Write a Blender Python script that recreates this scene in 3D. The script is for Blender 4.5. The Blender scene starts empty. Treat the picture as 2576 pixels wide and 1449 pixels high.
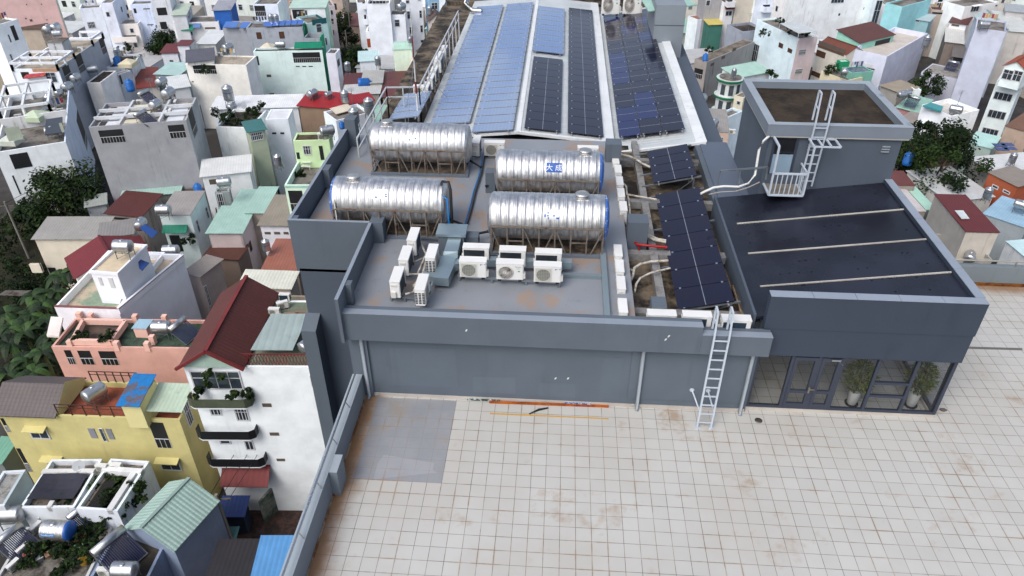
import bpy, bmesh, math, random
from mathutils import Vector, Matrix
random.seed(7)
rad = math.radians
SC = bpy.context.scene
COL = SC.collection

# ------------------------------------------------------------ camera
FPX = 1862.0                      # focal length for a 2576 px wide frame
CP = Vector((1.183, -15.635, 15.741))
PIT, ROL, YAW = rad(34.851), rad(-0.054), rad(-3.771)
_f = Vector((math.sin(YAW)*math.cos(PIT), math.cos(YAW)*math.cos(PIT), -math.sin(PIT)))
_r = Vector((math.cos(YAW), -math.sin(YAW), 0))
_u = _r.cross(_f)
CR = math.cos(ROL)*_r + math.sin(ROL)*_u
CU = -math.sin(ROL)*_r + math.cos(ROL)*_u
CF = _f
cam = bpy.data.cameras.new('camera')
cam.lens = FPX/2576*36; cam.sensor_width = 36; cam.clip_end = 3000; cam.clip_start = 0.5
camo = bpy.data.objects.new('camera', cam); COL.objects.link(camo)
mw = Matrix(((CR.x, CU.x, -CF.x, CP.x), (CR.y, CU.y, -CF.y, CP.y), (CR.z, CU.z, -CF.z, CP.z), (0, 0, 0, 1)))
camo.matrix_world = mw
SC.camera = camo
# ------------------------------------------------------------ light: bright overcast
SUN_EL, SUN_AZ = rad(50), rad(212)      # azimuth clockwise from +Y: behind and left of the camera
w = bpy.data.worlds.new('World'); SC.world = w; w.use_nodes = True
nt = w.node_tree
sky = nt.nodes.new('ShaderNodeTexSky'); sky.sky_type = 'NISHITA'; sky.sun_disc = False
sky.sun_elevation = SUN_EL; sky.sun_rotation = SUN_AZ
sky.air_density = 1.0; sky.dust_density = 4.0; sky.ozone_density = 1.0
bg = nt.nodes['Background']; bg.inputs['Strength'].default_value = 0.15
hs = nt.nodes.new('ShaderNodeHueSaturation'); hs.inputs['Saturation'].default_value = 0.7    # overcast: a paler sky
nt.links.new(sky.outputs[0], hs.inputs['Color']); nt.links.new(hs.outputs[0], bg.inputs[0])
sun = bpy.data.lights.new('sun', 'SUN'); sun.energy = 0.9; sun.angle = rad(28); sun.color = (1, 0.98, 0.94)
suno = bpy.data.objects.new('sun', sun); COL.objects.link(suno)
sd = Vector((math.sin(SUN_AZ)*math.cos(SUN_EL), math.cos(SUN_AZ)*math.cos(SUN_EL), math.sin(SUN_EL)))
suno.rotation_euler = sd.to_track_quat('Z', 'Y').to_euler(); suno.location = (0, -40, 80)
SC.view_settings.view_transform = 'Standard'; SC.view_settings.look = 'None'
SC.view_settings.exposure = 0.5; SC.view_settings.gamma = 1.0
SC.cycles.max_bounces = 8; SC.cycles.diffuse_bounces = 4; SC.cycles.glossy_bounces = 3
SC.cycles.transparent_max_bounces = 12; SC.cycles.caustics_reflective = False; SC.cycles.caustics_refractive = False

# ------------------------------------------------------------ placing: frame coordinates of the survey to world points
TIL = {'A0': (0, 0), 'A1': (644, 0), 'A2': (1288, 0), 'A3': (1932, 0), 'B0': (0, 362), 'B1': (644, 362), 'B2': (1288, 362), 'B3': (1932, 362),
       'C0': (0, 724.5), 'C1': (644, 724.5), 'C2': (1288, 724.5), 'C3': (1932, 724.5), 'D0': (0, 1086.5), 'D1': (644, 1086.5), 'D2': (1288, 1086.5), 'D3': (1932, 1086.5)}
def ray(k, x, y):
    if k == 'V': u, v = x, y
    else: u, v = TIL[k][0] + x/4, TIL[k][1] + y/4
    return CR*((u-1288)/FPX) - CU*((v-724.5)/FPX) + CF
def P(k, x, y, z):
    d = ray(k, x, y); return CP + d*((z-CP.z)/d.z)
def PY(k, x, y, Y):
    d = ray(k, x, y); return CP + d*((Y-CP.y)/d.y)
def PX(k, x, y, X):
    d = ray(k, x, y); return CP + d*((X-CP.x)/d.x)
def PP(k, x, y, o, n):                       # on the plane through o with normal n
    d = ray(k, x, y); return CP + d*((o-CP).dot(n)/d.dot(n))

# ------------------------------------------------------------ materials
def lin(c):
    return tuple(((v/255)/12.92 if v/255 <= .04045 else (((v/255)+.055)/1.055)**2.4) for v in c)
class NT:
    def __init__(s, name):
        s.m = bpy.data.materials.new(name); s.m.use_nodes = True
        s.t = s.m.node_tree; s.b = s.t.nodes['Principled BSDF']; s.pos = None
    def n(s, typ, **kw):
        nd = s.t.nodes.new(typ)
        for k, v in kw.items(): setattr(nd, k, v)
        return nd
    def l(s, a, b): s.t.links.new(a, b)
    def P(s):
        if s.pos is None: s.pos = s.n('ShaderNodeNewGeometry').outputs['Position']
        return s.pos
    def val(s, x, node, i):
        if isinstance(x, (int, float)): node.inputs[i].default_value = x
        else: s.l(x, node.inputs[i])
    def math(s, op, a, b=0.0, c=None, clamp=False):
        nd = s.n('ShaderNodeMath', operation=op); nd.use_clamp = clamp
        s.val(a, nd, 0); s.val(b, nd, 1)
        if c is not None: s.val(c, nd, 2)
        return nd.outputs[0]
    def noise(s, scale, detail=3, rough=.55, sc=(1, 1, 1), off=0.0):
        mp = s.n('ShaderNodeMapping'); s.l(s.P(), mp.inputs[0]); mp.inputs['Scale'].default_value = sc
        mp.inputs['Location'].default_value = (off, off*1.7, off*.3)
        nz = s.n('ShaderNodeTexNoise'); nz.inputs['Scale'].default_value = scale; nz.inputs['Detail'].default_value = detail
        nz.inputs['Roughness'].default_value = rough; s.l(mp.outputs[0], nz.inputs['Vector'])
        return nz.outputs['Fac']
    def ramp(s, x, a, b, lo=0.0, hi=1.0):
        nd = s.n('ShaderNodeMapRange'); nd.interpolation_type = 'SMOOTHSTEP'
        s.val(x, nd, 0); nd.inputs[1].default_value = a; nd.inputs[2].default_value = b
        nd.inputs[3].default_value = lo; nd.inputs[4].default_value = hi
        return nd.outputs[0]
    def mix(s, f, a, b, mode='MIX'):
        nd = s.n('ShaderNodeMix', data_type='RGBA', blend_type=mode)
        s.val(f, nd, 0)
        for i, v in ((6, a), (7, b)):
            if isinstance(v, tuple): nd.inputs[i].default_value = (*v[:3], 1)
            else: s.l(v, nd.inputs[i])
        return nd.outputs[2]
    def sep(s):
        nd = s.n('ShaderNodeSeparateXYZ'); s.l(s.P(), nd.inputs[0]); return nd.outputs
    def dot(s, d):
        nd = s.n('ShaderNodeVectorMath', operation='DOT_PRODUCT'); s.l(s.P(), nd.inputs[0]); nd.inputs[1].default_value = d
        return nd.outputs['Value']
    def bump(s, h, strength=.3, dist=.02):
        nd = s.n('ShaderNodeBump'); nd.inputs['Strength'].default_value = strength; nd.inputs['Distance'].default_value = dist
        s.l(h, nd.inputs['Height']); s.l(nd.outputs[0], s.b.inputs['Normal'])
    def out(s, col, rough=.8, metal=0.0, spec=.5):
        if isinstance(col, tuple): s.b.inputs['Base Color'].default_value = (*col[:3], 1)
        else: s.l(col, s.b.inputs['Base Color'])
        s.val(rough, s.b, 'Roughness'); s.val(metal, s.b, 'Metallic'); s.b.inputs['Specular IOR Level'].default_value = spec
        return s.m
_mc = {}
def PAINT(c, rough=.75, var=.12, dirt=.25, metal=0.0, spec=.4, scale=.6):
    """painted or rendered surface: c is the real-world colour in sRGB 0-255, with blotches and rain streaks"""
    key = ('P', c, rough, var, dirt, metal, spec, scale)
    if key in _mc: return _mc[key]
    t = NT('paint_%02x%02x%02x' % tuple(int(v) for v in c)); L = lin(c)
    a = t.noise(scale, 4, .6)
    c1 = t.mix(t.ramp(a, .3, .7), tuple(v*(1-var) for v in L), tuple(min(1, v*(1+var*.6)) for v in L))
    if dirt:
        st = t.noise(1.0, 4, .65, (2.2, 2.2, .16), 3.1); bl = t.noise(.5, 3, .6, off=9.0)
        f = t.math('MULTIPLY', t.ramp(st, .52, .72), t.ramp(bl, .42, .62))
        f = t.math('MULTIPLY', f, dirt*1.5)
        c1 = t.mix(f, c1, tuple(v*.35 for v in L[:2])+(L[2]*.33,))
    _mc[key] = t.out(c1, rough, metal, spec); return _mc[key]
def METAL(c, rough=.35, metal=1.0, var=.15, scale=3):
    key = ('M', c, rough, metal, var, scale)
    if key in _mc: return _mc[key]
    t = NT('metal'); L = lin(c); a = t.noise(scale, 3)
    c1 = t.mix(t.ramp(a, .3, .7), tuple(v*(1-var) for v in L), L)
    _mc[key] = t.out(c1, t.ramp(a, .3, .7, rough, rough*1.3), metal); return _mc[key]
def RUSTY(c, c2, rough=.7, a0=.45, a1=.62, scale=1.6, metal=0.0):
    key = ('R', c, c2, rough, a0, a1, scale, metal)
    if key in _mc: return _mc[key]
    t = NT('weathered'); n = t.noise(scale, 5, .7); n2 = t.noise(scale*6, 3, .6, off=4)
    c1 = t.mix(t.ramp(n, a0, a1), lin(c), lin(c2)); c1 = t.mix(t.ramp(n2, .4, .75, 0, .35), c1, tuple(v*.4 for v in lin(c2)))
    _mc[key] = t.out(c1, rough, metal, .3); return _mc[key]
def RIB(c, ang, pitch=.25, rough=.5, depth=.3, c2=None, metal=0.0, rows=0.0, rust=0.0):
    """corrugated sheet or tiles: ribs follow each other along direction ang (degrees)"""
    ang = round(ang/3)*3; key = ('B', c, ang, pitch, rough, depth, c2, metal, rows, rust)
    if key in _mc: return _mc[key]
    t = NT('sheet_roof'); L = lin(c); d = (math.cos(rad(ang)), math.sin(rad(ang)), 0)
    s = t.math('SINE', t.math('MULTIPLY', t.dot(d), 2*math.pi/pitch))
    h = t.math('MULTIPLY_ADD', s, .5, .5)
    a = t.noise(.7, 4, .65); a2 = t.noise(3, 3, .6, off=5)
    c1 = t.mix(t.ramp(a, .35, .7), tuple(v*.86 for v in L), L)
    c1 = t.mix(t.ramp(a2, .55, .8, 0, .3), c1, tuple(v*.55 for v in (c2 and lin(c2) or L)))
    if rust: c1 = t.mix(t.math('MULTIPLY', t.ramp(a, .45, .62), rust), c1, lin((120, 62, 40)))
    c1 = t.mix(t.ramp(h, 0, .35, .32*depth*2, 0), c1, tuple(v*.45 for v in L))
    if rows:
        e = (-d[1], d[0], 0)
        fr = t.math('FRACT', t.math('DIVIDE', t.dot(e), rows))
        c1 = t.mix(t.ramp(fr, 0, .22, .45, 0), c1, tuple(v*.4 for v in L)); h = t.math('ADD', h, fr)
    t.bump(h, depth, .04)
    _mc[key] = t.out(c1, rough, metal, .35); return _mc[key]
def GLASS(tint=(60, 75, 85), refl=1.0, clear=.75):
    key = ('G', tint, refl, clear)
    if key in _mc: return _mc[key]
    t = NT('glass'); t.t.nodes.remove(t.b)
    tr = t.n('ShaderNodeBsdfTransparent'); L = lin(tint); tr.inputs[0].default_value = tuple(clear + (1-clear)*v for v in L)+(1,)
    gl = t.n('ShaderNodeBsdfGlossy'); gl.inputs['Roughness'].default_value = .02
    ge = t.n('ShaderNodeNewGeometry'); dp = t.n('ShaderNodeVectorMath', operation='DOT_PRODUCT'); t.l(ge.outputs['Incoming'], dp.inputs[0]); t.l(ge.outputs['Normal'], dp.inputs[1])
    fr = t.math('MULTIPLY_ADD', t.math('POWER', t.math('SUBTRACT', 1.0, t.math('ABSOLUTE', dp.outputs['Value'])), 5.0), .95, .04)
    mx = t.n('ShaderNodeMixShader'); t.l(t.math('MULTIPLY', fr, refl), mx.inputs[0]); t.l(tr.outputs[0], mx.inputs[1]); t.l(gl.outputs[0], mx.inputs[2])
    t.l(mx.outputs[0], t.t.nodes['Material Output'].inputs[0]); _mc[key] = t.m; return t.m
def PANE(c=(38, 44, 52)):
    return PAINT(c, .12, .25, 0, 0, .6, 1.5)

# ------------------------------------------------------------ mesh builder
WL = {}
class MB:
    def __init__(s): s.v = []; s.f = []; s.mi = []; s.sm = []
    def add(s, vs, fs, m=0, smooth=False):
        o = len(s.v); s.v += [Vector(p) for p in vs]
        for f in fs: s.f.append([i+o for i in f]); s.mi.append(m); s.sm.append(smooth)
        return s
    def ob(s, o, a, b, c, m=0):                 # box from corner o and three edge vectors
        o, a, b, c = map(Vector, (o, a, b, c))
        vs = [o, o+a, o+a+b, o+b, o+c, o+a+c, o+a+b+c, o+b+c]
        fs = [(0, 3, 2, 1), (4, 5, 6, 7), (0, 1, 5, 4), (1, 2, 6, 5), (2, 3, 7, 6), (3, 0, 4, 7)]
        if a.cross(b).dot(c) < 0: fs = [f[::-1] for f in fs]
        return s.add(vs, fs, m)
    def box(s, x0, y0, z0, x1, y1, z1, m=0):
        return s.ob((x0, y0, z0), (x1-x0, 0, 0), (0, y1-y0, 0), (0, 0, z1-z0), m)
    def quad(s, a, b, c, d, m=0): return s.add([a, b, c, d], [(0, 1, 2, 3)], m)
    def slab(s, pts, th, m=0, up=None):         # polygon with thickness going down (or along up)
        n = len(pts); pts = [Vector(p) for p in pts]
        d = Vector((0, 0, -th)) if up is None else Vector(up)*-th
        vs = pts + [p+d for p in pts]
        nrm = (pts[1]-pts[0]).cross(pts[2]-pts[0])
        fs = [tuple(range(n)), tuple(range(2*n-1, n-1, -1))] + [(i, n+i, n+(i+1) % n, (i+1) % n) for i in range(n)]
        if nrm.dot(d) > 0: fs = [f[::-1] for f in fs]
        return s.add(vs, fs, m)
    def beam(s, a, b, w, h=None, m=0, up=(0, 0, 1)):   # square bar from a to b, centred
        a, b = Vector(a), Vector(b); h = h or w; d = (b-a)
        if d.length < 1e-6: return s
        u = Vector(up)
        if abs(d.normalized().dot(u)) > .98: u = Vector((0, 1, 0))
        sd_ = d.cross(u).normalized()*w; uu = sd_.cross(d).normalized()*h
        return s.ob(a-sd_/2-uu/2, d, sd_, uu, m)
    def tube(s, pts, r, n=6, m=0, caps=True, smooth=True):
        pts = [Vector(p) for p in pts]; rings = []
        for i, p in enumerate(pts):
            d = (pts[min(i+1, len(pts)-1)]-pts[max(i-1, 0)])
            d = d.normalized() if d.length > 1e-9 else Vector((0, 0, 1))
            u = Vector((0, 0, 1)) if abs(d.z) < .9 else Vector((1, 0, 0))
            x = d.cross(u).normalized(); y = d.cross(x)
            rr = r[i] if isinstance(r, (list, tuple)) else r
            rings.append([p+(x*math.cos(2*math.pi*k/n)+y*math.sin(2*math.pi*k/n))*rr for k in range(n)])
        vs = [q for R_ in rings for q in R_]; fs = []
        for i in range(len(pts)-1):
            for k in range(n): fs.append((i*n+k, i*n+(k+1) % n, (i+1)*n+(k+1) % n, (i+1)*n+k))
        s.add(vs, fs, m, smooth)
        if caps: s.add(vs, [tuple(range(n-1, -1, -1)), tuple(range((len(pts)-1)*n, len(pts)*n))], m)
        return s
    def lathe(s, prof, o, ax, n=24, m=0, smooth=True, ref=None):   # prof: (distance along axis, radius)
        o = Vector(o); ax = Vector(ax).normalized(); u = Vector(ref) if ref else (Vector((0, 0, 1)) if abs(ax.z) < .9 else Vector((1, 0, 0)))
        x = ax.cross(u).normalized(); y = ax.cross(x); vs = []
        for h, r in prof:
            for k in range(n): a = 2*math.pi*k/n; vs.append(o+ax*h+(x*math.cos(a)+y*math.sin(a))*r)
        fs = [(i*n+k, i*n+(k+1) % n, (i+1)*n+(k+1) % n, (i+1)*n+k) for i in range(len(prof)-1) for k in range(n)]
        s.add(vs, fs, m, smooth)
        s.add(vs, [tuple(range(n-1, -1, -1)), tuple(range((len(prof)-1)*n, len(prof)*n))], m)
        return s
    def build(s, name, mats, parent=None, smooth=None):
        off = WL.get(parent.name, Vector()) if parent else Vector()
        me = bpy.data.meshes.new(name); me.from_pydata([v-off for v in s.v], [], s.f)
        mats = mats if isinstance(mats, (list, tuple)) else [mats]
        for m in mats: me.materials.append(m)
        for p, mi, sm in zip(me.polygons, s.mi, s.sm): p.material_index = mi; p.use_smooth = sm if smooth is None else smooth
        me.update()
        o = bpy.data.objects.new(name, me); COL.objects.link(o)
        if parent: o.parent = parent; WL[o.name] = off
        return o
def tag(o, label=None, cat=None, group=None, kind=None):
    if label: o['label'] = label
    if cat: o['category'] = cat
    if group: o['group'] = group
    if kind: o['kind'] = kind
    return o
def thing(name, loc, label, cat, group=None):
    o = bpy.data.objects.new(name, None); COL.objects.link(o); o.location = loc; o.empty_display_size = .2
    WL[o.name] = Vector(loc); return tag(o, label, cat, group)
def solo(mb, name, mats, label, cat, group=None):          # a thing that is one mesh, origin at its base
    b = min(v.z for v in mb.v); c = sum(mb.v, Vector())/len(mb.v); c.z = b
    mb.v = [v-c for v in mb.v]; o = mb.build(name, mats); o.location = c
    return tag(o, label, cat, group)
def copy_thing(r, loc, rz=None, sc=None, label=None, group=None):
    c = r.copy(); COL.objects.link(c); c.location = loc
    if rz is not None: c.rotation_euler = (0, 0, rz)
    if sc is not None: c.scale = (sc, sc, sc) if isinstance(sc, (int, float)) else sc
    if label: c['label'] = label
    if group: c['group'] = group
    for ch in r.children:
        d = ch.copy(); COL.objects.link(d); d.parent = c
        for g in ch.children:
            e = g.copy(); COL.objects.link(e); e.parent = d
    return c
def hide_proto(r):                                          # remove the pattern once it has been copied
    for ch in list(r.children):
        for g in list(ch.children): bpy.data.objects.remove(g)
        bpy.data.objects.remove(ch)
    bpy.data.objects.remove(r)
def textmesh(s, size, align='CENTER'):
    cu = bpy.data.curves.new('t', 'FONT'); cu.body = s; cu.size = size; cu.align_x = align; cu.align_y = 'CENTER'; cu.resolution_u = 2
    o = bpy.data.objects.new('t', cu); COL.objects.link(o); bpy.context.view_layer.update()
    dg = bpy.context.evaluated_depsgraph_get(); me = bpy.data.meshes.new_from_object(o.evaluated_get(dg))
    bm = bmesh.new(); bm.from_mesh(me); bmesh.ops.triangulate(bm, faces=bm.faces[:])
    vs = [v.co.copy() for v in bm.verts]; bm.verts.index_update(); fs = [[v.index for v in f.verts] for f in bm.faces]
    bm.free(); bpy.data.objects.remove(o); bpy.data.curves.remove(cu); bpy.data.meshes.remove(me)
    return vs, fs
G = -31.0                                                    # street level
CONC = RUSTY((104, 98, 90), (58, 50, 42), .85, .35, .65, .9)
# ============================================================ MAIN BUILDING
GREY = PAINT((86, 96, 107), .7, .07, .12); GREYD = PAINT((74, 84, 97), .65, .05, .05)
TOPLIT = PAINT((128, 138, 150), .6, .06, .05); GALV = METAL((150, 158, 164), .42, .85); STEEL = METAL((200, 203, 206), .22)
WHITEP = PAINT((205, 207, 206), .5, .06, .12); RUSTF = RUSTY((122, 114, 106), (92, 66, 50), .75, .5, .68, 2.5, .3)
BLACKP = PAINT((26, 27, 30), .5, .1, 0); ZINC = METAL((158, 176, 184), .38, .75, .1, 2)
def floor_mat(coat=None):
    t = NT('terrace_tiles' if coat is None else 'coated_tiles'); x, y, z = t.sep()
    fx = t.math('ABSOLUTE', t.math('SUBTRACT', t.math('FRACT', t.math('DIVIDE', x, .4)), .5))
    fy = t.math('ABSOLUTE', t.math('SUBTRACT', t.math('FRACT', t.math('DIVIDE', y, .4)), .5))
    d = t.math('MAXIMUM', fx, fy)                          # .5 on the joint
    line = t.ramp(d, .477, .491)
    n1 = t.noise(.9, 5, .65); n2 = t.noise(.35, 4, .6, off=3); n3 = t.noise(5, 4, .7, off=6); n4 = t.noise(.55, 5, .7, off=12)
    # tile to tile shade
    wn = t.n('ShaderNodeTexWhiteNoise', noise_dimensions='2D')
    cb = t.n('ShaderNodeCombineXYZ'); t.l(t.math('FLOOR', t.math('DIVIDE', x, .4)), cb.inputs[0]); t.l(t.math('FLOOR', t.math('DIVIDE', y, .4)), cb.inputs[1])
    t.l(cb.outputs[0], wn.inputs['Vector'])
    base = t.mix(wn.outputs['Value'], lin((178, 178, 175)), lin((184, 184, 181)))
    base = t.mix(t.ramp(n2, .35, .7, 0, .7), base, lin((170, 167, 161)))
    st = t.math('MULTIPLY', t.ramp(n4, .56, .72), t.ramp(y, -9, -1, .15, .75))
    base = t.mix(st, base, lin((150, 128, 104)))
    # rust along the left parapet and the far parapet
    e1 = t.ramp(t.math('ADD', t.math('SUBTRACT', x, -4.42), t.math('MULTIPLY', n1, -1.1)), -.45, .25, 1, 0)
    e2 = t.math('MULTIPLY', t.ramp(t.math('ADD', t.math('SUBTRACT', 8.27, y), t.math('MULTIPLY', n1, -1.0)), -.45, .35, 1, 0), t.ramp(x, 12.6, 12.7))
    base = t.mix(t.math('MULTIPLY', t.math('MAXIMUM', e1, e2), .85), base, lin((128, 84, 30)))
    # small spots
    base = t.mix(t.ramp(n3, .70, .76, 0, .5), base, lin((110, 104, 98)))
    if coat: base = t.mix(t.ramp(n1, .3, .7, .72, .9), base, lin(coat)); base = t.mix(t.ramp(n4, .5, .66, 0, .5), base, lin((146, 132, 112)))
    # brown bleeding out of some joints
    soft = t.ramp(d, .40, .5); base = t.mix(t.math('MULTIPLY', soft, t.ramp(t.noise(.8, 4, .7, off=41), .5, .68, 0, .6)), base, lin((146, 116, 80)))
    lc = t.mix(t.ramp(n1, .35, .65), lin((84, 74, 64)), lin((128, 118, 106)))
    c = t.mix(t.math('MULTIPLY', line, t.ramp(t.noise(1.7, 3, .6, off=20), .25, .58, .5 if coat is None else .08, 1.0 if coat is None else .3)), base, lc)
    t.bump(t.math('SUBTRACT', 1.0, line), .15, .004)
    return t.out(c, t.ramp(n2, .3, .7, .38, .6), 0, .4)
def deck_mat(base, tint, rough=.5, wet=.0):
    t = NT('roof_coating'); n1 = t.noise(.5, 5, .65, off=2); n2 = t.noise(1.6, 5, .7, off=8); n3 = t.noise(7, 3, .6)
    c = t.mix(t.ramp(n1, .35, .68), lin(base), tuple(v*1.12 for v in lin(base)))
    c = t.mix(t.ramp(t.noise(.75, 4, .6, off=31), .52, .64, 0, .6), c, lin(tint))
    c = t.mix(t.ramp(n2, .6, .72, 0, .4), c, tuple(v*.6 for v in lin(base)))
    c = t.mix(t.ramp(n3, .68, .74, 0, .4), c, lin((70, 66, 60)))
    return t.out(c, t.ramp(n1, .3, .7, rough*.7, rough*1.2), 0, .45)
TILE = floor_mat(); DECK = deck_mat((124, 129, 136), (150, 122, 96)); WET = RUSTY((112, 100, 84), (34, 28, 22), .7, .36, .6, 1.1)
# --- terrace (setting)
mb = MB(); mb.box(-4.42, -14, -.35, 34, 8.27, 0); tag(mb.build('terrace', TILE), kind='structure')
def sheet(name, pts, z, m, th=.003):
    mb = MB(); mb.slab([(p[0], p[1], z) for p in pts], th, 0); return tag(mb.build(name, m), kind='structure')
PATCH = floor_mat((126, 130, 138))
q = [P('D1', 975, 467, 0), P('D1', 1865, 515, 0)]
xr = q[1].x; xl = q[0].x; yb = q[0].y
sheet('floor_coating', [(xl, yb), (xr, yb-.02), (xr, .78), (xl, .78)], .004, PATCH)
q = [P('D1', *c, 0) for c in ((1180, 480), (1825, 410), (1780, 385), (1795, 312), (1285, 232), (1225, 320))]
sheet('floor_coating_patch', [(v.x, v.y) for v in q], .008, floor_mat((140, 143, 150)))
q = [PY('C3', 2010, 590, 5.0), P('C3', 2010, 590, 0), P('C3', 2560, 605, 0), P('C3', 2560, 628, 0), P('C3', 2005, 612, 0)]
sheet('drain_channel', [(v.x, v.y) for v in q[1:]], .004, PAINT((112, 108, 106), .8, .2, .3))
for k, (a, b) in enumerate(((('V', 1232, 1040), ('V', 1531, 1053)),)):
    A, B = P(*a, 0), P(*b, 0)
    sheet('yellow_line', [(A.x, A.y-.035), (B.x, B.y-.03), (B.x, B.y+.02), (A.x, A.y+.03)], .004, RUSTY((196, 150, 40), (170, 150, 120), .8, .42, .66, 3))
# --- office building
ob = thing('office_building', (3, 4, 0), 'dark grey office building carrying the water tanks and solar panels on its roof', 'building')
mb = MB(); mb.box(-4.70, -14, G, 34, 8.2, -.352); mb.box(-7.29, 4.6, G, 8.6, 40, 2.1)
mb.build('wall', GREYD, ob)
FZ = 3.2
mb = MB()
mb.box(-4.42, .9, .003, 7.08, 1.2, 2.55)                             # front wall
mb.box(-4.68, .82, -.3, -4.15, 1.18, 2.55)                       # corner pier
mb.box(3.55, .868, .35, 6.95, .902, 2.16)                         # shutter box
mb.build('front_wall', GREY, ob)
for x0, z0, x1, z1, c_ in ((-3.55, .45, -1.55, 1.95, 92), (-3.7, .45, -3.55, 1.2, 90), (-1.1, .3, .2, .95, 93), (.9, .25, 2.0, .8, 92), (2.7, .2, 3.3, 1.9, 90), (4.2, .3, 5.3, .9, 91)):
    mb = MB(); mb.slab([(x0, .897, z0), (x1, .897, z0), (x1-.02, .897, z1), (x0+.03, .897, z1-.03)], .004, 0, (0, -1, 0)); mb.build('repaint_patch', PAINT((c_-3, c_+8, c_+19), .7, .08, .1), ob)
for x, z in ((1.35, .95), (1.72, .97), (4.4, 2.98), (4.33, 2.86), (-1.2, 2.9)):
    y_ = .895 if z < 2.4 else .546; mb = MB(); mb.slab([(x, y_, z), (x+.05, y_, z+.02), (x+.07, y_, z+.09), (x+.02, y_, z+.07)], .004, 0, (0, -1, 0)); mb.build('paint_chip', WHITEP, ob)
mb = MB(); mb.box(3.5, .84, 2.2, 6.95, .906, 2.29); mb.build('slot_shade', BLACKP, ob)  # black strip on the wall paints the shaded gap over the shutter box
mb = MB(); mb.box(-4.15, .865, .003, 7.05, .9, .11); mb.build('skirting', PAINT((176, 170, 164), .6, .15, .4), ob)
mb = MB(); mb.box(-4.73, .55, 2.43, 5.33, .95, 3.37); mb.box(5.333, .55, 2.43, 7.24, .95, 3.1); mb.box(7.1, .953, 2.43, 7.24, 1.5, 3.1)
mb.build('front_band', GREY, ob)
mb = MB(); mb.box(-4.735, .545, 3.37, 5.335, .78, 3.385); mb.box(5.338, .545, 3.1, 7.245, .78, 3.115); mb.build('band_lit_top', TOPLIT, ob)  # paler sheets: the brighter light on the band top put into the colour
# decks
mb = MB(); mb.box(-4.63, .953, 2.5, 3.55, 4.9, FZ); mb.box(-7.2, 4.9, 2.1, 3.55, 13.2, FZ); mb.build('roof_deck', DECK, ob)
mb = MB(); mb.box(3.553, .953, 2.2, 7.1, 14.4, 2.5); mb.build('wet_roof', WET, ob)
mb = MB()
for x0, x1 in ((4.35, 4.6),): mb.box(x0, .96, 2.5, x1, 14.3, 2.78)
for yy in (1.9, 5.15, 8.75, 12.3): mb.box(3.56, yy, 2.5, 7.0, yy+.28, 2.775)
mb.build('beam', RUSTY((128, 128, 128), (88, 80, 70), .8, .5, .7, 1.2), ob)
mb = MB(); mb.box(6.95, 1.5, 2.2, 7.15, 14.4, 2.9); mb.build('side_wall', GREY, ob)
# left parapet of the plant deck
mb = MB(); mb.box(-4.73, .4, 2.43, -4.635, 4.6, 3.95); mb.box(-4.634, 1.13, 3.2, -4.465, 1.36, 3.945); mb.box(-4.73, 4.6, 2.4, -4.3, 5.1, 3.95)
mb.build('left_parapet', GREY, ob)
# tank deck parapets
mb = MB(); mb.box(-7.385, 4.6, 2.0, -4.733, 4.695, 3.95); mb.box(-7.385, 4.697, 2.0, -7.285, 12.0, 3.95)
mb.box(-7.283, 4.697, 3.2, -7.1, 4.95, 3.945); mb.box(-7.283, 8.3, 3.2, -7.05, 8.75, 3.945); mb.box(-7.385, 12.003, 2.0, -6.95, 12.5, 4.35)
mb.build('tank_deck_parapet', GREY, ob)
mb = MB(); mb.box(-7.386, 4.597, 3.95, -4.72, 4.697, 3.965); mb.box(-7.386, 4.7, 3.95, -7.283, 12.0, 3.965); mb.box(-4.735, .395, 3.95, -4.63, 4.594, 3.965)
mb.build('parapet_lit_top', TOPLIT, ob)  # paler strips paint the stronger light on the parapet tops
mb = MB()      # pier below the tank deck with a sloping head
x0, x1 = -7.386, -6.87
mb.add([(x0, 4.61, G), (x1, 4.61, G), (x1, 3.9, G), (x0, 3.9, G), (x0, 4.61, .25), (x1, 4.61, .25), (x1, 3.9, -.02), (x0, 3.9, -.02)],
       [(0, 1, 2, 3), (7, 6, 5, 4), (3, 2, 6, 7), (2, 1, 5, 6), (1, 0, 4, 5), (0, 3, 7, 4)]); mb.build('pier', GREY, ob)
mb = MB(); cA = P('V', 1522, 408, FZ); cB = P('V', 1561, 410, FZ); mb.box(cA.x, cA.y, 2.5, cB.x, cA.y+.6, PY('V', 1540, 356, cA.y+.3).z); mb.build('column', GREY, ob)
mb = MB(); mb.box(3.58, 5.5, 2.5, 4.25, 6.1, 3.75); mb.build('column', GREY, ob)
mb = MB(); mb.box(4.0, 1.35, 2.5, 4.4, 1.75, 3.5); mb.build('column', GREY, ob)
mb = MB(); mb.box(-1.35, 8.3, 3.2, -1.0, 8.75, 4.0); mb.build('column', GREY, ob)
# drain pipes on the front wall
for a, b in ((('C1', 1050, 520), ('C1', 1140, 1100)), (('C2', 1320, 650), ('C2', 1250, 1235)), (('C2', 2425, 700), ('C2', 2285, 1280))):
    A = PY(*a, .78); B = PY(*b, .78); mb = MB(); mb.tube([(B.x, .79, 2.44), (B.x, .79, .06), (B.x, .70, 0.0)], .055, 10); mb.build('drainpipe', PAINT((142, 150, 158), .45, .08, .2), ob)
# plinths under the tanks come with the tanks; duct gutters on the deck
mb = MB(); mb.box(2.66, .96, 3.2, 2.83, 4.25, 3.35); mb.box(1.25, 2.95, 3.2, 2.657, 3.08, 3.32); tag(solo(mb, 'cable_tray', PAINT((112, 126, 134), .5, .08, .1), 'grey green cable tray running along the plant deck beside the air conditioners', 'cable tray'))
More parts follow.
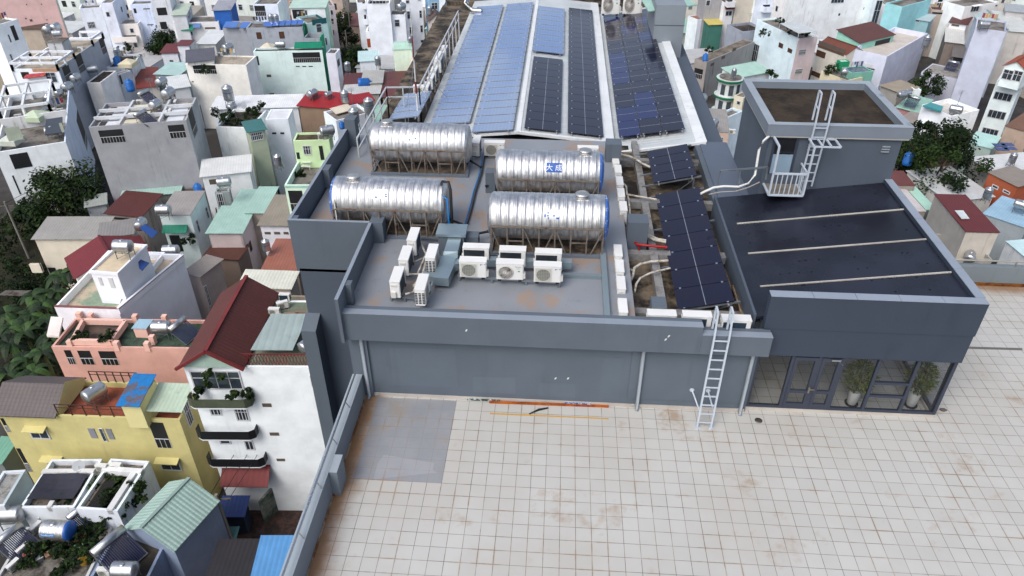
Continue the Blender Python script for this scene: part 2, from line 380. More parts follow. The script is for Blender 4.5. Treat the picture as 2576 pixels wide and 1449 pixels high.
# --- terrace parapet with handrail
tp = thing('terrace_parapet', (-4.55, -6, 0), 'low grey parapet wall with a steel handrail along the left terrace edge', 'wall')
mb = MB(); mb.box(-4.705, -14, -.34, -4.415, .815, .89); mb.box(-4.412, -2.98, 0.003, -4.2, -2.38, .885); mb.build('wall', PAINT((112, 122, 132), .7, .06, .15), tp)
mb = MB(); mb.box(-4.71, -14, .89, -4.41, .813, .9); mb.box(-4.407, -2.985, .886, -4.195, -2.375, .9); mb.build('coping', PAINT((150, 160, 168), .6, .07, .1), tp)  # second mesh: paler sheet paints the brighter light on the wall top
mb = MB(); mb.tube([(-4.55, -14, 1.12), (-4.55, .6, 1.12)], .03, 8); mb.build('handrail', STEEL, tp)
for yy in (-12.5, -10.6, -8.7, -6.8, -5.0, -3.5, -2.0, -.6): mb = MB(); mb.tube([(-4.55, yy, 1.1), (-4.44, yy-.02, .9)], .018, 6); mb.build('bracket', STEEL, tp)
mb = MB(); mb.box(-4.412, -14, 0.004, -4.37, -2.99, .07); mb.box(-4.412, -2.375, .004, -4.37, .81, .07); mb.build('skirting', RUSTY((150, 132, 112), (110, 72, 40), .8, .4, .6, 2), tp)
fp = thing('terrace_parapet', (20, 8.4, 0), 'low grey parapet wall with a pipe rail at the far right of the terrace', 'wall')
mb = MB(); mb.box(12.95, 8.272, -.3, 34, 8.5, .78); mb.build('wall', PAINT((112, 122, 128), .7, .08, .2), fp)
mb = MB(); mb.tube([(12.95, 8.39, .98), (34, 8.39, .98)], .03, 8); mb.build('rail', PAINT((150, 148, 140), .5), fp)
for i in range(9): mb = MB(); mb.tube([(13.6+i*2.3, 8.39, .79), (13.6+i*2.3, 8.39, .97)], .025, 6); mb.build('rail_post', PAINT((130, 128, 120), .5), fp)
mb = MB(); mb.box(12.95, 8.2, 0.004, 34, 8.27, .1); mb.build('skirting', RUSTY((120, 76, 30), (74, 36, 22), .8, .42, .6, 2.5), fp)

# ============================================================ GLASS PAVILION
gp = thing('glass_pavilion', (10, 4, 0), 'glass fronted roof room with a deep dark grey fascia and black sloping roof', 'building')
XR = 12.66; GY = 1.04
mb = MB(); mb.box(7.1, GY-.06, .003, XR, GY+.12, .1); mb.box(XR-.14, GY+.123, .003, XR, 8.2, .1); mb.build('kerb', PAINT((178, 172, 164), .7, .12, .35), gp)
mb = MB(); mb.box(7.08, .92, 2.2, XR+.02, 1.12, 3.15); mb.box(7.05, .9, 3.155, XR+.04, 1.12, 4.24); mb.build('fascia', PAINT((50, 60, 75), .6, .07, .12), gp)
mb = MB(); mb.box(XR-.12, 1.123, 2.2, XR+.02, 8.2, 3.4); mb.box(XR-.2, 1.123, 3.4, XR+.04, 8.2, 4.24); mb.build('side_fascia', PAINT((50, 60, 75), .6, .07, .12), gp)
mb = MB()
for i in range(5): x0 = 7.04+i*1.13; mb.box(x0+.006, .88, 4.243, min(x0+1.13, XR+.06)-.006, 1.16, 4.262)
for i in range(5): y0 = 1.165+i*1.42; mb.box(XR-.2, y0+.006, 4.243, XR+.06, min(y0+1.42, 8.19)-.006, 4.262)
mb.build('coping', PAINT((134, 144, 158), .5, .06, .05), gp)
# sloping roof
rb = lambda x: 3.35+(x-6.9)*(4.12-3.35)/(12.45-6.9)
mb = MB(); n = 7
mb.slab([(6.88, 1.18, rb(6.88)), (12.45, 1.18, rb(12.45)), (12.45, 8.19, rb(12.45)), (6.88, 8.19, rb(6.88))], .08)
t = NT('roof_membrane'); nA = t.noise(.35, 4, .6); nB = t.noise(6, 2)
mroof = t.out(t.mix(t.ramp(nA, .35, .65), lin((22, 24, 33)), lin((36, 39, 52))), t.ramp(nA, .3, .7, .2, .34), 0, .4)
mb.build('roof', mroof, gp)
mb = MB(); mb.box(6.8, 1.2, 2.3, 6.875, 8.19, rb(6.88)+.06); mb.build('side_wall', GREYD, gp)
for a, b in ((('V', 1826, 551), ('V', 2273, 518)), (('V', 1873, 626), ('V', 2330, 593)), (('V', 1880, 711), ('V', 2392, 679))):
    yy = PX(*b, 12.4).y; mb = MB()
    mb.beam((7.25, yy, rb(7.25)+.02), (12.44, yy, rb(12.44)+.02), .05, .03); mb.build('roof_seam', PAINT((168, 166, 160), .6, .2, .4), gp)
random.seed(3)
for i in range(64):
    x = random.uniform(7.3, 12.2); y = round(random.uniform(1.4, 8)*1.6)/1.6+random.uniform(-.03, .03); mb = MB(); mb.box(x-.025, y-.012, rb(x)-.02, x+.025, y+.014, rb(x)+.015); mb.build('roof_fixing', PAINT((16, 18, 24), .6), gp)
# glazing
FRM = PAINT((52, 58, 72), .45, .06, 0); GL = GLASS((120, 130, 135), .75, .8)
mull = [7.12, 8.28, 9.22, 9.50, 11.0, 11.92, XR-.06]
mull = [PY('C3', x, y, GY).x for x, y in ((110, 1215), (370, 1230), (590, 1240), (940, 1240), (1310, 1255))]
mb = MB(); mb.box(7.1, GY-.03, .1, XR, GY+.06, .19); mb.box(7.1, GY-.03, 2.12, XR, GY+.06, 2.2)
for x in [7.14]+mull+[XR-.05]: mb.box(x-.045, GY-.035, .19, x+.045, GY+.065, 2.12)
mb.box(mull[3], GY-.03, .68, mull[4], GY+.06, .76); mb.box(mull[3], GY-.03, 1.18, mull[4], GY+.06, 1.26)
mb.build('window_frame', FRM, gp)
mb = MB(); mb.box(7.1, GY+.01, .19, XR-.1, GY+.022, 2.12); mb.build('front_glass', GL, gp)
mb = MB()
for yy in (GY+.1, 2.2, 3.5, 4.8, 6.1, 7.4, 8.12): mb.box(XR-.1, yy-.05, .1, XR-.01, yy+.05, 2.2)
mb.box(XR-.1, 1.2, .1, XR-.01, 8.1, .18); mb.box(XR-.1, 1.2, 2.12, XR-.01, 8.1, 2.2); mb.build('side_frame', FRM, gp)
mb = MB(); mb.box(XR-.06, 1.15, .19, XR-.048, 8.1, 2.12); mb.build('side_glass', GL, gp)
for a, b in ((mull[0], mull[1]), (mull[1], mull[2])):
    mb = MB(); x0, x1 = a+.05, b-.05
    mb.box(x0, GY-.045, .2, x0+.09, GY+.03, 2.1); mb.box(x1-.09, GY-.045, .2, x1, GY+.03, 2.1); mb.box(x0+.09, GY-.045, .2, x1-.09, GY+.03, .32); mb.box(x0+.09, GY-.045, 1.98, x1-.09, GY+.03, 2.1); mb.box(x0+.09, GY-.045, .74, x1-.09, GY+.03, .84)
    d = mb.build('door', FRM, gp)
    if a == mull[0]:
        mb = MB(); mb.box(x1-.06, GY-.075, .78, x1-.02, GY-.045, 1.0); mb.box(x1-.05, GY-.1, .92, x1+.1, GY-.075, .945); mb.build('handle', METAL((190, 180, 160), .3), d)
    else:
        mb = MB(); mb.box(x1-.3, GY-.09, 2.03, x1-.05, GY-.045, 2.09); mb.beam((x1-.1, GY-.07, 2.03), (x1-.02, GY-.2, 2.0), .02); mb.build('door_closer', METAL((190, 195, 200), .3), d)
mb = MB(); mb.box(7.12, 4.2, .004, 10.0, 4.3, 2.3); mb.box(7.15, 1.3, 2.35, XR-.15, 8.1, 2.42); mb.build('inner_wall', PAINT((150, 150, 148), .8), gp)

# ============================================================ STAIR TOWER
stw = thing('stair_tower', (10.5, 10.4, 2.5), 'tall grey stair tower with a flat brown roof behind the glass room', 'building')
mb = MB(); mb.box(8.3, 8.205, 2.2, 12.66, 12.4, 5.85); mb.build('wall', PAINT((74, 84, 97), .7, .08, .15), stw)
mb = MB()
for a in ((8.15, 8.08, 12.85, 8.3), (8.15, 12.25, 12.85, 12.55), (8.15, 8.303, 8.4, 12.247), (12.6, 8.303, 12.85, 12.247)): mb.box(a[0], a[1], 5.78, a[2], a[3], 6.17)
mb.build('parapet', PAINT((112, 122, 134), .65, .08, .1), stw)
mb = MB()
for a in ((8.14, 8.07, 12.86, 8.31), (8.14, 12.24, 12.86, 12.56), (8.14, 8.313, 8.41, 12.237), (12.59, 8.313, 12.86, 12.237)): mb.box(a[0], a[1], 6.171, a[2], a[3], 6.183)
mb.build('coping', PAINT((140, 150, 160), .6, .1, .3), stw)
mb = MB(); mb.box(8.2, 8.1, 5.72, 12.82, 8.2, 5.778); mb.box(8.17, 8.1, 5.72, 8.3, 12.4, 5.776); mb.build('soffit_trim', PAINT((170, 170, 166), .7, .15, .5), stw)
mb = MB(); mb.box(8.403, 8.303, 5.852, 12.597, 12.247, 5.93); mb.build('roof', RUSTY((60, 50, 39), (32, 26, 20), .9, .35, .68, 1.3), stw)
mb = MB(); mb.box(8.45, 8.17, 4.35, 8.53, 8.23, 5.74); mb.box(9.2, 8.17, 4.35, 9.28, 8.23, 5.74); mb.box(8.53, 8.17, 5.66, 9.2, 8.23, 5.74); d = mb.build('door_frame', FRM, stw)
mb = MB(); mb.box(8.53, 8.18, 4.36, 9.2, 8.21, 5.0); mb.box(8.53, 8.175, 5.0, 9.2, 8.212, 5.07); mb.build('door_panel', PAINT((128, 150, 168), .4, .08, .1), d)
mb = MB(); mb.box(8.53, 8.188, 5.07, 9.2, 8.208, 5.66); mb.build('door_window', PANE((24, 26, 30)), d)
for x, y in (((2275, 2360)), ):
    pass
for cx in (12.05, 9.62):
    mb = MB(); [mb.box(cx, 8.15, 5.25+.09*i, cx+.26, 8.2, 5.29+.09*i) for i in range(3)]; mb.build('vent', PAINT((140, 148, 156), .5), stw)
mb = MB(); mb.slab([(7.15, 8.25, 2.95), (8.3, 8.25, 2.95), (8.3, 14, 2.95), (7.15, 14, 2.95)], .5); mb.build('side_ledge', PAINT((84, 94, 110), .5, .08, .1), stw)
# door platform with a railing
pf = thing('door_platform', (8.9, 7.8, 3.8), 'small white steel landing with barred railing below the tower door', 'railing')
LP = PAINT((176, 186, 198), .45, .06, .08)
zt = 3.98; y0, y1 = 7.35, 8.2
mb = MB(); mb.box(8.42, y0, zt-.06, 9.55, y1, zt-.02); mb.build('deck', PAINT((124, 118, 108), .8, .25, .5), pf)
mb = MB(); mb.beam((8.42, y0, zt-.03), (9.55, y0, zt-.03), .06); mb.beam((9.55, y0, zt-.03), (9.55, y1, zt-.03), .06); mb.beam((8.42, y0, zt-.03), (8.42, y1, zt-.03), .06)
mb.beam((8.42, y0, zt), (8.42, y0, 5.72), .06); mb.beam((9.55, y0, zt), (9.55, y0, 5.72), .06); mb.beam((8.42, y0, 5.72), (8.42, y1-.05, 5.72), .06); mb.beam((8.42, y0, 4.75), (9.55, y0, 4.75), .06); mb.beam((9.55, y0, 4.75), (9.55, y1, 4.75), .05)
mb.build('frame', LP, pf)
mb = MB(); [mb.beam((8.42+.16*i, y0, zt), (8.42+.16*i, y0, 4.75), .03) for i in range(1, 7)]; [mb.beam((9.55, y0+.17*i, zt), (9.55, y0+.17*i, 4.75), .025) for i in range(1, 5)]; mb.build('bar', LP, pf)
def ladder(nm, A, B, wid, up, label, rungs, loops):
    A = Vector(A); B = Vector(B); th = thing(nm, A, label, 'ladder'); ax = Vector((wid, 0, 0)); d = B-A
    for k in (0, 1):
        mb = MB(); mb.beam(A+ax*k, B+ax*k, .05, .05)
        if loops:
            t1 = B+ax*k; t2 = t1+Vector((0, .1, loops)); mb.beam(t1, t2, .05); t3 = t2+Vector((0, .28, .0)); mb.beam(t2, t3, .05); mb.beam(t3, t3-Vector((0, 0, loops)), .05); mb.beam(t1+Vector((0, .05, loops*.5)), t1+Vector((0, .38, loops*.5)), .04)
        mb.build('rail', LP, th)
    for i in range(rungs): p = A+d*((i+.6)/rungs); mb = MB(); mb.beam(p, p+ax, .032); mb.build('rung', LP, th)
    return th
la = ladder('ladder', (5.56, .13, 0.02), (5.645, .47, 3.12), .4, 0, 'white steel ladder leaning from the tiled terrace to the roof edge', 10, .75)
for x, dx in ((5.5, -.09), (5.9, -.02)): mb = MB(); mb.tube([(x+.09, .2, .55), (x+dx, .87, .8)], .025, 6); mb.lathe([(0, .07), (.02, .07)], (x+dx, .855, .8), (0, 1, 0), 10); mb.build('brace', LP, la)
for x in (5.5, 5.9): mb = MB(); mb.box(x, .08, 0.0, x+.14, .2, .025); mb.build('foot', LP, la)
lb = ladder('ladder', (9.62, 8.1, 3.95), (9.62, 8.0, 6.25), .42, 0, 'white steel ladder fixed to the stair tower beside its door', 7, 1.0)
mb = MB(); z = 5.72; x0, x1, ya, yb_ = 9.55, 10.4, 7.4, 8.05
for a, b in (((x0, ya), (x1, ya)), ((x0, yb_), (x1, yb_)), ((x0, ya), (x0, yb_)), ((x1, ya), (x1, yb_)), ((x0+.28, ya), (x0+.28, yb_)), ((x0+.56, ya), (x0+.56, yb_))): mb.beam((*a, z), (*b, z), .05)
mb.build('guard_frame', LP, lb)
# hose from the tower
H = [PY('V', (2750+x/3.22)*.644, (300+y/3.22)*.644, yy) for x, y, yy in ((830, 735, 8.15), (750, 810, 8.0), (690, 920, 7.9), (668, 1080, 7.85), (640, 1230, 7.8), (560, 1345, 7.7), (430, 1385, 7.6), (250, 1378, 7.5), (120, 1395, 7.4), (20, 1440, 7.3), (-40, 1470, 7.2))]
solo(MB().tube(H, .045, 7), 'hose', WHITEP, 'thick white hose hanging from the stair tower to the solar panels', 'hose')
H2 = [PY('V', (2750+x/3.22)*.644, (300+y/3.22)*.644, yy) for x, y, yy in ((700, 1325, 7.4), (560, 1390, 7.3), (400, 1440, 7.2), (200, 1450, 7.1), (60, 1480, 7.0))]
solo(MB().tube(H2, .02, 5), 'cable', PAINT((150, 146, 140), .6), 'thin grey cable sagging below the white hose by the tower landing', 'cable')
rl = thing('guard_railing', (7.4, 7.8, 3.4), 'thin galvanised guard rail between the solar panels and the stair tower', 'railing')
Q = [PY('V', (2750+x/3.22)*.644, (300+y/3.22)*.644, 7.75) for x, y in ((165, 1440), (205, 1185), (455, 1165), (800, 1135), (430, 1430), (775, 1290))]
mb = MB(); mb.beam(Q[0], Q[1], .05); mb.beam(Q[1], Q[3], .05); mb.beam(Q[2], Q[4], .05); mb.beam(Q[3], Q[5], .05); mb.build('rail', GALV, rl)

# ============================================================ POTTED PLANTS in the glass room
LEAF = [PAINT(c, .55, .3, 0, 0, .3, 6) for c in ((74, 98, 40), (112, 122, 56), (58, 80, 36), (134, 120, 72))]
def potplant(kx, y, label, seed):
    base = PY('C3', *kx, y); X, Yb = base.x, y; random.seed(seed)
    th = thing('potted_plant', (X, Yb, 0.01), label, 'potted plant', 'bushy plants in tall white pots')
    mb = MB(); mb.lathe([(0, .12), (.03, .135), (.5, .175), (.52, .175)], (X, Yb, .03), (0, 0, 1), 20); mb.build('pot', WHITEP, th)
    mb = MB(); mb.lathe([(0, .19), (.03, .2)], (X, Yb, .005), (0, 0, 1), 20); mb.build('saucer', BLACKP, th)
    mb = MB()
    for i in range(620):
        a = random.uniform(0, 6.283); h = random.uniform(0, 1); rr = .40*math.sin(math.pi*(.12+.8*h))**.7*random.uniform(.5, 1)
        c = Vector((X+rr*math.cos(a), Yb+rr*math.sin(a)*.9, .62+.95*h)); o = Vector((math.cos(a), math.sin(a), random.uniform(-.3, .7))).normalized()
        s_ = Vector((-math.sin(a), math.cos(a), 0))*random.uniform(.018, .03); L_ = random.uniform(.10, .2); up = o.cross(s_).normalized()*.02
        mb.add([c, c+o*L_*.5+s_+up, c+o*L_, c+o*L_*.5-s_+up], [(0, 1, 2, 3)], random.choice((0, 0, 1, 1, 2, 2, 3)))
    mb.tube([(X, Yb, .5), (X+.03, Yb, 1.2)], .02, 5, 2); mb.build('foliage', LEAF, th)
potplant((820, 1205), 1.45, 'bushy plant in a white pot behind the glass next to the double doors', 5)
potplant((1415, 1215), 1.5, 'bushy plant in a white pot at the right corner of the glass room', 8)

# ============================================================ SOLAR HALL ROOF
hall = thing('solar_hall', (0, 25, 2.1), 'long hall with a ribbed white metal roof carrying rows of solar panels', 'building')
YF, YB = 14.45, 38.0
XRG = -.52; ZR = 3.02; XL, ZL = -4.95, 2.62; XM, ZM = 3.62, 2.62
ROOFW = RIB((206, 212, 214), 90, .25, .4, .25, (120, 125, 125), .2)
mb = MB(); mb.slab([(XL, YF, ZL), (XRG, YF, ZR), (XRG, YB, ZR), (XL, YB, ZL)], .06); mb.slab([(XRG, YF, ZR), (XM, YF, ZM), (XM, YB, ZM), (XRG, YB, ZR)], .06); mb.build('roof', ROOFW, hall)
zs = lambda x: 2.42+(x-3.75)*(3.0-2.42)/(7.3-3.75)
mb = MB(); mb.slab([(3.68, YF-.6, zs(3.68)), (7.3, YF-.6, zs(7.3)), (7.3, YB-2, zs(7.3)), (3.68, YB-2, zs(3.68))], .06); mb.build('roof', ROOFW, hall)
CAPW = PAINT((212, 216, 218), .4, .08, .25)
mb = MB(); mb.slab([(XRG-.1, YF-.02, ZR+.03), (XRG+.1, YF-.02, ZR+.03), (XRG+.1, YB, ZR+.03), (XRG-.1, YB, ZR+.03)], .03); mb.build('ridge_cap', CAPW, hall)
mb = MB()
for i in range(25): y = YF-.62+i*.95; mb.slab([(7.0, y+.01, zs(7.0)+.05), (7.45, y+.01, zs(7.3)+.04), (7.45, min(y+.94, YB-2), zs(7.3)+.04), (7.0, min(y+.94, YB-2), zs(7.0)+.05)], .05)
mb.build('edge_flashing', CAPW, hall)
mb = MB(); mb.slab([(XM-.5, YF, ZM+.07), (XM+.02, YF, ZM+.02), (XM+.02, YB, ZM+.02), (XM-.5, YB, ZM+.07)], .02); mb.build('valley_flashing', CAPW, hall)
mb = MB(); mb.beam((XL, YF-.05, ZL-.03), (XRG, YF-.05, ZR-.03), .14, .12); mb.beam((XRG, YF-.05, ZR-.03), (XM, YF-.05, ZM-.03), .14, .12); mb.beam((XM+.1, YF-.65, 2.42), (7.4, YF-.65, 3.0), .12, .1); mb.build('front_flashing', CAPW, hall)
mb = MB(); mb.slab([(XL-.1, YF, 2.1), (XM, YF, 2.1), (XM, YF, 2.5), (XL-.1, YF, 2.5)], .1, 0, (0, -1, 0)); mb.box(XL, YF+.1, 2.1, 7.2, YB, 2.38); mb.build('wall', RUSTY((124, 126, 126), (92, 92, 92), .8), hall)
# --- panels
def pvmat(kind):
    t = NT('solar_cells_'+kind); x, y, z = t.sep(); n = t.noise(.12, 3, .6, (1, .5, 1), 2); n2 = t.noise(2.0, 3, .6, (1, 1, 1), 7)
    if kind == 'poly':
        c = t.mix(t.ramp(n, .4, .62), lin((84, 112, 160)), lin((124, 142, 172)))  # pale patches paint sky reflection into the cell colour
        ly = t.math('ABSOLUTE', t.math('SUBTRACT', t.math('FRACT', t.math('DIVIDE', y, .155)), .5)); lx = t.math('ABSOLUTE', t.math('SUBTRACT', t.math('FRACT', t.math('DIVIDE', x, .155)), .5))
        c = t.mix(t.ramp(t.math('MAXIMUM', lx, ly), .465, .485, 0, .55), c, lin((170, 190, 215)))
        return t.out(c, t.ramp(n, .3, .7, .06, .2), 0, 1.0)
    c = t.mix(t.ramp(n2, .35, .7), lin((26, 24, 42)), lin((22, 24, 46)))
    return t.out(c, .12, 0, .42)
POLY, MONO = pvmat('poly'), pvmat('mono'); ALU = METAL((196, 200, 204), .35, .8); BLK = PAINT((20, 21, 26), .4, .1, 0); CLAMP = METAL((225, 228, 230), .3)
def mono2():
    t = NT('solar_cells_blue'); return t.out(lin((24, 33, 78)), .12, 0, .45)
MONOB = mono2()
MIX = [MONO, MONOB, pvmat('mono')]
def array(A, B, C, rows, cols, kind, label, group, mid='x', th=.035, gap=.03):
    """A bottom left, B bottom right, C top left corners of the panel plane"""
    A, B, C = Vector(A), Vector(B), Vector(C); ex = (B-A)/cols; ey = (C-A)/rows; nz = ex.cross(ey).normalized()
    th_ = thing('solar_array', A, label, 'solar panels', group); rnd = random.Random(int(A.x*100+A.y*37))
    for r in range(rows):
        for c in range(cols):
            o = A+ex*c+ey*r; mb = MB(); u, v = ex.normalized()*gap/2, ey.normalized()*gap/2
            mb.ob(o+u+v, ex-2*u, ey-2*v, nz*th, 0); fr = 1 if kind == 'poly' else 2
            if kind == 'poly':
                w_ = .042
                for a_, b_, c_ in ((o+u+v, ex-2*u, ey.normalized()*w_), (o+ey-u*0-v-ey.normalized()*w_+u, ex-2*u, ey.normalized()*w_), (o+u+v, ex.normalized()*w_, ey-2*v), (o+ex-u+v-ex.normalized()*w_, ex.normalized()*w_, ey-2*v)):
                    mb.ob(a_+nz*(th-.01), b_, c_, nz*.0125, 1)
            elif mid == 'x': mb.ob(o+ex*.5-ex.normalized()*.009+v+nz*(th-.01), ex.normalized()*.018, ey-2*v, nz*.0125, 1)
            else:
                mb.ob(o+ey*.5-ey.normalized()*.009+u+nz*(th-.01), ex-2*u, ey.normalized()*.018, nz*.0125, 1)
            for fx in (.12, .88):
                for e_ in (0, 1):
                    pc = o+ex*fx+ey*e_; mb.ob(pc-ex.normalized()*.03-ey.normalized()*(.03 if e_ else 0)+nz*(th-.004), ex.normalized()*.06, ey.normalized()*.03, nz*.014, 3)
            m0 = POLY if kind == 'poly' else (MONOB if (kind == 'mixed' and rnd.random() < .35) else MONO)
            mb.build('panel', [m0, ALU, BLK, CLAMP], th_)
    for fx in ((.12, .88) if cols == 1 else (.05, .28, .38, .62, .72, .95)): mb = MB(); p = A+ex*cols*fx; mb.beam(p-ey.normalized()*.1-nz*.03, p+ey*rows+ey.normalized()*.08-nz*.03, .05); mb.build('rail', ALU, th_)
    return th_
SG = 'solar panel rows on the hall roof'
def strip(bl, br, tl, tr, dz, rows, kind, label, cols=1, mid='x', roofz=None):
    rz = roofz or (lambda x: ZL+(x-XL)*(ZR-ZL)/(XRG-XL) if x < XRG else ZR+(x-XRG)*(ZM-ZR)/(XM-XRG))
    def on(k, x, y):
        z = 2.9
        for _ in range(8): p = P(k, x, y, z); z = rz(p.x)+dz
        return P(k, x, y, z)
    a, b, c, d = on(*bl), on(*br), on(*tl), on(*tr)
    x0 = (a.x+c.x)/2; x1 = (b.x+d.x)/2; y0 = (a.y+b.y)/2; y1 = (c.y+d.y)/2
    print('strip', label[:30], round(x0, 2), round(x1, 2), round(y0, 2), round(y1, 2), 'rows', rows, 'ratio', round((y1-y0)/rows/(x1-x0)*cols, 3))
    return array((x0, y0, rz(x0)+dz), (x1, y0, rz(x1)+dz), (x0, y1, rz(x0)+dz), rows, cols, kind, label, SG, mid)
strip(('A1', 1730, 1240), ('A1', 2140, 1250), ('A1', 2240, 70), ('A1', 2500, 52), .12, 24, 'poly', 'pale blue solar panel row at the left edge of the hall roof')
strip(('A1', 2165, 1340), ('A2', 10, 1310), ('A1', 2525, 45), ('A2', 222, 25), .12, 24, 'poly', 'blue solar panel row just left of the roof ridge')
strip(('A2', 200, 515), ('A2', 520, 545), ('A2', 262, 65), ('A2', 535, 90), .14, 9, 'poly', 'short pale blue solar panel row right of the ridge at the far end')
strip(('A2', 120, 1290), ('A2', 490, 1330), ('A2', 215, 570), ('A2', 515, 605), .1, 10, 'mono', 'short black solar panel row right of the ridge at the near end')
strip(('A2', 548, 1335), ('A2', 915, 1380), ('A2', 575, 85), ('A2', 815, 105), .1, 22, 'mono', 'long black solar panel row beside the white roof valley')
strip(('A2', 1075, 1380), ('A2', 1755, 1305), ('A2', 915, 155), ('A2', 1350, 95), .22, 12, 'mixed', 'three wide dark blue solar array on the right roof slope', 3, 'y', zs)
# two tilted arrays over the wet roof
def tilted(bl, br, tl, tr, y0, y1, rows, label):
    a = PY(*bl, y0); b = PY(*br, y0); c = PY(*tl, y1); d = PY(*tr, y1)
    x0 = (a.x+c.x)/2; x1 = (b.x+d.x)/2; z0 = (a.z+c.z)/2; z1 = (b.z+d.z)/2; print('tilt', x0, x1, z0, z1, y0, y1)
    t_ = array((x0, y0, z0), (x1, y0, z1), (x0, y1, z0), rows, 1, 'mono', label, 'tilted solar arrays over the wet roof')
    for i in range(4):
        mb = MB(); y = y0+.03+(y1-y0-.06)*i/3; s = (z1-z0)/(x1-x0); mb.beam((x0-.42, y, z0-.42*s-.05), (x1+.16, y, z1+.16*s-.05), .05); mb.beam((x1-.1, y, z1-.1), (x1-.1, y, 2.5), .05); mb.beam((x0-.35, y, z0-.2), (x0-.35, y, 2.5), .05); mb.beam((x1-.1, y, z1-.15), (x1-.6, y+.3, 2.5), .035); mb.build('support_frame', GALV, t_)
tilted(('C2', 1650, 205), ('C2', 2230, 115), ('B2', 1450, 535), ('B2', 1900, 460), 2.2, 9.45, 7, 'large tilted black solar array in the foreground beside the glass room roof')
tilted(('B2', 1430, 465), ('B2', 1870, 375), ('B2', 1350, 20), ('B2', 1760, -45), 9.95, 12.85, 4, 'small tilted black solar array nearer the hall roof')
# small array at the left of the hall
q = [P('A1', *c, 3.0) for c in ((1335, 1200), (1645, 1225), (1435, 1000), (1765, 905))]
x0 = (q[0].x+q[2].x)/2; x1 = (q[1].x+q[3].x)/2
array((x0, q[0].y, 2.95), (x1, q[0].y, 3.15), (x0+.1, q[3].y-.6, 2.95), 4, 1, 'poly', 'small blue solar array on the left roof edge by the striped mast', SG)
# side strip, walkway, railing
mb = MB(); mb.box(-7.2, 13.203, 2.1, -4.98, 38, 2.32); mb.build('walkway_roof', WET, hall)
gr = thing('guard_railing', (-6.6, 14, 3.2), 'long galvanised guard rail along the left edge of the hall roof', 'railing')
R1 = [P('A1', 1015, 1395, 4.0), P('A1', 1310, 880, 4.0), P('A1', 1640, 875, 4.0), P('A1', 2035, 110, 4.0)]
mb = MB(); dz = Vector((0, 0, -.45))
for a, b in zip(R1, R1[1:]):
    mb.beam(a, b, .06); mb.beam(a+dz, b+dz, .045); n = max(2, int((b-a).length/1.3))
    for i in range(n+1): p = a+(b-a)*i/n; mb.beam(p, Vector((p.x, p.y, 2.1)), .05)
mb.build('rail', PAINT((176, 180, 184), .45, .06, .1), gr)
mst = thing('lightning_mast', P('V', 1052, 306, 2.3), 'slim red and white striped mast in front of the solar roof', 'mast')
yM = P('V', 1052, 306, 2.6).y; pts = [PY('V', u, v, yM) for u, v in ((1053, 305), (1048, 235), (1046, 205), (1043, 150), (1040, 90), (1036, 20))]
for i, (a, b) in enumerate(zip(pts, pts[1:])): mb = MB(); mb.tube([(a.x*.0+pts[0].x, yM, a.z), (pts[0].x, yM, b.z)], .05-.008*i, 8); mb.build('pole_section', [PAINT((200, 200, 200), .5), PAINT((120, 26, 34), .5)][i % 2], mst)
mb = MB(); p0 = pts[3]
for e in ((-6, 17, 2.4), (-4, 19, 2.4), (-5.2, 13.6, 3.2)): mb.tube([(pts[0].x, yM, pts[3].z), e], .008, 4)
mb.build('guy_wire', GALV, mst)
# grey shaft and mint canopy at the far right of the hall
sh = thing('lift_tower', (7.3, 29, 2), 'tall plain grey lift shaft standing beside the far end of the solar roof', 'shaft')
mb = MB(); mb.box(6.46, 28, 2.4, 8.14, 32.5, 5.03); mb.box(7.5, 28.003, G, 8.14, 32.5, 2.4); mb.build('wall', PAINT((124, 133, 142), .7, .08, .2), sh)
mb = MB(); mb.box(6.44, 27.985, 3.9, 8.16, 28, 3.94); mb.build('joint', GREYD, sh)
mb = MB(); q = [P('A2', *c, 4.6) for c in ((1375, 110), (1870, 45), (1760, -20), (1300, -10))]; mb.slab(q, .06); solo(mb, 'canopy', RIB((160, 198, 186), 90, .3, .5, .25), 'mint green ribbed canopy behind the grey shaft', 'canopy')
bb = thing('plant_room', (2, 42, 2), 'dark mossy roof beyond the solar panels with pipes and fans', 'building')
mb = MB(); mb.box(-7, 38.5, 2, 7, 52, 2.45); mb.build('roof', WET, bb)
mb = MB(); mb.box(1.8, 40.5, 2.45, 6.5, 46, 4.2); mb.build('wall', GREYD, bb)
mb = MB(); 
for x in (-6, -3.2, -1.2, .8): mb.beam((x, 39.2, 2.45), (x+1.4, 39.2, 4.2), .05); mb.beam((x, 39.2, 4.2), (x+2, 39.2, 4.2), .05); mb.beam((x, 39.2, 2.45), (x, 39.2, 4.2), .05)
mb.build('steel_frame', RUSTY((130, 126, 120), (90, 70, 56)), bb)
D_ = [P('V', u, v, z) for u, v, z in ((1180, -10, 3.6), (1173, 8, 3.4), (1178, 20, 3.0), (1190, 26, 2.9), (1212, 28, 2.9))]
solo(MB().tube(D_, .16, 10), 'vent_duct', METAL((190, 194, 196), .3), 'curved shiny vent duct at the far left corner of the solar roof', 'duct')
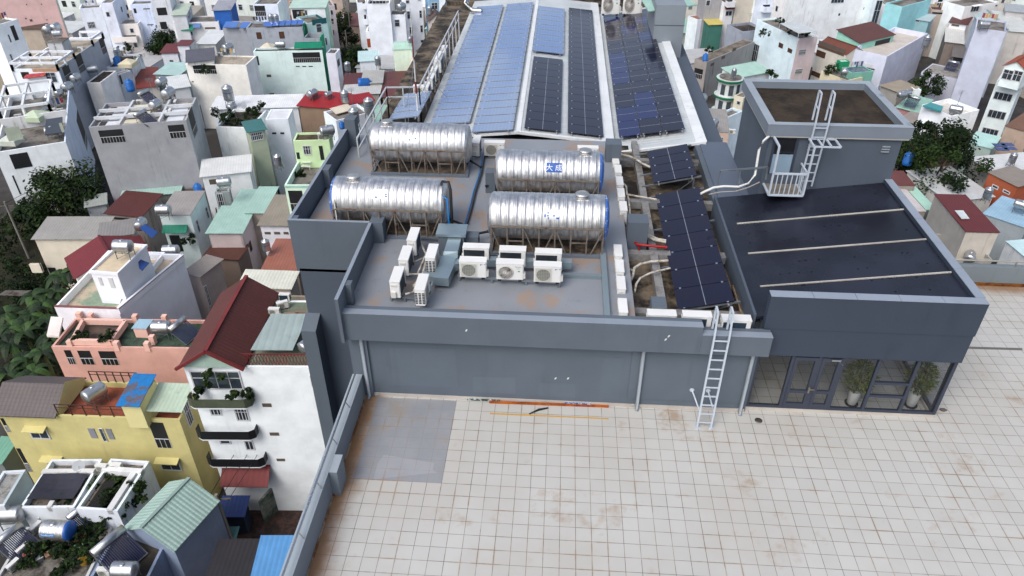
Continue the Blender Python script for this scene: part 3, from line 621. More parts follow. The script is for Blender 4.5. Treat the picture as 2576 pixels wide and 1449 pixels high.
# ============================================================ WATER TANKS
def ss_mat():
    t = NT('stainless'); n = t.noise(1.3, 3, .5, (1, 1, 1), 3); n2 = t.noise(5, 4, .6); n3 = t.noise(2.2, 4, .6, (3, 3, .3), 8)
    c = t.mix(t.ramp(n2, .35, .7), lin((192, 193, 195)), lin((214, 215, 216)))
    c = t.mix(t.ramp(n3, .6, .74, 0, .35), c, lin((150, 136, 112)))
    t.bump(t.math('MULTIPLY_ADD', n, 1.0, t.math('MULTIPLY', n2, .03)), .1, .03)
    return t.out(c, t.ramp(n2, .3, .7, .4, .52), 1.0)
SS = ss_mat()
BLUEW = RUSTY((44, 96, 178), (196, 206, 220), .4, .56, .6, 5); BLUE = PAINT((34, 84, 158), .4, .15, 0); WHITEL = PAINT((222, 224, 228), .45, .05, 0)
def tank_profile(L, R, ribs=True):
    pr = [(0, .0), (.02, R*.45), (.05, R*.72), (.095, R*.9), (.14, R*.965), (.17, R*.97), (.175, R*1.0), (.2, R*1.0)]
    x = .26; n = max(1, int((L-.5)/.25)) if ribs else 0
    st = (L-.52)/n if n else 0
    for i in range(n):
        c = .26+st*(i+.5)
        for k in (-.05, 0, .05): pr += [(c+k-.014, R), (c+k-.005, R+.009), (c+k+.005, R+.009), (c+k+.014, R)]
    pr += [(L-a, b) for a, b in reversed(pr[:8])]
    return pr
def cyl_patch(mb, cx, th0, R, axis_o, w, h, m, curve=None):
    """curved rectangle w x h on a tank lying along x: th0 = angle down from the top towards -y"""
    n = 6; vs = []
    for j in range(n+1):
        th = th0+(j/n-.5)*h/R
        for s_ in (-.5, .5): vs.append((axis_o[0]+cx+s_*w, axis_o[1]-R*math.sin(th), axis_o[2]+R*math.cos(th)))
    mb.add(vs, [(2*j, 2*j+2, 2*j+3, 2*j+1) for j in range(n)], m)
def cyl_text(mb, txt, size, cx, th0, R, ao, m):
    vs, fs = textmesh(txt, size)
    mb.add([(ao[0]+cx+v.x, ao[1]-R*math.sin(th0-v.y/R), ao[2]+R*math.cos(th0-v.y/R)) for v in vs], fs, m)
def big_tank(x0, x1, yc, zc, R, label, capR, capL, lid, sticker, plinth=True):
    L = x1-x0; th = thing('water_tank', ((x0+x1)/2, yc, FZ), label, 'water tank', 'stainless steel water tanks on the roof'); ao = (x0, yc, zc)
    MB().lathe(tank_profile(L, R), ao, (1, 0, 0), 48).build('tank_body', SS, th)
    mb = MB(); mx = L*lid
    mb.ob((x0+mx-.22, yc-.2, zc+R-.06), (.44, 0, 0), (0, .4, 0), (0, 0, .065)); mb.build('hatch_plate', SS, th)
    MB().lathe([(0, .2), (.09, .2), (.095, .22), (.115, .22), (.14, .12), (.16, .03)], (x0+mx, yc, zc+R-.01), (0, 0, 1), 24).build('hatch', METAL((200, 200, 198), .35, .9), th)
    if capR: MB().lathe([(0, R*.985), (.03, R*.985), (.075, R*.93), (.12, R*.75), (.15, R*.48), (.172, .05)], (x1-.165, yc, zc), (1, 0, 0), 40).build('end_label', BLUEW, th)
    if capL: MB().lathe([(0, R*.985), (.03, R*.985), (.075, R*.93), (.12, R*.75), (.15, R*.48), (.172, .05)], (x0+.165, yc, zc), (-1, 0, 0), 40).build('end_label', BLUEW, th)
    # frame
    fx0, fx1 = x0+.18, x1-.2; yf, yr = yc-R-.03, yc+R+.03; zb = FZ+.1; zt = zc+.0
    mb = MB()
    for y in (yf, yr): mb.beam((fx0, y, zt), (fx1, y, zt), .045)
    for x in (fx0, fx1): mb.beam((x, yf, zt-.35), (x, yr, zt-.35), .04)
    mb.build('top_rail', RUSTF, th)
    n = 7
    for i in range(n+1):
        x = fx0+(fx1-fx0)*i/n
        for y in (yf, yr): mb = MB(); mb.beam((x, y, zb), (x, y, zt), .04); mb.build('leg', RUSTF, th)
        mb4 = MB(); mb4.beam((x, yf, zb+.32), (x, yr, zb+.32), .04); mb4.beam((x, yf+.42, zb), (x, yf+.42, zb+.32), .035); mb4.beam((x, yr-.42, zb), (x, yr-.42, zb+.32), .035); mb4.build('cross_support', RUSTF, th)
    for a, b in ((0, .6), (2, 2.7), (4, 3.3), (4, 4.7), (7, 6.3)):
        xa = fx0+(fx1-fx0)*a/n; xb = fx0+(fx1-fx0)*b/n
        for y in (yf+.02, yr-.02): mb2 = MB(); mb2.beam((xa, y, zt-.03), (xb, y, zb+.03), .035); mb2.build('brace', RUSTF, th)
    for a, b in ((1, 2), (5, 6)):
        mb2 = MB(); mb2.beam((fx0+(fx1-fx0)*a/n, yf, zb+.42), (fx0+(fx1-fx0)*b/n, yf, zb+.42), .035); mb2.build('brace', RUSTF, th)
    mb = MB()
    for y in (yf-.06, yr-.06): mb.box(fx0-.1, y, FZ, fx1+.12, y+.12, zb)
    for x in (fx0-.1, fx1): mb.box(x, yf+.06, FZ, x+.12, yr-.06, zb)
    mb.build('plinth', PAINT((96, 106, 118), .6, .08, .1), th)
    mb = MB(); mb.box(fx0+.02, yf+.063, FZ, fx1, yr-.063, FZ+.012); mb.build('base_sheet', RUSTY((120, 106, 90), (52, 44, 36), .8, .4, .62, 1.5), th)  # mottled brown sheet on the deck between the plinths
    # stickers
    mb = MB(); sx, th0, kind = sticker; r2 = R+.0135
    if kind == 'full':
        cyl_patch(mb, sx, th0, r2, ao, .54, .33, 0); cyl_text(mb, '大 成', .25, sx, th0+.03, r2+.003, ao, 1)
        mb.build('label', [BLUE, WHITEL], th)
    else:
        rnd = random.Random(int(x0*10)+5); cyl_patch(mb, sx, th0, r2, ao, .5, .3, 2)
        for i in range(9 if kind == 'half' else 4): cyl_patch(mb, sx+rnd.uniform(-.22, .2), th0+rnd.uniform(-.1, .16), r2+.003+.0007*i, ao, rnd.uniform(.03, .1), rnd.uniform(.03, .09), rnd.choice((0, 0, 1)))
        mb.build('label', [BLUE, WHITEL, METAL((206, 208, 210), .4, .7)], th)
    return th
ZC, TR = 4.22, .73
big_tank(-5.92, -2.05, 10.3, ZC, TR, 'large steel water tank at the back left of the roof, nearest the striped mast', 0, 0, .18, (1.7, 1.02, 'little'))
big_tank(-6.15, -2.25, 5.7, ZC, TR, 'large steel water tank at the front left with blue and black pipes on its end', 0, 1, .2, (1.75, .85, 'half'))
big_tank(-1.0, 2.85, 8.15, ZC, TR, 'large steel water tank at the back right with an intact blue sign', 1, 0, .82, (2.1, .95, 'full'))
big_tank(-.95, 2.9, 4.92, ZC, TR, 'large steel water tank at the front right with a peeled sign and blue end', 1, 0, .77, (2.05, 1.0, 'half'))
# pipes
def pipe(pts, r, m, name, label, cat='pipe', n=7): return solo(MB().tube(pts, r, n), name, m, label, cat)
BLUEP = PAINT((24, 110, 176), .35, .1, 0); REDP = PAINT((150, 14, 26), .4, .1, 0); LAG = RUSTY((190, 186, 178), (140, 128, 112), .8, .45, .65, 4)
zz = FZ+.06
K = [P('B1', x, y, zz) for x, y in ((2285, 90), (2250, 290), (2185, 490), (2150, 640), (2100, 810))]
pipe(K, .022, BLUEP, 'water_pipe', 'blue water pipe running along the deck between the left and right tanks')
pipe([k+Vector((.09, .02, .01)) for k in K], .03, BLACKP, 'water_pipe', 'black water pipe lying beside the blue pipe between the tanks')
ex = -2.2
pipe([(ex-.28, 5.5, ZC+TR-.02), (ex-.22, 5.42, ZC+TR+.12), (ex-.02, 5.36, ZC+TR+.14), (ex+.06, 5.2, ZC+TR-.05), (ex+.07, 5.1, 3.9), (ex+.08, 5.05, FZ+.05)], .05, BLACKP, 'riser_pipe', 'thick black riser pipe curling over the end of the front left tank')
pipe([(ex-.2, 5.2, ZC+.42), (ex-.05, 5.1, ZC+.42), (ex-.02, 5.02, 3.9), (ex, 4.98, FZ+.05)], .032, BLUEP, 'riser_pipe', 'bright blue riser pipe down the end of the front left tank')
for a, b, lb in ((('B1', 2160, 170), ('B1', 2265, 235), 'short black link pipe from the back left tank to the deck pipes'), (('B1', 1950, 760), ('B1', 2070, 805), 'short black link pipe from the front left tank to the deck pipes'), (('B1', 2400, 400), ('B1', 2310, 425), 'short black link pipe from the back right tank to the deck pipes'), (('B1', 2340, 880), ('B1', 2200, 910), 'short black link pipe from the front right tank to the deck pipes')):
    A, B = P(*a, 3.5), P(*b, 3.5); pipe([A, A+(B-A)*.15, A+(B-A)*.85, B], [.055, .04, .04, .05], BLACKP, 'link_pipe', lb)
pipe([PY('B1', 785, 560, 4.95), PY('B1', 815, 770, 4.95)], .022, WHITEP, 'overflow_pipe', 'thin white overflow pipe down the left end of the front left tank')
K = [P('B2', x, y, 3.0) for x, y in ((985, 845), (1100, 850), (1210, 857), (1225, 880), (1238, 990), (1255, 1012), (1390, 1025), (1560, 1040))]
pipe(K, .045, REDP, 'fire_pipe', 'bright red pipe crossing from the front right tank to the solar array')
pipe([K[5]+Vector((.1, 0, 0)), Vector((K[5].x+.1, K[5].y, 2.5))], .03, REDP, 'pipe_support', 'short red pipe support under the bright red pipe', 'pipe')
HZ = 2.95
for i, (pts, r, lb) in enumerate((
    (((1140, 790), (1200, 830), (1290, 885), (1400, 930), (1470, 960), (1550, 975)), .05, 'thick lagged hose bundle running under the large solar array'),
    (((1150, 800), (1230, 865), (1320, 910), (1430, 965), (1550, 990)), .04, 'lagged hose lying just in front of the thick hose bundle'),
    (((1125, 400), (1150, 430), (1155, 500), (1175, 560), (1185, 650), (1185, 740), (1215, 810)), .035, 'pale hose running down beside the upper air conditioner row'),
    (((1165, 510), (1250, 525), (1340, 540), (1455, 560)), .035, 'pale hose crossing from the upper air conditioners to the solar array'),
    (((1085, 105), (1180, 125), (1250, 155), (1310, 195), (1390, 235)), .045, 'white hose from the tall column to the small solar array'),
    (((1150, 1415), (1195, 1370), (1215, 1330), (1230, 1250), (1290, 1210), (1390, 1185), (1570, 1175)), .045, 'lagged hose curving from the lower air conditioners under the array'),
    (((1235, 1490), (1250, 1410), (1290, 1350), (1390, 1300), (1590, 1250)), .035, 'white hose curving up from the foremost air conditioner to the array'),
    (((1135, 1255), (1200, 1265), (1225, 1290)), .03, 'short pale hose at the lower air conditioner row'))):
    pipe([P('B2', x, y, HZ) for x, y in pts], r, LAG, 'hose', lb, 'hose')
for i in range(3):
    pipe([P('C2', x+i*28, y, 2.75) for x, y in ((2225, -20), (2260, 100), (2300, 220), (2345, 350), (2375, 440))], .035, RUSTY((134, 116, 98), (90, 76, 62), .8), 'hose', 'brown lagged hose in the bundle between the array and the glass room', 'hose')['group'] = 'brown lagged hoses beside the glass room roof'

# ============================================================ AIR CONDITIONERS
ACW = PAINT((214, 215, 214), .45, .05, .1); ACG = PAINT((196, 196, 190), .5, .05, .1); COIL = PAINT((40, 46, 54), .5, .25, 0, 0, .4, 6); COILB = PAINT((36, 52, 66), .5, .25, 0, 0, .4, 6)
DAIK = PAINT((40, 140, 190), .4, 0, 0)
def make_ac(kind):
    r = thing('air_conditioner', (0, 0, 0), 'white air conditioner', 'air conditioner', 'air conditioner outdoor units')
    bm = bmesh.new(); bmesh.ops.create_cube(bm, size=1)
    bmesh.ops.scale(bm, vec=(.8, .29, .56), verts=bm.verts[:]); bmesh.ops.translate(bm, vec=(0, 0, .32), verts=bm.verts[:])
    bmesh.ops.bevel(bm, geom=bm.edges[:], offset=.018, segments=2, affect='EDGES')
    mb = MB(); bm.verts.index_update(); mb.add([v.co.copy() for v in bm.verts], [[v.index for v in f.verts] for f in bm.faces], 0); bm.free()
    for x in (-.3, .3): mb.box(x-.05, -.16, 0, x+.05, .16, .045, 1)
    mb.box(-.405, -.15, .585, .405, .15, .606)
    mb.build('casing', [ACW, BLACKP], r)
    cx = -.12
    if kind == 'square':
        mb = MB(); mb.box(-.37, -.158, .07, .13, -.146, .55, 0); mb.build('grille_plate', ACG, r)
        mb = MB(); mb.lathe([(0, .2), (.003, .2)], (cx, -.159, .31), (0, -1, 0), 28, 0)
        for i in range(9): mb.box(cx-.2+.05*i-.003, -.168, .11, cx-.2+.05*i+.003, -.163, .51, 1); mb.box(cx-.2, -.168, .11+.05*i-.003, cx+.2, -.164, .11+.05*i+.003, 1)
        mb.build('fan_grille', [PAINT((112, 114, 110), .6), PAINT((168, 168, 160), .5)], r)
        mb = MB(); mb.add([(.22, -.147, .52), (.28, -.147, .525), (.22, -.147, .47)], [(0, 2, 1)], 0); mb.add([(.285, -.147, .525), (.26, -.147, .49), (.3, -.147, .525)], [(0, 1, 2)], 1); mb.box(.33, -.1475, .51, .38, -.146, .525, 2); mb.build('logo', [BLUE, DAIK, PAINT((60, 62, 66), .5)], r)
    else:
        mb = MB(); mb.lathe([(0, .235), (.012, .235), (.02, .215)], (cx, -.146, .31), (0, -1, 0), 36, 0); mb.lathe([(.02, .2), (.024, .2)], (cx, -.146, .31), (0, -1, 0), 36, 1)
        for i in range(26):
            a = 2*math.pi*i/26; pts = [(cx+q*math.cos(a+q*4), -.174, .31+q*math.sin(a+q*4)) for q in (.04, .09, .14, .2)]; mb.tube(pts, .005, 4, 2)
        mb.lathe([(.024, .03), (.036, .03)], (cx, -.146, .31), (0, -1, 0), 14, 2); mb.build('fan_grille', [PAINT((188, 188, 186), .5), PAINT((92, 84, 74), .6), PAINT((206, 206, 204), .5)], r)
        vs, fs = textmesh('Panasonic', .055); mb = MB(); mb.add([(.25+v.x*.8, -.1475, .5+v.y) for v in vs], fs, 0); vs, fs = textmesh('INVERTER', .03); mb.add([(.25+v.x*.8, -.1475, .44+v.y) for v in vs], fs, 0); mb.box(.24, -.148, .33, .3, -.1465, .37, 1)
        mb.build('logo', [PAINT((50, 52, 56), .5), PAINT((70, 150, 120), .5)], r)
    mb = MB(); mb.box(-.26, .144, .09, .37, .152, .53); mb.build('back_coil', COILB if kind == 'square' else COIL, r)
    mb = MB(); [mb.box(-.408, -.1+.1*j-.035, .12+.055*i, -.398, -.1+.1*j+.035, .155+.055*i) for i in range(7) for j in range(3)]; mb.build('side_louvre', COIL, r)
    mb = MB(); mb.box(.4, -.12, .08, .455, .02, .26); mb.build('valve_cover', ACG, r); mb = MB(); mb.box(.4, -.1, .45, .418, .06, .5); mb.build('handle', ACG, r)
    return r
pa, pb = make_ac('square'), make_ac('spiral'); usedac = []
def AC(k, x, y, z0, yaw, label, proto=pa, sc=1.0, grp='air conditioner outdoor units on the plant deck'):
    p = P(k, x, y, z0+.6*sc); usedac.append((p, z0))
    return copy_thing(proto, (p.x, p.y, z0), rad(yaw), sc, label, grp)
Z1 = 3.4
for i, (u, v, lb, pr) in enumerate(((1190, 652, 'white air conditioner with a square grille, front row, nearest the duct', pa), (1283, 657.5, 'white air conditioner with a round spiral grille, middle of the front row', pb), (1378, 664, 'white air conditioner with a square grille, right end of the front row', pa))): AC('V', u, v, Z1, 0, lb, pr)
for u, v, lb in ((1198, 618, 'air conditioner showing its dark back, behind the left front unit'), (1290, 624.5, 'air conditioner showing its dark back, behind the spiral grille unit'), (1380, 631, 'air conditioner showing its dark back, behind the right front unit')): AC('V', u, v, Z1, 180, lb, pb)
for u, v, yw, lb in ((1040, 588, -90, 'sideways air conditioner nearest the left tank, rearmost of the left group'), (1020, 636, -90, 'sideways air conditioner in the middle of the left file'), (998.5, 689.5, -90, 'sideways air conditioner at the front left corner of its steel frame'), (1086.5, 631, 90, 'sideways air conditioner with louvred end right against the metal duct'), (1060.6, 708.6, 90, 'sideways air conditioner with louvred end at the front of the left frame')): AC('V', u, v, Z1, yw, lb)
Z2 = 2.85
for u, v, lb in ((1549, 402, 'rearmost air conditioner of the upper file beside the right tanks'), (1555, 424.5, 'second air conditioner from the rear in the upper file by the right tanks'), (1559, 454.4, 'third air conditioner from the rear in the upper file by the right tanks'), (1562.5, 484.4, 'fourth air conditioner from the rear in the upper file, behind its front unit'), (1568, 518, 'front air conditioner of the upper file, just behind the red pipe')): AC('V', u, v, Z2, -90, lb, pa, .86, 'air conditioners in a file beside the right tanks')
for u, v, lb in ((1555, 629.5, 'rearmost air conditioner of the lower file, beside the grey column'), (1559, 668, 'second air conditioner from the rear in the lower file'), (1562.5, 711, 'third air conditioner from the rear in the lower file'), (1567, 768, 'foremost air conditioner of the lower file, by the front roof edge')): AC('V', u, v, Z2, -90, lb, pa, .86, 'air conditioners in a file beside the right tanks')
for u, v, lb in ((1665, 786, 'air conditioner behind the front roof edge, leftmost of three with dark backs'), (1754, 789.5, 'air conditioner behind the front roof edge, between its two neighbours'), (1853, 799, 'air conditioner behind the front roof edge, beside the ladder top')): AC('V', u, v, 2.75, 180, lb, pa, 1.0, 'air conditioners behind the front roof edge')
for u, v, lb in ((1199, 350, 'small sideways air conditioner between the rear left tank and the hall'), (1244, 356, 'small front facing air conditioner between the rear tanks and the hall')): AC('V', u, v, 3.3, -90 if u < 1210 else 0, lb, pa, 1, 'air conditioners in front of the hall')
AC('B2', 765, 30, 3.25, 0, 'air conditioner half hidden behind the lid of the rear right tank', pa, 1, 'air conditioners in front of the hall')
for i, (x, y, s) in enumerate(((1893, 475, 1), (1860, 535, 1), (1838, 565, 1.3), (1793, 690, 1), (1760, 765, 1), (1715, 850, 1), (1655, 860, .9))):
    AC('A1', x, y, 2.7, -90 if i < 6 else 0, ['rearmost air conditioner along the walkway rail left of the hall', 'second rearmost air conditioner along the walkway rail', 'tall air conditioner along the walkway rail', 'air conditioner just in front of the tall one on the walkway', 'air conditioner beside the blue sheet edge on the walkway', 'foremost air conditioner at the rail corner of the walkway', 'small front facing unit at the rail corner by the mast'][i], pa, s, 'air conditioners along the hall walkway')
for i, (u, v) in enumerate(((1537, 3), (1591, 3))):
    p = P('V', u, v-6, 3.9); copy_thing(pb, (p.x, p.y, 2.9), 0, (1.45, 1.2, 2.2), ['large fan unit beyond the solar panels, the left of the pair', 'large fan unit beyond the solar panels, the right of the pair'][i], 'large fan units beyond the hall')
def stand(pts, legs, zt, z0, label):
    th = thing('steel_stand', (*pts[0][:2], z0), label, 'steel stand'); mb = MB(); n = len(pts)
    for i in range(n): a, b = pts[i], pts[(i+1) % n]; mb.beam((a[0], a[1], zt), (b[0], b[1], zt), .06, .05)
    mb.build('frame', GALV, th)
    for a in legs: mb = MB(); mb.beam((a[0], a[1], z0), (a[0], a[1], zt-.03), .055); mb.build('leg', GALV, th)
stand([(-1.62, 2.6), (1.42, 2.45), (1.42, 3.75), (-1.62, 3.9)], [(-1.6, 2.62), (-.62, 2.56), (.41, 2.52), (1.4, 2.47), (-1.6, 3.88), (1.4, 3.73)], 3.37, FZ, 'galvanised steel stand carrying the double row of air conditioners')
f0, f1 = P('V', 985, 757, FZ), P('V', 1075, 763, FZ); dy = 3.3
stand([(f0.x, f0.y), (f1.x, f1.y), (f1.x+.15, f1.y+dy), (f0.x+.15, f0.y+dy)], [(f0.x, f0.y), (f0.x+.4, f0.y), (f1.x-.35, f1.y), (f1.x, f1.y), (f0.x+.15, f0.y+dy), (f1.x+.15, f1.y+dy)], 3.37, FZ, 'galvanised steel stand under the sideways group of air conditioners')
for q in (((1040, 660), (1075, 645), (1063, 690), (1040, 720)), ((1030, 690), (1056, 690), (1040, 735), (1020, 740)), ((1060, 615), (1072, 640), (1050, 690))):
    pipe([P('V', u, v, 3.55) for u, v in q], .035, LAG, 'hose', {4: 'lagged hose curving between the sideways air conditioners', 3: 'lagged hose dropping beside the rear sideways air conditioner'}[len(q)] + (' at the front' if q[0][0] == 1030 else ''), 'hose')
# hood and duct
hd = thing('vent_hood', (-2.1, 4.4, FZ), 'grey masonry vent hood with a zinc lid between the tanks and the duct', 'vent hood')
c = [P('V', (1700+x/3.677)*.644, (860+y/3.677)*.644, 4.02) for x, y in ((10, 185), (435, 215), (475, 70), (60, 45))]
xa, xb_, ya, yb2 = c[0].x, c[1].x, c[1].y, c[2].y
mb = MB(); mb.box(xa+.06, ya+.06, FZ, xb_-.06, yb2, 3.93); mb.box(xb_-.06+.003, ya+.25, FZ, xb_+.36, yb2, 3.8); mb.build('body', GREY, hd)
mb = MB(); mb.box(xa, ya, 3.93, xb_, yb2+.05, 4.02); mb.build('lid', ZINC, hd)
du = thing('air_duct', (-2.3, 3, FZ), 'folded zinc air duct stepping down from the vent hood between the air conditioners', 'duct')
zd = 3.62; dq = lambda x, y, z=zd: P('V', (1700+x/3.677)*.644, (860+y/3.677)*.644, z)
a, b, c_, d_ = dq(-40, 820), dq(190, 838), dq(330, 510), dq(95, 510)
mb = MB(); mb.slab([a, b, c_, d_], .28); mb.build('section', ZINC, du)
e, f = dq(125, 455, 3.72), dq(325, 460, 3.72); g_, h = PY('V', 1119+.0, 648, ya+.03), None
mb = MB(); mb.slab([d_+Vector((.02, 0, .004)), c_+Vector((-.02, 0, .004)), Vector((f.x, f.y, 3.74)), Vector((e.x, e.y, 3.74))], .26)
mb.slab([Vector((e.x, e.y+.003, 3.74)), Vector((f.x, f.y+.003, 3.74)), Vector((f.x+.04, ya+.05, 3.88)), Vector((e.x+.06, ya+.05, 3.88))], .3); mb.build('section', ZINC, du)
l0, l1 = dq(265, 640), dq(360, 620); mb = MB(); mb.slab([l0, l1, dq(345, 560), dq(300, 545)], .25); mb.build('branch', ZINC, du)
mb = MB(); q = [P('V', (1250+x/5.152)*.644, (980+y/5.152)*.644, zd-.05) for x, y in ((2040, 500), (2290, 525), (2330, 425), (2080, 405))]; mb.slab(q, .2); mb.build('branch', ZINC, du)
mb = MB(); yy = 3.2; mb.box(-1.35, yy, 3.36, 1.75, yy+.22, 3.6); mb.build('branch', ZINC, du)
# small debris on the terrace
def bar(a, b, w, h, m, label, cat, nm): A, B = P(*a, 0), P(*b, 0); A.z = B.z = h/2+.005; solo(MB().beam(A, B, w, h), nm, m, label, cat)
bar(('V', 1231, 1013), ('V', 1531, 1024), .07, .05, RUSTY((176, 92, 28), (92, 36, 22), .6, .4, .62, .7), 'rusty orange steel bar lying along the foot of the grey wall', 'steel bar', 'steel_bar')
A, B = P('V', 1331, 1043, 0), P('V', 1378, 1028, 0)
solo(MB().tube([A+Vector((0, 0, .03)), A+(B-A)*.5+Vector((0, .05, .03)), B+Vector((0, 0, .03))], [.015, .035, .025], 6), 'rubber_strip', BLACKP, 'short black rubber strip on the tiles before the yellow line', 'strip')
p = P('C2', 2480, 1335, 0); solo(MB().lathe([(0, .11), (.012, .11), (.016, .07), (.018, .02)], (p.x, p.y, .003), (0, 0, 1), 16), 'floor_drain', METAL((120, 118, 114), .5), 'small round metal floor drain on the tiles left of the glass doors', 'drain')
p = P('C3', 1765, 1240, 0); solo(MB().tube([p+Vector((-.1, .06, .03)), p+Vector((0, 0, .05)), p+Vector((.1, .02, .03))], [.03, .06, .02], 6), 'rag', PAINT((96, 88, 90), .8, .4), 'small crumpled dark rag beside the glass room corner', 'rag')
p = P('C1', 2290, 1120, .06); q_ = P('C1', 2430, 1124, .06)
solo(MB().ob((p.x-.5, .83, .01), (1.0, 0, 0), (0, .03, 0), (0, 0, .06)), 'paint_strip', RUSTY((24, 60, 62), (190, 200, 200), .6, .5, .6, 5), 'torn dark green tape along the wall foot left of the steel bar', 'tape')
p = P('V', 1452, 1012, .06); solo(MB().ob((p.x-.38, .83, .01), (.8, 0, 0), (0, .03, 0), (0, 0, .075)), 'paint_strip', RUSTY((24, 70, 140), (190, 200, 210), .6, .5, .6, 6), 'torn blue tape along the wall foot above the steel bar', 'tape')
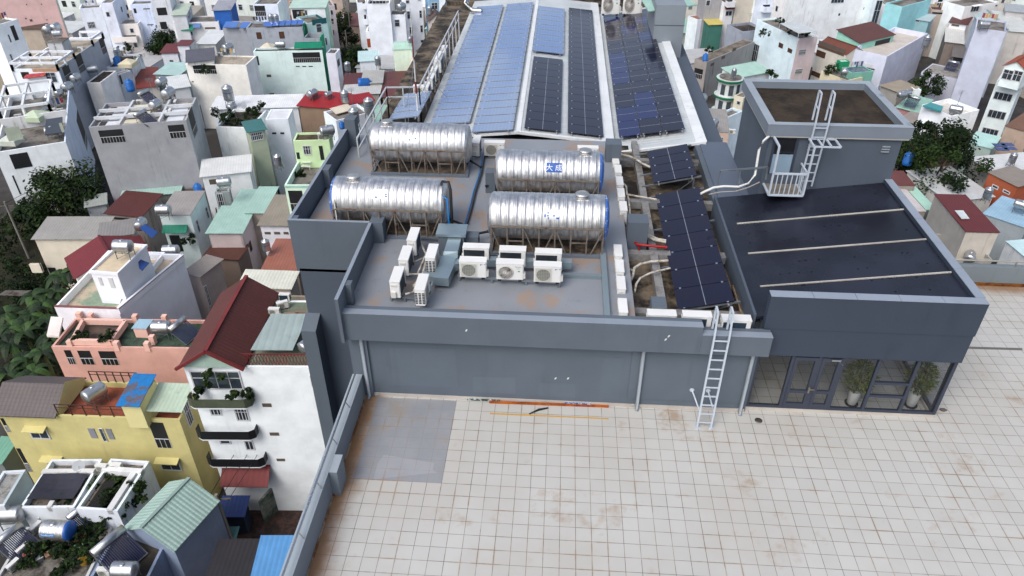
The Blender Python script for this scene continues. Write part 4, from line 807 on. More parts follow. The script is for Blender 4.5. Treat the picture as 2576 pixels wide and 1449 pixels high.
# ============================================================ CITY
mb = MB(); mb.quad((-260, -120, G), (300, -120, G), (300, 520, G), (-260, 520, G)); tag(mb.build('ground', RUSTY((74, 72, 72), (48, 46, 44), .9, .4, .6, .05)), kind='structure')
WHT = (214, 217, 220)
ROOFC = RUSTY((128, 124, 118), (74, 68, 62), .9, .42, .66, .35)      # stained concrete roof
ROOFD = RUSTY((76, 70, 64), (42, 38, 34), .9, .4, .62, .4); ROOFB = RUSTY((168, 158, 144), (120, 112, 102), .85, .42, .7, .4)
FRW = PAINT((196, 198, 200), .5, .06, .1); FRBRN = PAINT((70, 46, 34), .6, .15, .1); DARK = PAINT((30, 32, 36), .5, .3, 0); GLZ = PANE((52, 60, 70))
class House: pass
def house(label, FL, FR, BR, z, wall, roof='flat', par=.8, zb=G, rc=None, wins=(), cat='house', name='house', wr=None, wl=None, pitch=.3, lean=.0, over=.25, group=None, dirt=.35, floor=True, side=0):
    A, B = P(*FL, z), P(*FR, z); h = House(); e = B-A; h.w = e.length; e.normalize(); n = Vector((-e.y, e.x, 0))
    if isinstance(BR, (int, float)): h.d = BR
    else:
        C = P(*BR, z); h.d = (C-B).dot(n)
    if h.d < 0: n = -n; h.d = -h.d
    h.A, h.e, h.n, h.z, h.B = A, e, n, z, B; h.ang = math.degrees(math.atan2(e.y, e.x)); h.par = par if roof == 'flat' else 0
    c = A+e*h.w/2+n*h.d/2; t = thing(name, (c.x, c.y, zb), label, cat, group); h.o = t
    zt = z-h.par if roof == 'flat' else z
    def q(s, d, zz): return Vector((A.x+e.x*s+n.x*d, A.y+e.y*s+n.y*d, zz))
    h.q = q
    br = lambda c_: tuple(min(244, v+w_) for v, w_ in zip(c_, (11, 14, 18))) if min(c_) >= 194 else c_
    wall = br(wall); wr = br(wr or wall); wl = br(wl or wall)
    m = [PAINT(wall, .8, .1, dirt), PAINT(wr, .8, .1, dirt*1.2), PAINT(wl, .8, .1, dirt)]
    mb = MB(); W, D = h.w, h.d; zb_ = zb
    mb.add([q(0, 0, zb_), q(W, 0, zb_), q(W, D, zb_), q(0, D, zb_), q(0, 0, zt), q(W, 0, zt), q(W, D, zt), q(0, D, zt)], [(0, 1, 5, 4)], 0)
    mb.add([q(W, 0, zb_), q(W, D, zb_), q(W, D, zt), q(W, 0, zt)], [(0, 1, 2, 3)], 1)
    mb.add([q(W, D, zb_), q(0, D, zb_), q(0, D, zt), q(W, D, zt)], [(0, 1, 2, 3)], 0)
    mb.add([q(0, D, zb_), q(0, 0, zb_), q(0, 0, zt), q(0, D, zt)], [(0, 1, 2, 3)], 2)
    pr = .18
    if roof == 'flat' and par > 0:
        for a, b, mi in (((0, 0), (W, pr), 0), ((0, D-pr), (W, D), 0), ((0, pr), (pr, D-pr), 2), ((W-pr, pr), (W, D-pr), 1)):
            mb.ob(q(a[0], a[1], zt), e*(b[0]-a[0]), n*(b[1]-a[1]), (0, 0, par), mi)
    mb.build('wall', m, t); h.wm = m[0]
    rm = rc or ROOFC
    if roof == 'flat':
        mb = MB(); mb.slab([q(0, 0, zt+.05), q(W, 0, zt+.05), q(W, D, zt+.05), q(0, D, zt+.05)], .045) if par <= 0 else mb.slab([q(pr, pr, zt+.05), q(W-pr, pr, zt+.05), q(W-pr, D-pr, zt+.05), q(pr, D-pr, zt+.05)], .045)
        mb.build('roof', rm, t)
    else:
        o = over
        if roof == 'sheet':         # lean: rise towards the back (or + side to the right)
            zf = lambda s, d: z+.08+lean*d/D+side*s/W
            R_ = RIB(rc or (150, 150, 150), h.ang, pitch, .5, .3, None, 0) if not hasattr(rc, 'node_tree') else rc
            P4 = [(-o, -o), (W+o, -o), (W+o, D+o), (-o, D+o)]
            mb = MB(); mb.slab([q(s, d, zf(s, d)) for s, d in P4], .06); mb.build('roof', R_, t)
            if lean or side:
                mb = MB(); mb.add([q(0, D, z), q(W, D, z), q(W, D, zf(W, D)), q(0, D, zf(0, D))], [(0, 1, 2, 3)]); mb.add([q(W, 0, z), q(W, D, z), q(W, D, zf(W, D)-.06), q(W, 0, zf(W, 0)-.06)], [(0, 1, 2, 3)]); mb.add([q(0, 0, z), q(0, D, z), q(0, D, zf(0, D)-.06), q(0, 0, zf(0, 0)-.06)], [(0, 3, 2, 1)])
                mb.add([q(0, 0, z), q(W, 0, z), q(W, 0, zf(W, 0)-.06), q(0, 0, zf(0, 0)-.06)], [(0, 1, 2, 3)]); mb.build('roof_wall', m[0], t)
            h.zf = zf
        elif roof in ('gx', 'gy'):  # ridge along the front (gx) or running back (gy)
            rs = lean or .35
            if roof == 'gy':
                R_ = RIB(rc, h.ang+90, .28, .6, .5, None, 0, .22); hh = W/2*rs
                mb = MB(); mb.slab([q(-o, -o, z-.05), q(W/2, -o, z+hh), q(W/2, D+o, z+hh), q(-o, D+o, z-.05)], .08); mb.slab([q(W/2, -o, z+hh), q(W+o, -o, z-.05), q(W+o, D+o, z-.05), q(W/2, D+o, z+hh)], .08); mb.build('roof', R_, t)
                mb = MB(); mb.add([q(0, 0, z), q(W, 0, z), q(W/2, 0, z+hh-.08)], [(0, 1, 2)]); mb.add([q(0, D, z), q(W, D, z), q(W/2, D, z+hh-.08)], [(2, 1, 0)]); mb.build('gable', m[0], t)
                mb = MB(); mb.beam(q(W/2, -o, z+hh+.03), q(W/2, D+o, z+hh+.03), .22, .1); mb.build('ridge', PAINT(tuple(v*.8 for v in rc), .7), t)
            else:
                R_ = RIB(rc, h.ang, .28, .6, .5, None, 0, .22); hh = D/2*rs
                mb = MB(); mb.slab([q(-o, -o, z-.05), q(W+o, -o, z-.05), q(W+o, D/2, z+hh), q(-o, D/2, z+hh)], .08); mb.slab([q(-o, D/2, z+hh), q(W+o, D/2, z+hh), q(W+o, D+o, z-.05), q(-o, D+o, z-.05)], .08); mb.build('roof', R_, t)
                mb = MB(); mb.add([q(W, 0, z), q(W, D, z), q(W, D/2, z+hh-.08)], [(0, 1, 2)]); mb.add([q(0, 0, z), q(0, D, z), q(0, D/2, z+hh-.08)], [(2, 1, 0)]); mb.build('gable', m[0], t)
                mb = MB(); mb.beam(q(-o, D/2, z+hh+.03), q(W+o, D/2, z+hh+.03), .22, .1); mb.build('ridge', PAINT(tuple(v*.8 for v in rc), .7), t)
    for wdw in wins: window(h, *wdw)
    return h
def face(h, f):
    W, D = h.w, h.d
    return {'f': (h.q(0, 0, h.z), h.e, -h.n, W), 'r': (h.q(W, 0, h.z), h.n, h.e, D), 'l': (h.q(0, D, h.z), -h.n, -h.e, D), 'b': (h.q(W, D, h.z), -h.e, h.n, W)}[f]
def window(h, f, k, x0, y0, x1, y1, st='w'):
    o, ax, nr, L = face(h, f)
    a, b = PP(k, x0, y0, o, nr), PP(k, x1, y1, o, nr); s0, s1 = sorted(((a-o).dot(ax), (b-o).dot(ax))); z1, z0 = max(a.z, b.z), min(a.z, b.z)
    s0, s1 = max(.05, s0), min(L-.05, s1); z0 = max(z0, G+.2)
    if s1-s0 < .15: s1 = s0+.3
    put_window(h, f, s0, s1, z0, z1, st)
def put_window(h, f, s0, s1, z0, z1, st='w'):
    o, ax, nr, L = face(h, f)
    pt = lambda s, zz, out: Vector((o.x+ax.x*s+nr.x*out, o.y+ax.y*s+nr.y*out, zz))
    bx = lambda mb, sa, sb, za, zb2, o0, o1, m=0: mb.ob(pt(sa, za, o0), ax*(sb-sa), (0, 0, zb2-za), nr*(o1-o0), m)
    w_, hgt = s1-s0, z1-z0
    if st in ('w', 'b', 'g', 'a'):
        fm = FRBRN if st == 'b' else FRW; fw = min(.09, w_*.12); mb = MB()
        bx(mb, s0, s0+fw, z0, z1, .0, .06); bx(mb, s1-fw, s1, z0, z1, 0, .06); bx(mb, s0+fw, s1-fw, z0, z0+fw, 0, .06); bx(mb, s0+fw, s1-fw, z1-fw, z1, 0, .06)
        n = max(1, min(4, int(w_/.55)))
        if st == 'g': n = max(2, min(7, int(w_/.22)))
        for i in range(1, n): s = s0+w_*i/n; bx(mb, s-.025, s+.025, z0+fw, z1-fw, .0, .05)
        if hgt > 1.3 or st == 'g': bx(mb, s0+fw, s1-fw, z0+hgt*.62-.02, z0+hgt*.62+.02, 0, .05)
        fr = mb.build('window', fm, h.o)
        mb = MB(); bx(mb, s0+fw, s1-fw, z0+fw, z1-fw, .004, .02); mb.build('pane', PAINT((78, 50, 36), .6, .2, .2) if st == 'b' else GLZ, fr)
        if st == 'a':
            mb = MB(); mb.ob(pt(s0-.1, z1+.12, 0), ax*(w_+.2), nr*.55+Vector((0, 0, -.12)), (0, 0, .06)); mb.build('canopy', h.wm, fr)
    elif st == 'o':                 # open loggia: flat dark panel paints the recess shade, behind rails
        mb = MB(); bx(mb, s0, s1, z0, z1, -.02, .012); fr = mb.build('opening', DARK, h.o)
        mb = MB(); n = max(3, int(w_/.3))
        for i in range(n+1): s = s0+w_*i/n; bx(mb, s-.015, s+.015, z0, z0+min(.9, hgt*.45), .014, .035)
        bx(mb, s0, s1, z0+min(.9, hgt*.45), z0+min(.9, hgt*.45)+.05, .014, .05); mb.build('railing', FRW, fr)
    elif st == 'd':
        mb = MB(); bx(mb, s0, s1, z0, z1, .003, .03); mb.build('opening', DARK, h.o)  # flat dark panel paints the shade inside an opening
    elif st == 'v':                 # small vent grille
        mb = MB(); bx(mb, s0, s1, z0, z1, .003, .03); mb.build('vent', PAINT((92, 82, 74), .8), h.o)
    elif isinstance(st, tuple):     # coloured panel: shutters, painted bands
        mb = MB(); bx(mb, s0, s1, z0, z1, .003, .04); mb.build('panel', PAINT(st, .6, .15, .25), h.o)
    elif st.startswith('aw'):       # awning
        col = {'awg': (20, 120, 96), 'awr': (110, 34, 36), 'awb': (90, 120, 170), 'awl': (130, 140, 148)}[st]
        mb = MB(); mb.ob(pt(s0, z1, .0), ax*w_, nr*max(.8, hgt*.8)+Vector((0, 0, -hgt*.6)), (0, 0, .05)); mb.build('awning', RIB(col, math.degrees(math.atan2(ax.y, ax.x)), .4, .6, .3), h.o)
    elif st == 'bal':               # projecting balcony
        mb = MB(); bx(mb, s0, s1, z0-.15, z0, 0, 1.1); m2 = h.wm; bl = mb.build('balcony', m2, h.o)
        mb = MB(); bx(mb, s0, s1, z0, z0+.9, 1.02, 1.1); bx(mb, s0, s0+.08, z0, z0+.9, .0, 1.02); bx(mb, s1-.08, s1, z0, z0+.9, 0, 1.02); mb.build('balustrade', m2, bl)
        mb = MB(); bx(mb, s0+.2, s1-.2, z0+.05, z1, .003, .03); mb.build('opening', DARK, h.o)  # dark panel paints the shade behind the balcony
def block(h, k, pts, hgt, col, name, roofm=None, z=None):
    """a stair head or rooftop box of house h: three roof corners given at its own top"""
    z = (h.z-h.par)+hgt if z is None else z; A, B, C = (P(k, *p, z) for p in pts); n = h.n; e = h.e; w_ = abs((B-A).dot(e)); d_ = abs((C-B).dot(n)); s0 = min((A-h.A).dot(e), (B-h.A).dot(e)); d0 = (A-h.A).dot(n)
    mb = MB(); mb.ob(h.q(s0, d0, h.z-h.par+.02), e*w_, n*d_, (0, 0, hgt-.02)); b = mb.build(name, PAINT(col, .8, .1, .3), h.o)
    if roofm: mb = MB(); mb.ob(h.q(s0-.12, d0-.12, z), e*(w_+.24), n*(d_+.24), (0, 0, .06)); mb.build('roof', roofm, b)
    return h.q(s0+w_/2, d0+d_/2, z)
def frames(h, cells, z0, z1, col):
    """open roof pergola: beams (s0,d0,s1,d1) in fractions of the house plan with posts"""
    mb = MB(); W, D = h.w, h.d
    for s0, d0, s1, d1 in cells: mb.beam(h.q(s0*W, d0*D, z1), h.q(s1*W, d1*D, z1), .28, .3)
    for s0, d0, s1, d1 in cells:
        for s, d in ((s0, d0), (s1, d1)): mb.beam(h.q(s*W, d*D, z0), h.q(s*W, d*D, z1-.15), .26)
    mb.build('pergola', PAINT(col, .8, .1, .3), h.o)
H = {}
mint, pink, yell, cream, lil = (196, 216, 210), (222, 178, 168), (196, 187, 130), (214, 208, 194), (196, 198, 212)
DKROOF = (96, 50, 46); MROOF = (158, 190, 180); GRROOF = (140, 138, 134); WROOF = (206, 210, 212)
def add(key, *a, **k): H[key] = house(*a, **k); return H[key]
# ------------------------------------------------------------ left, near
add('white4', 'tall narrow white house with black balconies and a maroon gabled roof', ('C0', 1845, 790), ('V', 795, 924), 7.5, -16.4, (222, 226, 232), roof='flat', par=.1, rc=RUSTY((104, 122, 106), (120, 108, 96), .9), dirt=.12,
    wins=[('f', 'C0', 1900, 830, 2460, 1020, 'w'), ('f', 'C0', 2095, 1180, 2240, 1280, 'g'), ('f', 'C0', 2345, 1190, 2520, 1335, 'g'), ('f', 'D0', 2190, 30, 2330, 120, 'w'), ('f', 'D0', 2440, 40, 2570, 180, 'g'), ('f', 'C1', 540, 875, 600, 985, 'w'), ('f', 'D0', 2240, 330, 2760, 480, 'awr'),
    ('f', 'C1', 60, 1160, 160, 1195, 'v'), ('f', 'D1', 135, 5, 235, 35, 'v'), ('f', 'D1', 205, 268, 295, 292, 'v')])
h = H['white4']
def balcony(h, k, xl, xr, yt, yb, mat_, plants=False):
    o, ax, nr, L = face(h, 'f'); a, b = PP(k, xl, yt, o, nr), PP(k, xr, yb, o, nr); s0, s1 = (a-o).dot(ax), (b-o).dot(ax); zt, zb = a.z, b.z; dp = .75
    out = [(s0, 0), (s0, dp*.7), (s0+.35, dp), (s1-.35, dp), (s1, dp*.7), (s1, 0)]
    pt = lambda s, d, z: Vector((o.x+ax.x*s+nr.x*d, o.y+ax.y*s+nr.y*d, z))
    mb = MB(); mb.slab([pt(s, d, zb) for s, d in out[::-1]], .16); bl = mb.build('balcony', PAINT((222, 226, 232), .8, .1, .1), h.o)
    mb = MB()
    for (sa, da), (sb, db) in zip(out, out[1:]):
        p, q_ = pt(sa, da, zb), pt(sb, db, zb); mb.ob(p, q_-p, (q_-p).cross(Vector((0, 0, 1))).normalized()*.04, (0, 0, .75))
    mb.build('balustrade', mat_, bl)
balcony(h, 'C0', 1990, 2600, 1340, 1445, BLACKP); balcony(h, 'D0', 2095, 2690, 165, 270, BLACKP); balcony(h, 'C0', 1905, 2560, 1010, 1128, PAINT((70, 78, 62), .8, .4, 0))
# gabled maroon roof over the facade part
ws = (P('V', 617, 920, -16.4)-h.A).length
mb = MB(); q = h.q; zz = -16.2; hh = 1.5; D = (P('V', 692, 735, -16.2)-P('V', 605, 915, -16.2)).length
mb.slab([q(-.2, -.5, zz), q(ws/2, -.5, zz+hh), q(ws/2, D, zz+hh), q(-.2, D, zz)], .1); mb.slab([q(ws/2, -.5, zz+hh), q(ws+.1, -.5, zz), q(ws+.1, D, zz), q(ws/2, D, zz+hh)], .1)
mb.build('gable_roof', RIB((94, 50, 46), h.ang+90, .3, .6, .5, None, 0, .25), h.o)
mb = MB(); mb.add([q(.1, -.3, zz), q(ws-.2, -.3, zz), q(ws/2, -.3, zz+hh-.12)], [(0, 1, 2)]); mb.build('gable', PAINT((170, 196, 184), .8, .2, .6), h.o)
mb = MB(); mb.beam(q(-.25, -.52, zz+.02), q(ws/2, -.52, zz+hh+.02), .2); mb.beam(q(ws+.15, -.52, zz+.02), q(ws/2, -.52, zz+hh+.02), .2); mb.beam(q(ws/2, -.5, zz+hh+.04), q(ws/2, D, zz+hh+.04), .25, .12); mb.build('ridge_tiles', PAINT((112, 42, 42), .6, .2, .2), h.o)
mb = MB(); mb.slab([q(ws+.3, .8, -15.6), q(ws+3.1, .8, -15.6), q(ws+3.5, 4.0, -15.0), q(ws+.9, 4.0, -15.0)], .05); mb.build('terrace_awning', RIB((150, 166, 166), h.ang, .5, .5, .3), h.o)
LRED = PAINT((110, 40, 42), .6, .2, .2); mb = MB()
for i in range(int((h.w-ws)/.22)): s = ws+.1+.22*i; mb.beam(q(s, .1, -16.3), q(s+.2, .1, -15.4), .03); mb.beam(q(s+.2, .1, -16.3), q(s, .1, -15.4), .03)
mb.beam(q(ws, .1, -15.38), q(h.w, .1, -15.38), .06); mb.build('lattice_railing', LRED, h.o)
add('backterr', 'stained concrete roof terrace with pallets behind the red lattice railing', ('C1', -95, 330), ('C1', 600, 345), ('C1', 470, 75), -16.9, (150, 140, 128), par=.25, rc=RUSTY((140, 126, 110), (112, 130, 112), .9, .42, .6, .5))
add('yellow', 'yellow house with white barred windows, red tiled terrace and a grey tile roof', ('C0', -40, 1262), ('C0', 1805, 1330), ('C0', 1905, 965), -21.3, yell, par=.5, rc=RUSTY((150, 78, 58), (112, 70, 56), .8, .4, .7, 1.2), dirt=.15,
    wins=[('f', 'C0', 270, 1400, 520, 1520, 'a'), ('f', 'D0', 440, 255, 660, 330, 'a'), ('f', 'C0', 880, 1410, 990, 1510, (128, 130, 140)), ('f', 'C0', 990, 1410, 1060, 1540, 'w'), ('f', 'C0', 1060, 1415, 1160, 1520, (128, 130, 140)), ('f', 'C0', 1490, 1350, 1735, 1610, 'o'), ('f', 'D0', 1590, 270, 1840, 390, 'a'), ('f', 'D0', 1850, 515, 1950, 620, 'w'), ('f', 'C0', 0, 1310, 110, 1449, 'o'), ('f', 'D0', 160, 165, 330, 400, 'o'), ('r', 'C0', 1830, 1200, 1950, 1330, 'g')])
h = H['yellow']; q = h.q
s0 = 0; s1 = (P('C0', 590, 1275, -21.3)-h.A).dot(h.e); mb = MB(); D = h.d
mb.slab([q(-.2, -.3, -21.2), q(s1, -.3, -21.2), q(s1, D*.5, -20.0), q(-.2, D*.5, -20.0)], .1); mb.slab([q(-.2, D*.5, -20.0), q(s1, D*.5, -20.0), q(s1, D+.2, -21.2), q(-.2, D+.2, -21.2)], .1)
mb.build('tile_roof', RIB((92, 84, 84), h.ang, .3, .5, .5, None, 0, .25), h.o)
mb = MB(); mb.add([q(s1+.02, 0, -21.6), q(s1+.02, D, -21.6), q(s1+.02, D, -21), q(s1+.02, D*.5, -19.75), q(s1+.02, 0, -21)], [(0, 1, 2, 3, 4)]); mb.build('gable', PAINT((214, 202, 142), .8, .05, .1), h.o)
mb = MB(); a = P('C0', 1160, 1180, -19.3); b = P('C0', 1400, 1185, -19.3); c = P('C0', 1540, 870, -19.0); sa, sb = (a-h.A).dot(h.e), (b-h.A).dot(h.e); da, dc = (a-h.A).dot(h.n), (c-h.A).dot(h.n)
mb.ob(q(sa+.15, da+.3, -21.7), h.e*(sb-sa-.3), h.n*(dc-da-.4), (0, 0, 2.3)); mb.build('stair_head', PAINT((214, 206, 150), .8, .06, .15), h.o)
mb = MB(); mb.slab([q(sa, da, -19.35), q(sb, da, -19.35), q(sb, dc, -18.95), q(sa, dc, -18.95)], .06); mb.build('blue_roof', RUSTY((26, 112, 176), (92, 88, 100), .5, .5, .56, .5), h.o)
mb = MB(); a = P('C0', 1450, 1225, -20.2); b = P('C0', 1830, 1230, -20.2); c = P('C0', 1905, 960, -19.9); sa, sb = (a-h.A).dot(h.e), (b-h.A).dot(h.e); da, dc = (a-h.A).dot(h.n), (c-h.A).dot(h.n)
mb.slab([q(sa, da, -20.3), q(sb, da, -20.3), q(sb, dc, -19.9), q(sa, dc, -19.9)], .06); mb.build('sheet_roof', RIB((176, 194, 176), h.ang, .3, .5, .3, (120, 112, 104)), h.o)
for dd, s_a, s_b in ((.1, s1, s1+6.0), (h.d-.1, s1+.6, s1+4.2)):
    mb = MB(); mb.beam(q(s_a, dd, -20.3), q(s_b, dd, -20.3), .05); mb.beam(q(s_a, dd, -20.6), q(s_b, dd, -20.6), .04)
    for i in range(7): s = s_a+(s_b-s_a)*i/6; mb.beam(q(s, dd, -21.3), q(s, dd, -20.3), .06)
    mb.build('railing', FRBRN, h.o)

add('pinkhouse', 'pink house with an open roof light well and a green roof terrace', ('C0', 515, 590), ('C0', 1950, 610), ('C0', 2110, 320), -21.6, (212, 166, 154), par=.35, rc=RUSTY((66, 88, 72), (52, 62, 56), .9), dirt=.12,
    wins=[('f', 'C0', 640, 625, 770, 765, 'o'), ('f', 'C0', 775, 630, 960, 770, 'o'), ('f', 'C0', 985, 635, 1205, 775, 'o')])
h = H['pinkhouse']; q = h.q; PK = PAINT((226, 184, 170), .8, .06, .1)
rr = [P('C0', *c, -21.5) for c in ((740, 560), (1130, 568), (1275, 365), (850, 355))]; mb = MB()
for a, b in zip(rr, rr[1:]+rr[:1]): mb.beam(a+Vector((0, 0, .2)), b+Vector((0, 0, .2)), .25, .5)
mb.build('light_well_rim', PK, h.o); mb = MB(); mb.slab([r+Vector((0, 0, -.25)) for r in rr], .1); mb.build('light_well', PAINT((88, 74, 66), .9, .4, 0), h.o)
mb = MB(); a, b, c = P('C0', 640, 310, -20.4), P('C0', 600, 500, -20.6), P('C0', 815, 285, -20.4)
mb.slab([b, a, a+Vector((0, 0, .18)), b+Vector((0, 0, .18))], 1.0, 0, (1, 0, 0)); mb.build('screen_wall', PAINT((226, 214, 208), .8), h.o)
for (x, y) in ((705, 545), (1170, 560), (1480, 565), (1530, 500), (795, 265), (910, 280), (1360, 290), (1655, 295)):
    p = P('C0', x, y, -21.3); mb = MB(); mb.box(p.x-.2, p.y-.2, -21.9, p.x+.2, p.y+.2, -21.1); mb.build('post', PK, h.o)
p = [P('C0', x, y, -20.9) for x, y in ((1335, 400), (1470, 400), (1500, 320))]; mb = MB(); mb.box(p[0].x, p[0].y, -21.9, p[1].x, p[2].y, -20.95); mb.build('skylight_box', PK, h.o); mb = MB(); mb.box(p[0].x-.08, p[0].y-.08, -20.948, p[1].x+.08, p[2].y+.08, -20.9); mb.build('skylight', PAINT((150, 180, 196), .3), h.o)
add('whiteterrace', 'white corner house with a tiled terrace and a cream topped stair block', ('C0', 545, 190), ('C0', 1185, 212), ('B0', 1370, 1080), -20.8, (222, 222, 228), par=.7, rc=RUSTY((188, 172, 150), (134, 152, 130), .8, .5, .62, .35), dirt=.1)
h = H['whiteterrace']; q = h.q
mb = MB(); a, b, c = P('C0', 1185, 212, -20.8), P('B0', 1838, 1122, -20.8), P('B0', 1370, 1115, -20.8)
WT = PAINT((233, 236, 244), .8, .05, .1)
mb.add([Vector((p.x, p.y, zz)) for zz in (G, -20.8) for p in (a, b, c)], [(0, 1, 4, 3), (1, 2, 5, 4), (2, 0, 3, 5)]); mb.build('wing_wall', WT, h.o)
mb = MB(); mb.slab([a+Vector((0, 0, -.5)), b+Vector((0, 0, -.5)), c+Vector((0, 0, -.5))], .05); mb.build('wing_roof', RUSTY((188, 172, 150), (134, 152, 130), .8, .5, .62, .35), h.o)
mb = MB(); mb.beam(a+Vector((0, 0, -.2)), b+Vector((0, 0, -.2)), .2, .6); mb.beam(b+Vector((0, 0, -.2)), c+Vector((0, 0, -.2)), .2, .6); mb.build('wing_parapet', WT, h.o)
mb = MB(); mb.beam(q(0, .09, -20.77), q(h.w, .09, -20.77), .24, .05); mb.beam(Vector((a.x, a.y, -20.77+.87-.87)), Vector((b.x, b.y, -20.77)), .24, .05); mb.build('coping', PAINT((128, 78, 74), .6), h.o)
za = -18.4; a, b, c = P('B0', 915, 1300, za), P('B0', 1185, 1322, za), P('B0', 1412, 1035, za); ex = (b-a); ey = Vector((-ex.y, ex.x, 0)).normalized()*abs((c-b).dot(Vector((-ex.y, ex.x, 0)).normalized()))
mb = MB(); mb.ob((a.x, a.y, -21.5), ex, ey, (0, 0, za+21.5)); sb = mb.build('stair_block', WT, h.o)
mb = MB(); mb.ob(a-ex*.04-ey*.02, ex*1.08, ey*.04, (0, 0, .25)); mb.ob(a-ex*.04+ey*.98, ex*1.08, ey*.04, (0, 0, .25)); mb.ob(a-ex*.04+ey*.02, ex*.07, ey*.96, (0, 0, .25)); mb.ob(a+ex*.97+ey*.02, ex*.07, ey*.96, (0, 0, .25)); mb.build('rim', WT, sb)
mb = MB(); mb.ob(a+Vector((0, 0, .003)), ex, ey, (0, 0, .03)); mb.build('roof', PAINT((204, 188, 162), .85, .15, .3), sb)
n = (a-a-ey).normalized()
for x0, y0, x1, y1 in ((985, 1340, 1045, 1422), (1085, 1345, 1165, 1449)):
    u, v = PP('B0', x0, y0, a, ey.normalized()), PP('B0', x1, y1, a, ey.normalized()); mb = MB(); d_ = (v-u).dot(ex.normalized()); mb.ob((u.x, u.y, v.z), ex.normalized()*d_, -ey.normalized()*.05, (0, 0, u.z-v.z)); wi = mb.build('window', FRW, sb)
add('maroonhip', 'house with a bright maroon tiled gable roof behind the white stair block', ('B0', 770, 1335), ('B0', 1500, 1110), ('B0', 1660, 860), -23.2, cream, roof='gy', rc=(116, 44, 50), lean=.38, over=.3)
add('creamlong', 'long cream house under a grey corrugated roof by the banana trees', ('B0', 345, 952), ('B0', 1000, 950), ('B0', 1075, 790), -24.3, (214, 206, 190), roof='sheet', rc=(150, 148, 144), lean=.5, side=0,
    wins=[('f', 'B0', 480, 1245, 590, 1330, 'd'), ('l', 'B0', 230, 1180, 440, 1270, 'bal')])
add('greylow', 'grey corrugated roof extension joining the cream house to the maroon gable', ('B0', 1005, 945), ('B0', 1330, 900), ('B0', 1370, 790), -24.2, (150, 146, 140), roof='sheet', rc=(132, 130, 128), lean=.3)
add('mintgrey', 'pale mint house with a grey flat roof and two narrow side windows', ('B0', 1605, 720), ('B0', 1912, 716), ('B0', 2112, 497), -22.4, (196, 208, 204), roof='sheet', rc=(152, 148, 146), lean=.2, over=.1, dirt=.1,
    wins=[('r', 'B0', 1965, 780, 2015, 875, 'w'), ('r', 'B0', 2060, 650, 2105, 735, 'w'), ('r', 'B0', 2165, 650, 2185, 690, 'v'), ('f', 'B0', 1640, 820, 1910, 890, 'awg'), ('f', 'B0', 1700, 920, 1850, 1080, 'd')])
add('mintlow', 'low shed with a mint green corrugated roof beside the pale mint house', ('B0', 2095, 893), ('B0', 2430, 893), ('B0', 2590, 662), -24.0, (188, 176, 176), roof='sheet', rc=MROOF, lean=.3, dirt=.6, wins=[('r', 'B0', 2500, 1000, 2540, 1060, 'd')])
add('rustlow', 'rusty flat tin roof just in front of the mint green shed', ('B0', 2060, 1135), ('B0', 2390, 1160), ('B0', 2430, 1030), -26.0, (110, 96, 88), roof='sheet', rc=(84, 52, 44), lean=.1)
add('mintback', 'mint green sheet roof wedged behind the caged balcony', ('B0', 2330, 655), ('B0', 2600, 655), ('B0', 2640, 485), -24.2, (160, 170, 164), roof='sheet', rc=MROOF, lean=.2)
add('cagehouse', 'house with a white caged balcony beside the dirty white shed', ('B0', 2160, 490), ('B0', 2300, 480), ('B0', 2330, 435), -23.6, (150, 160, 160), par=.3, wins=[('f', 'B0', 2170, 500, 2290, 700, 'g'), ('r', 'B0', 2300, 480, 2345, 640, 'g')])
add('dirtywhite', 'grimy white shed with a flat pale metal roof below the tall white wall', ('B0', 2030, 328), ('B0', 2510, 275), ('B0', 2600, 125), -22.6, (214, 216, 216), roof='sheet', rc=(212, 214, 214), lean=.2, dirt=.9, wins=[('f', 'B0', 2100, 360, 2200, 400, 'v')])
add('maroonold', 'derelict house with a dark maroon tin roof and blackened wall', ('B0', 1070, 695), ('B0', 1420, 728), ('B0', 1520, 545), -25.2, (150, 140, 134), roof='sheet', rc=(84, 44, 42), lean=.5, dirt=1.0, wins=[('f', 'B0', 1090, 730, 1410, 780, 'd')])
add('greyshed', 'small grey shed beside the derelict maroon roof', ('B0', 870, 632), ('B0', 1060, 600), ('B0', 1140, 520), -25.6, (150, 158, 164), roof='sheet', rc=(150, 156, 152), lean=.3)
add('mintstrip', 'narrow mint green lean-to roof along the foot of the grey block', ('B0', 1230, 535), ('B0', 1800, 490), ('B0', 1720, 415), -25.3, (140, 140, 138), roof='sheet', rc=MROOF, lean=.2)
add('junkyard', 'cluttered low roof with barrels and a black cover by the grey block', ('B0', 1800, 520), ('B0', 2060, 500), ('B0', 2030, 430), -25.4, (120, 116, 112), par=.2, rc=ROOFD)
add('sheds1', 'narrow grey house with a barred blue door behind the white terrace', ('B0', 1870, 1290), ('B0', 2010, 1330), ('B0', 2110, 1150), -23.6, (170, 160, 156), roof='sheet', rc=(142, 134, 128), lean=.1, wins=[('r', 'C0', 2000, 20, 2130, 170, 'g')])
add('shed_rust', 'rusty tiled roof strip against the big grey wall', ('B1', 70, 1280), ('B1', 420, 1285), ('B1', 380, 1000), -22.8, (130, 116, 108), roof='sheet', rc=(150, 96, 80), lean=.3)
add('shed_tan', 'long tan corrugated roof below the mint terrace house', ('B1', 40, 815), ('B1', 330, 820), ('B1', 330, 545), -22.4, (206, 204, 208), roof='sheet', rc=(140, 132, 120), lean=.2, dirt=.3, wins=[('f', 'B1', 85, 885, 150, 910, 'v'), ('f', 'B1', 180, 885, 245, 910, 'v'), ('f', 'B1', 275, 885, 330, 910, 'v')])
add('shed_mint2', 'mint green low roof left of the long tan roof', ('B1', -90, 690), ('B1', 80, 690), ('B1', 150, 460), -23.6, (150, 140, 130), roof='sheet', rc=MROOF, lean=.2)
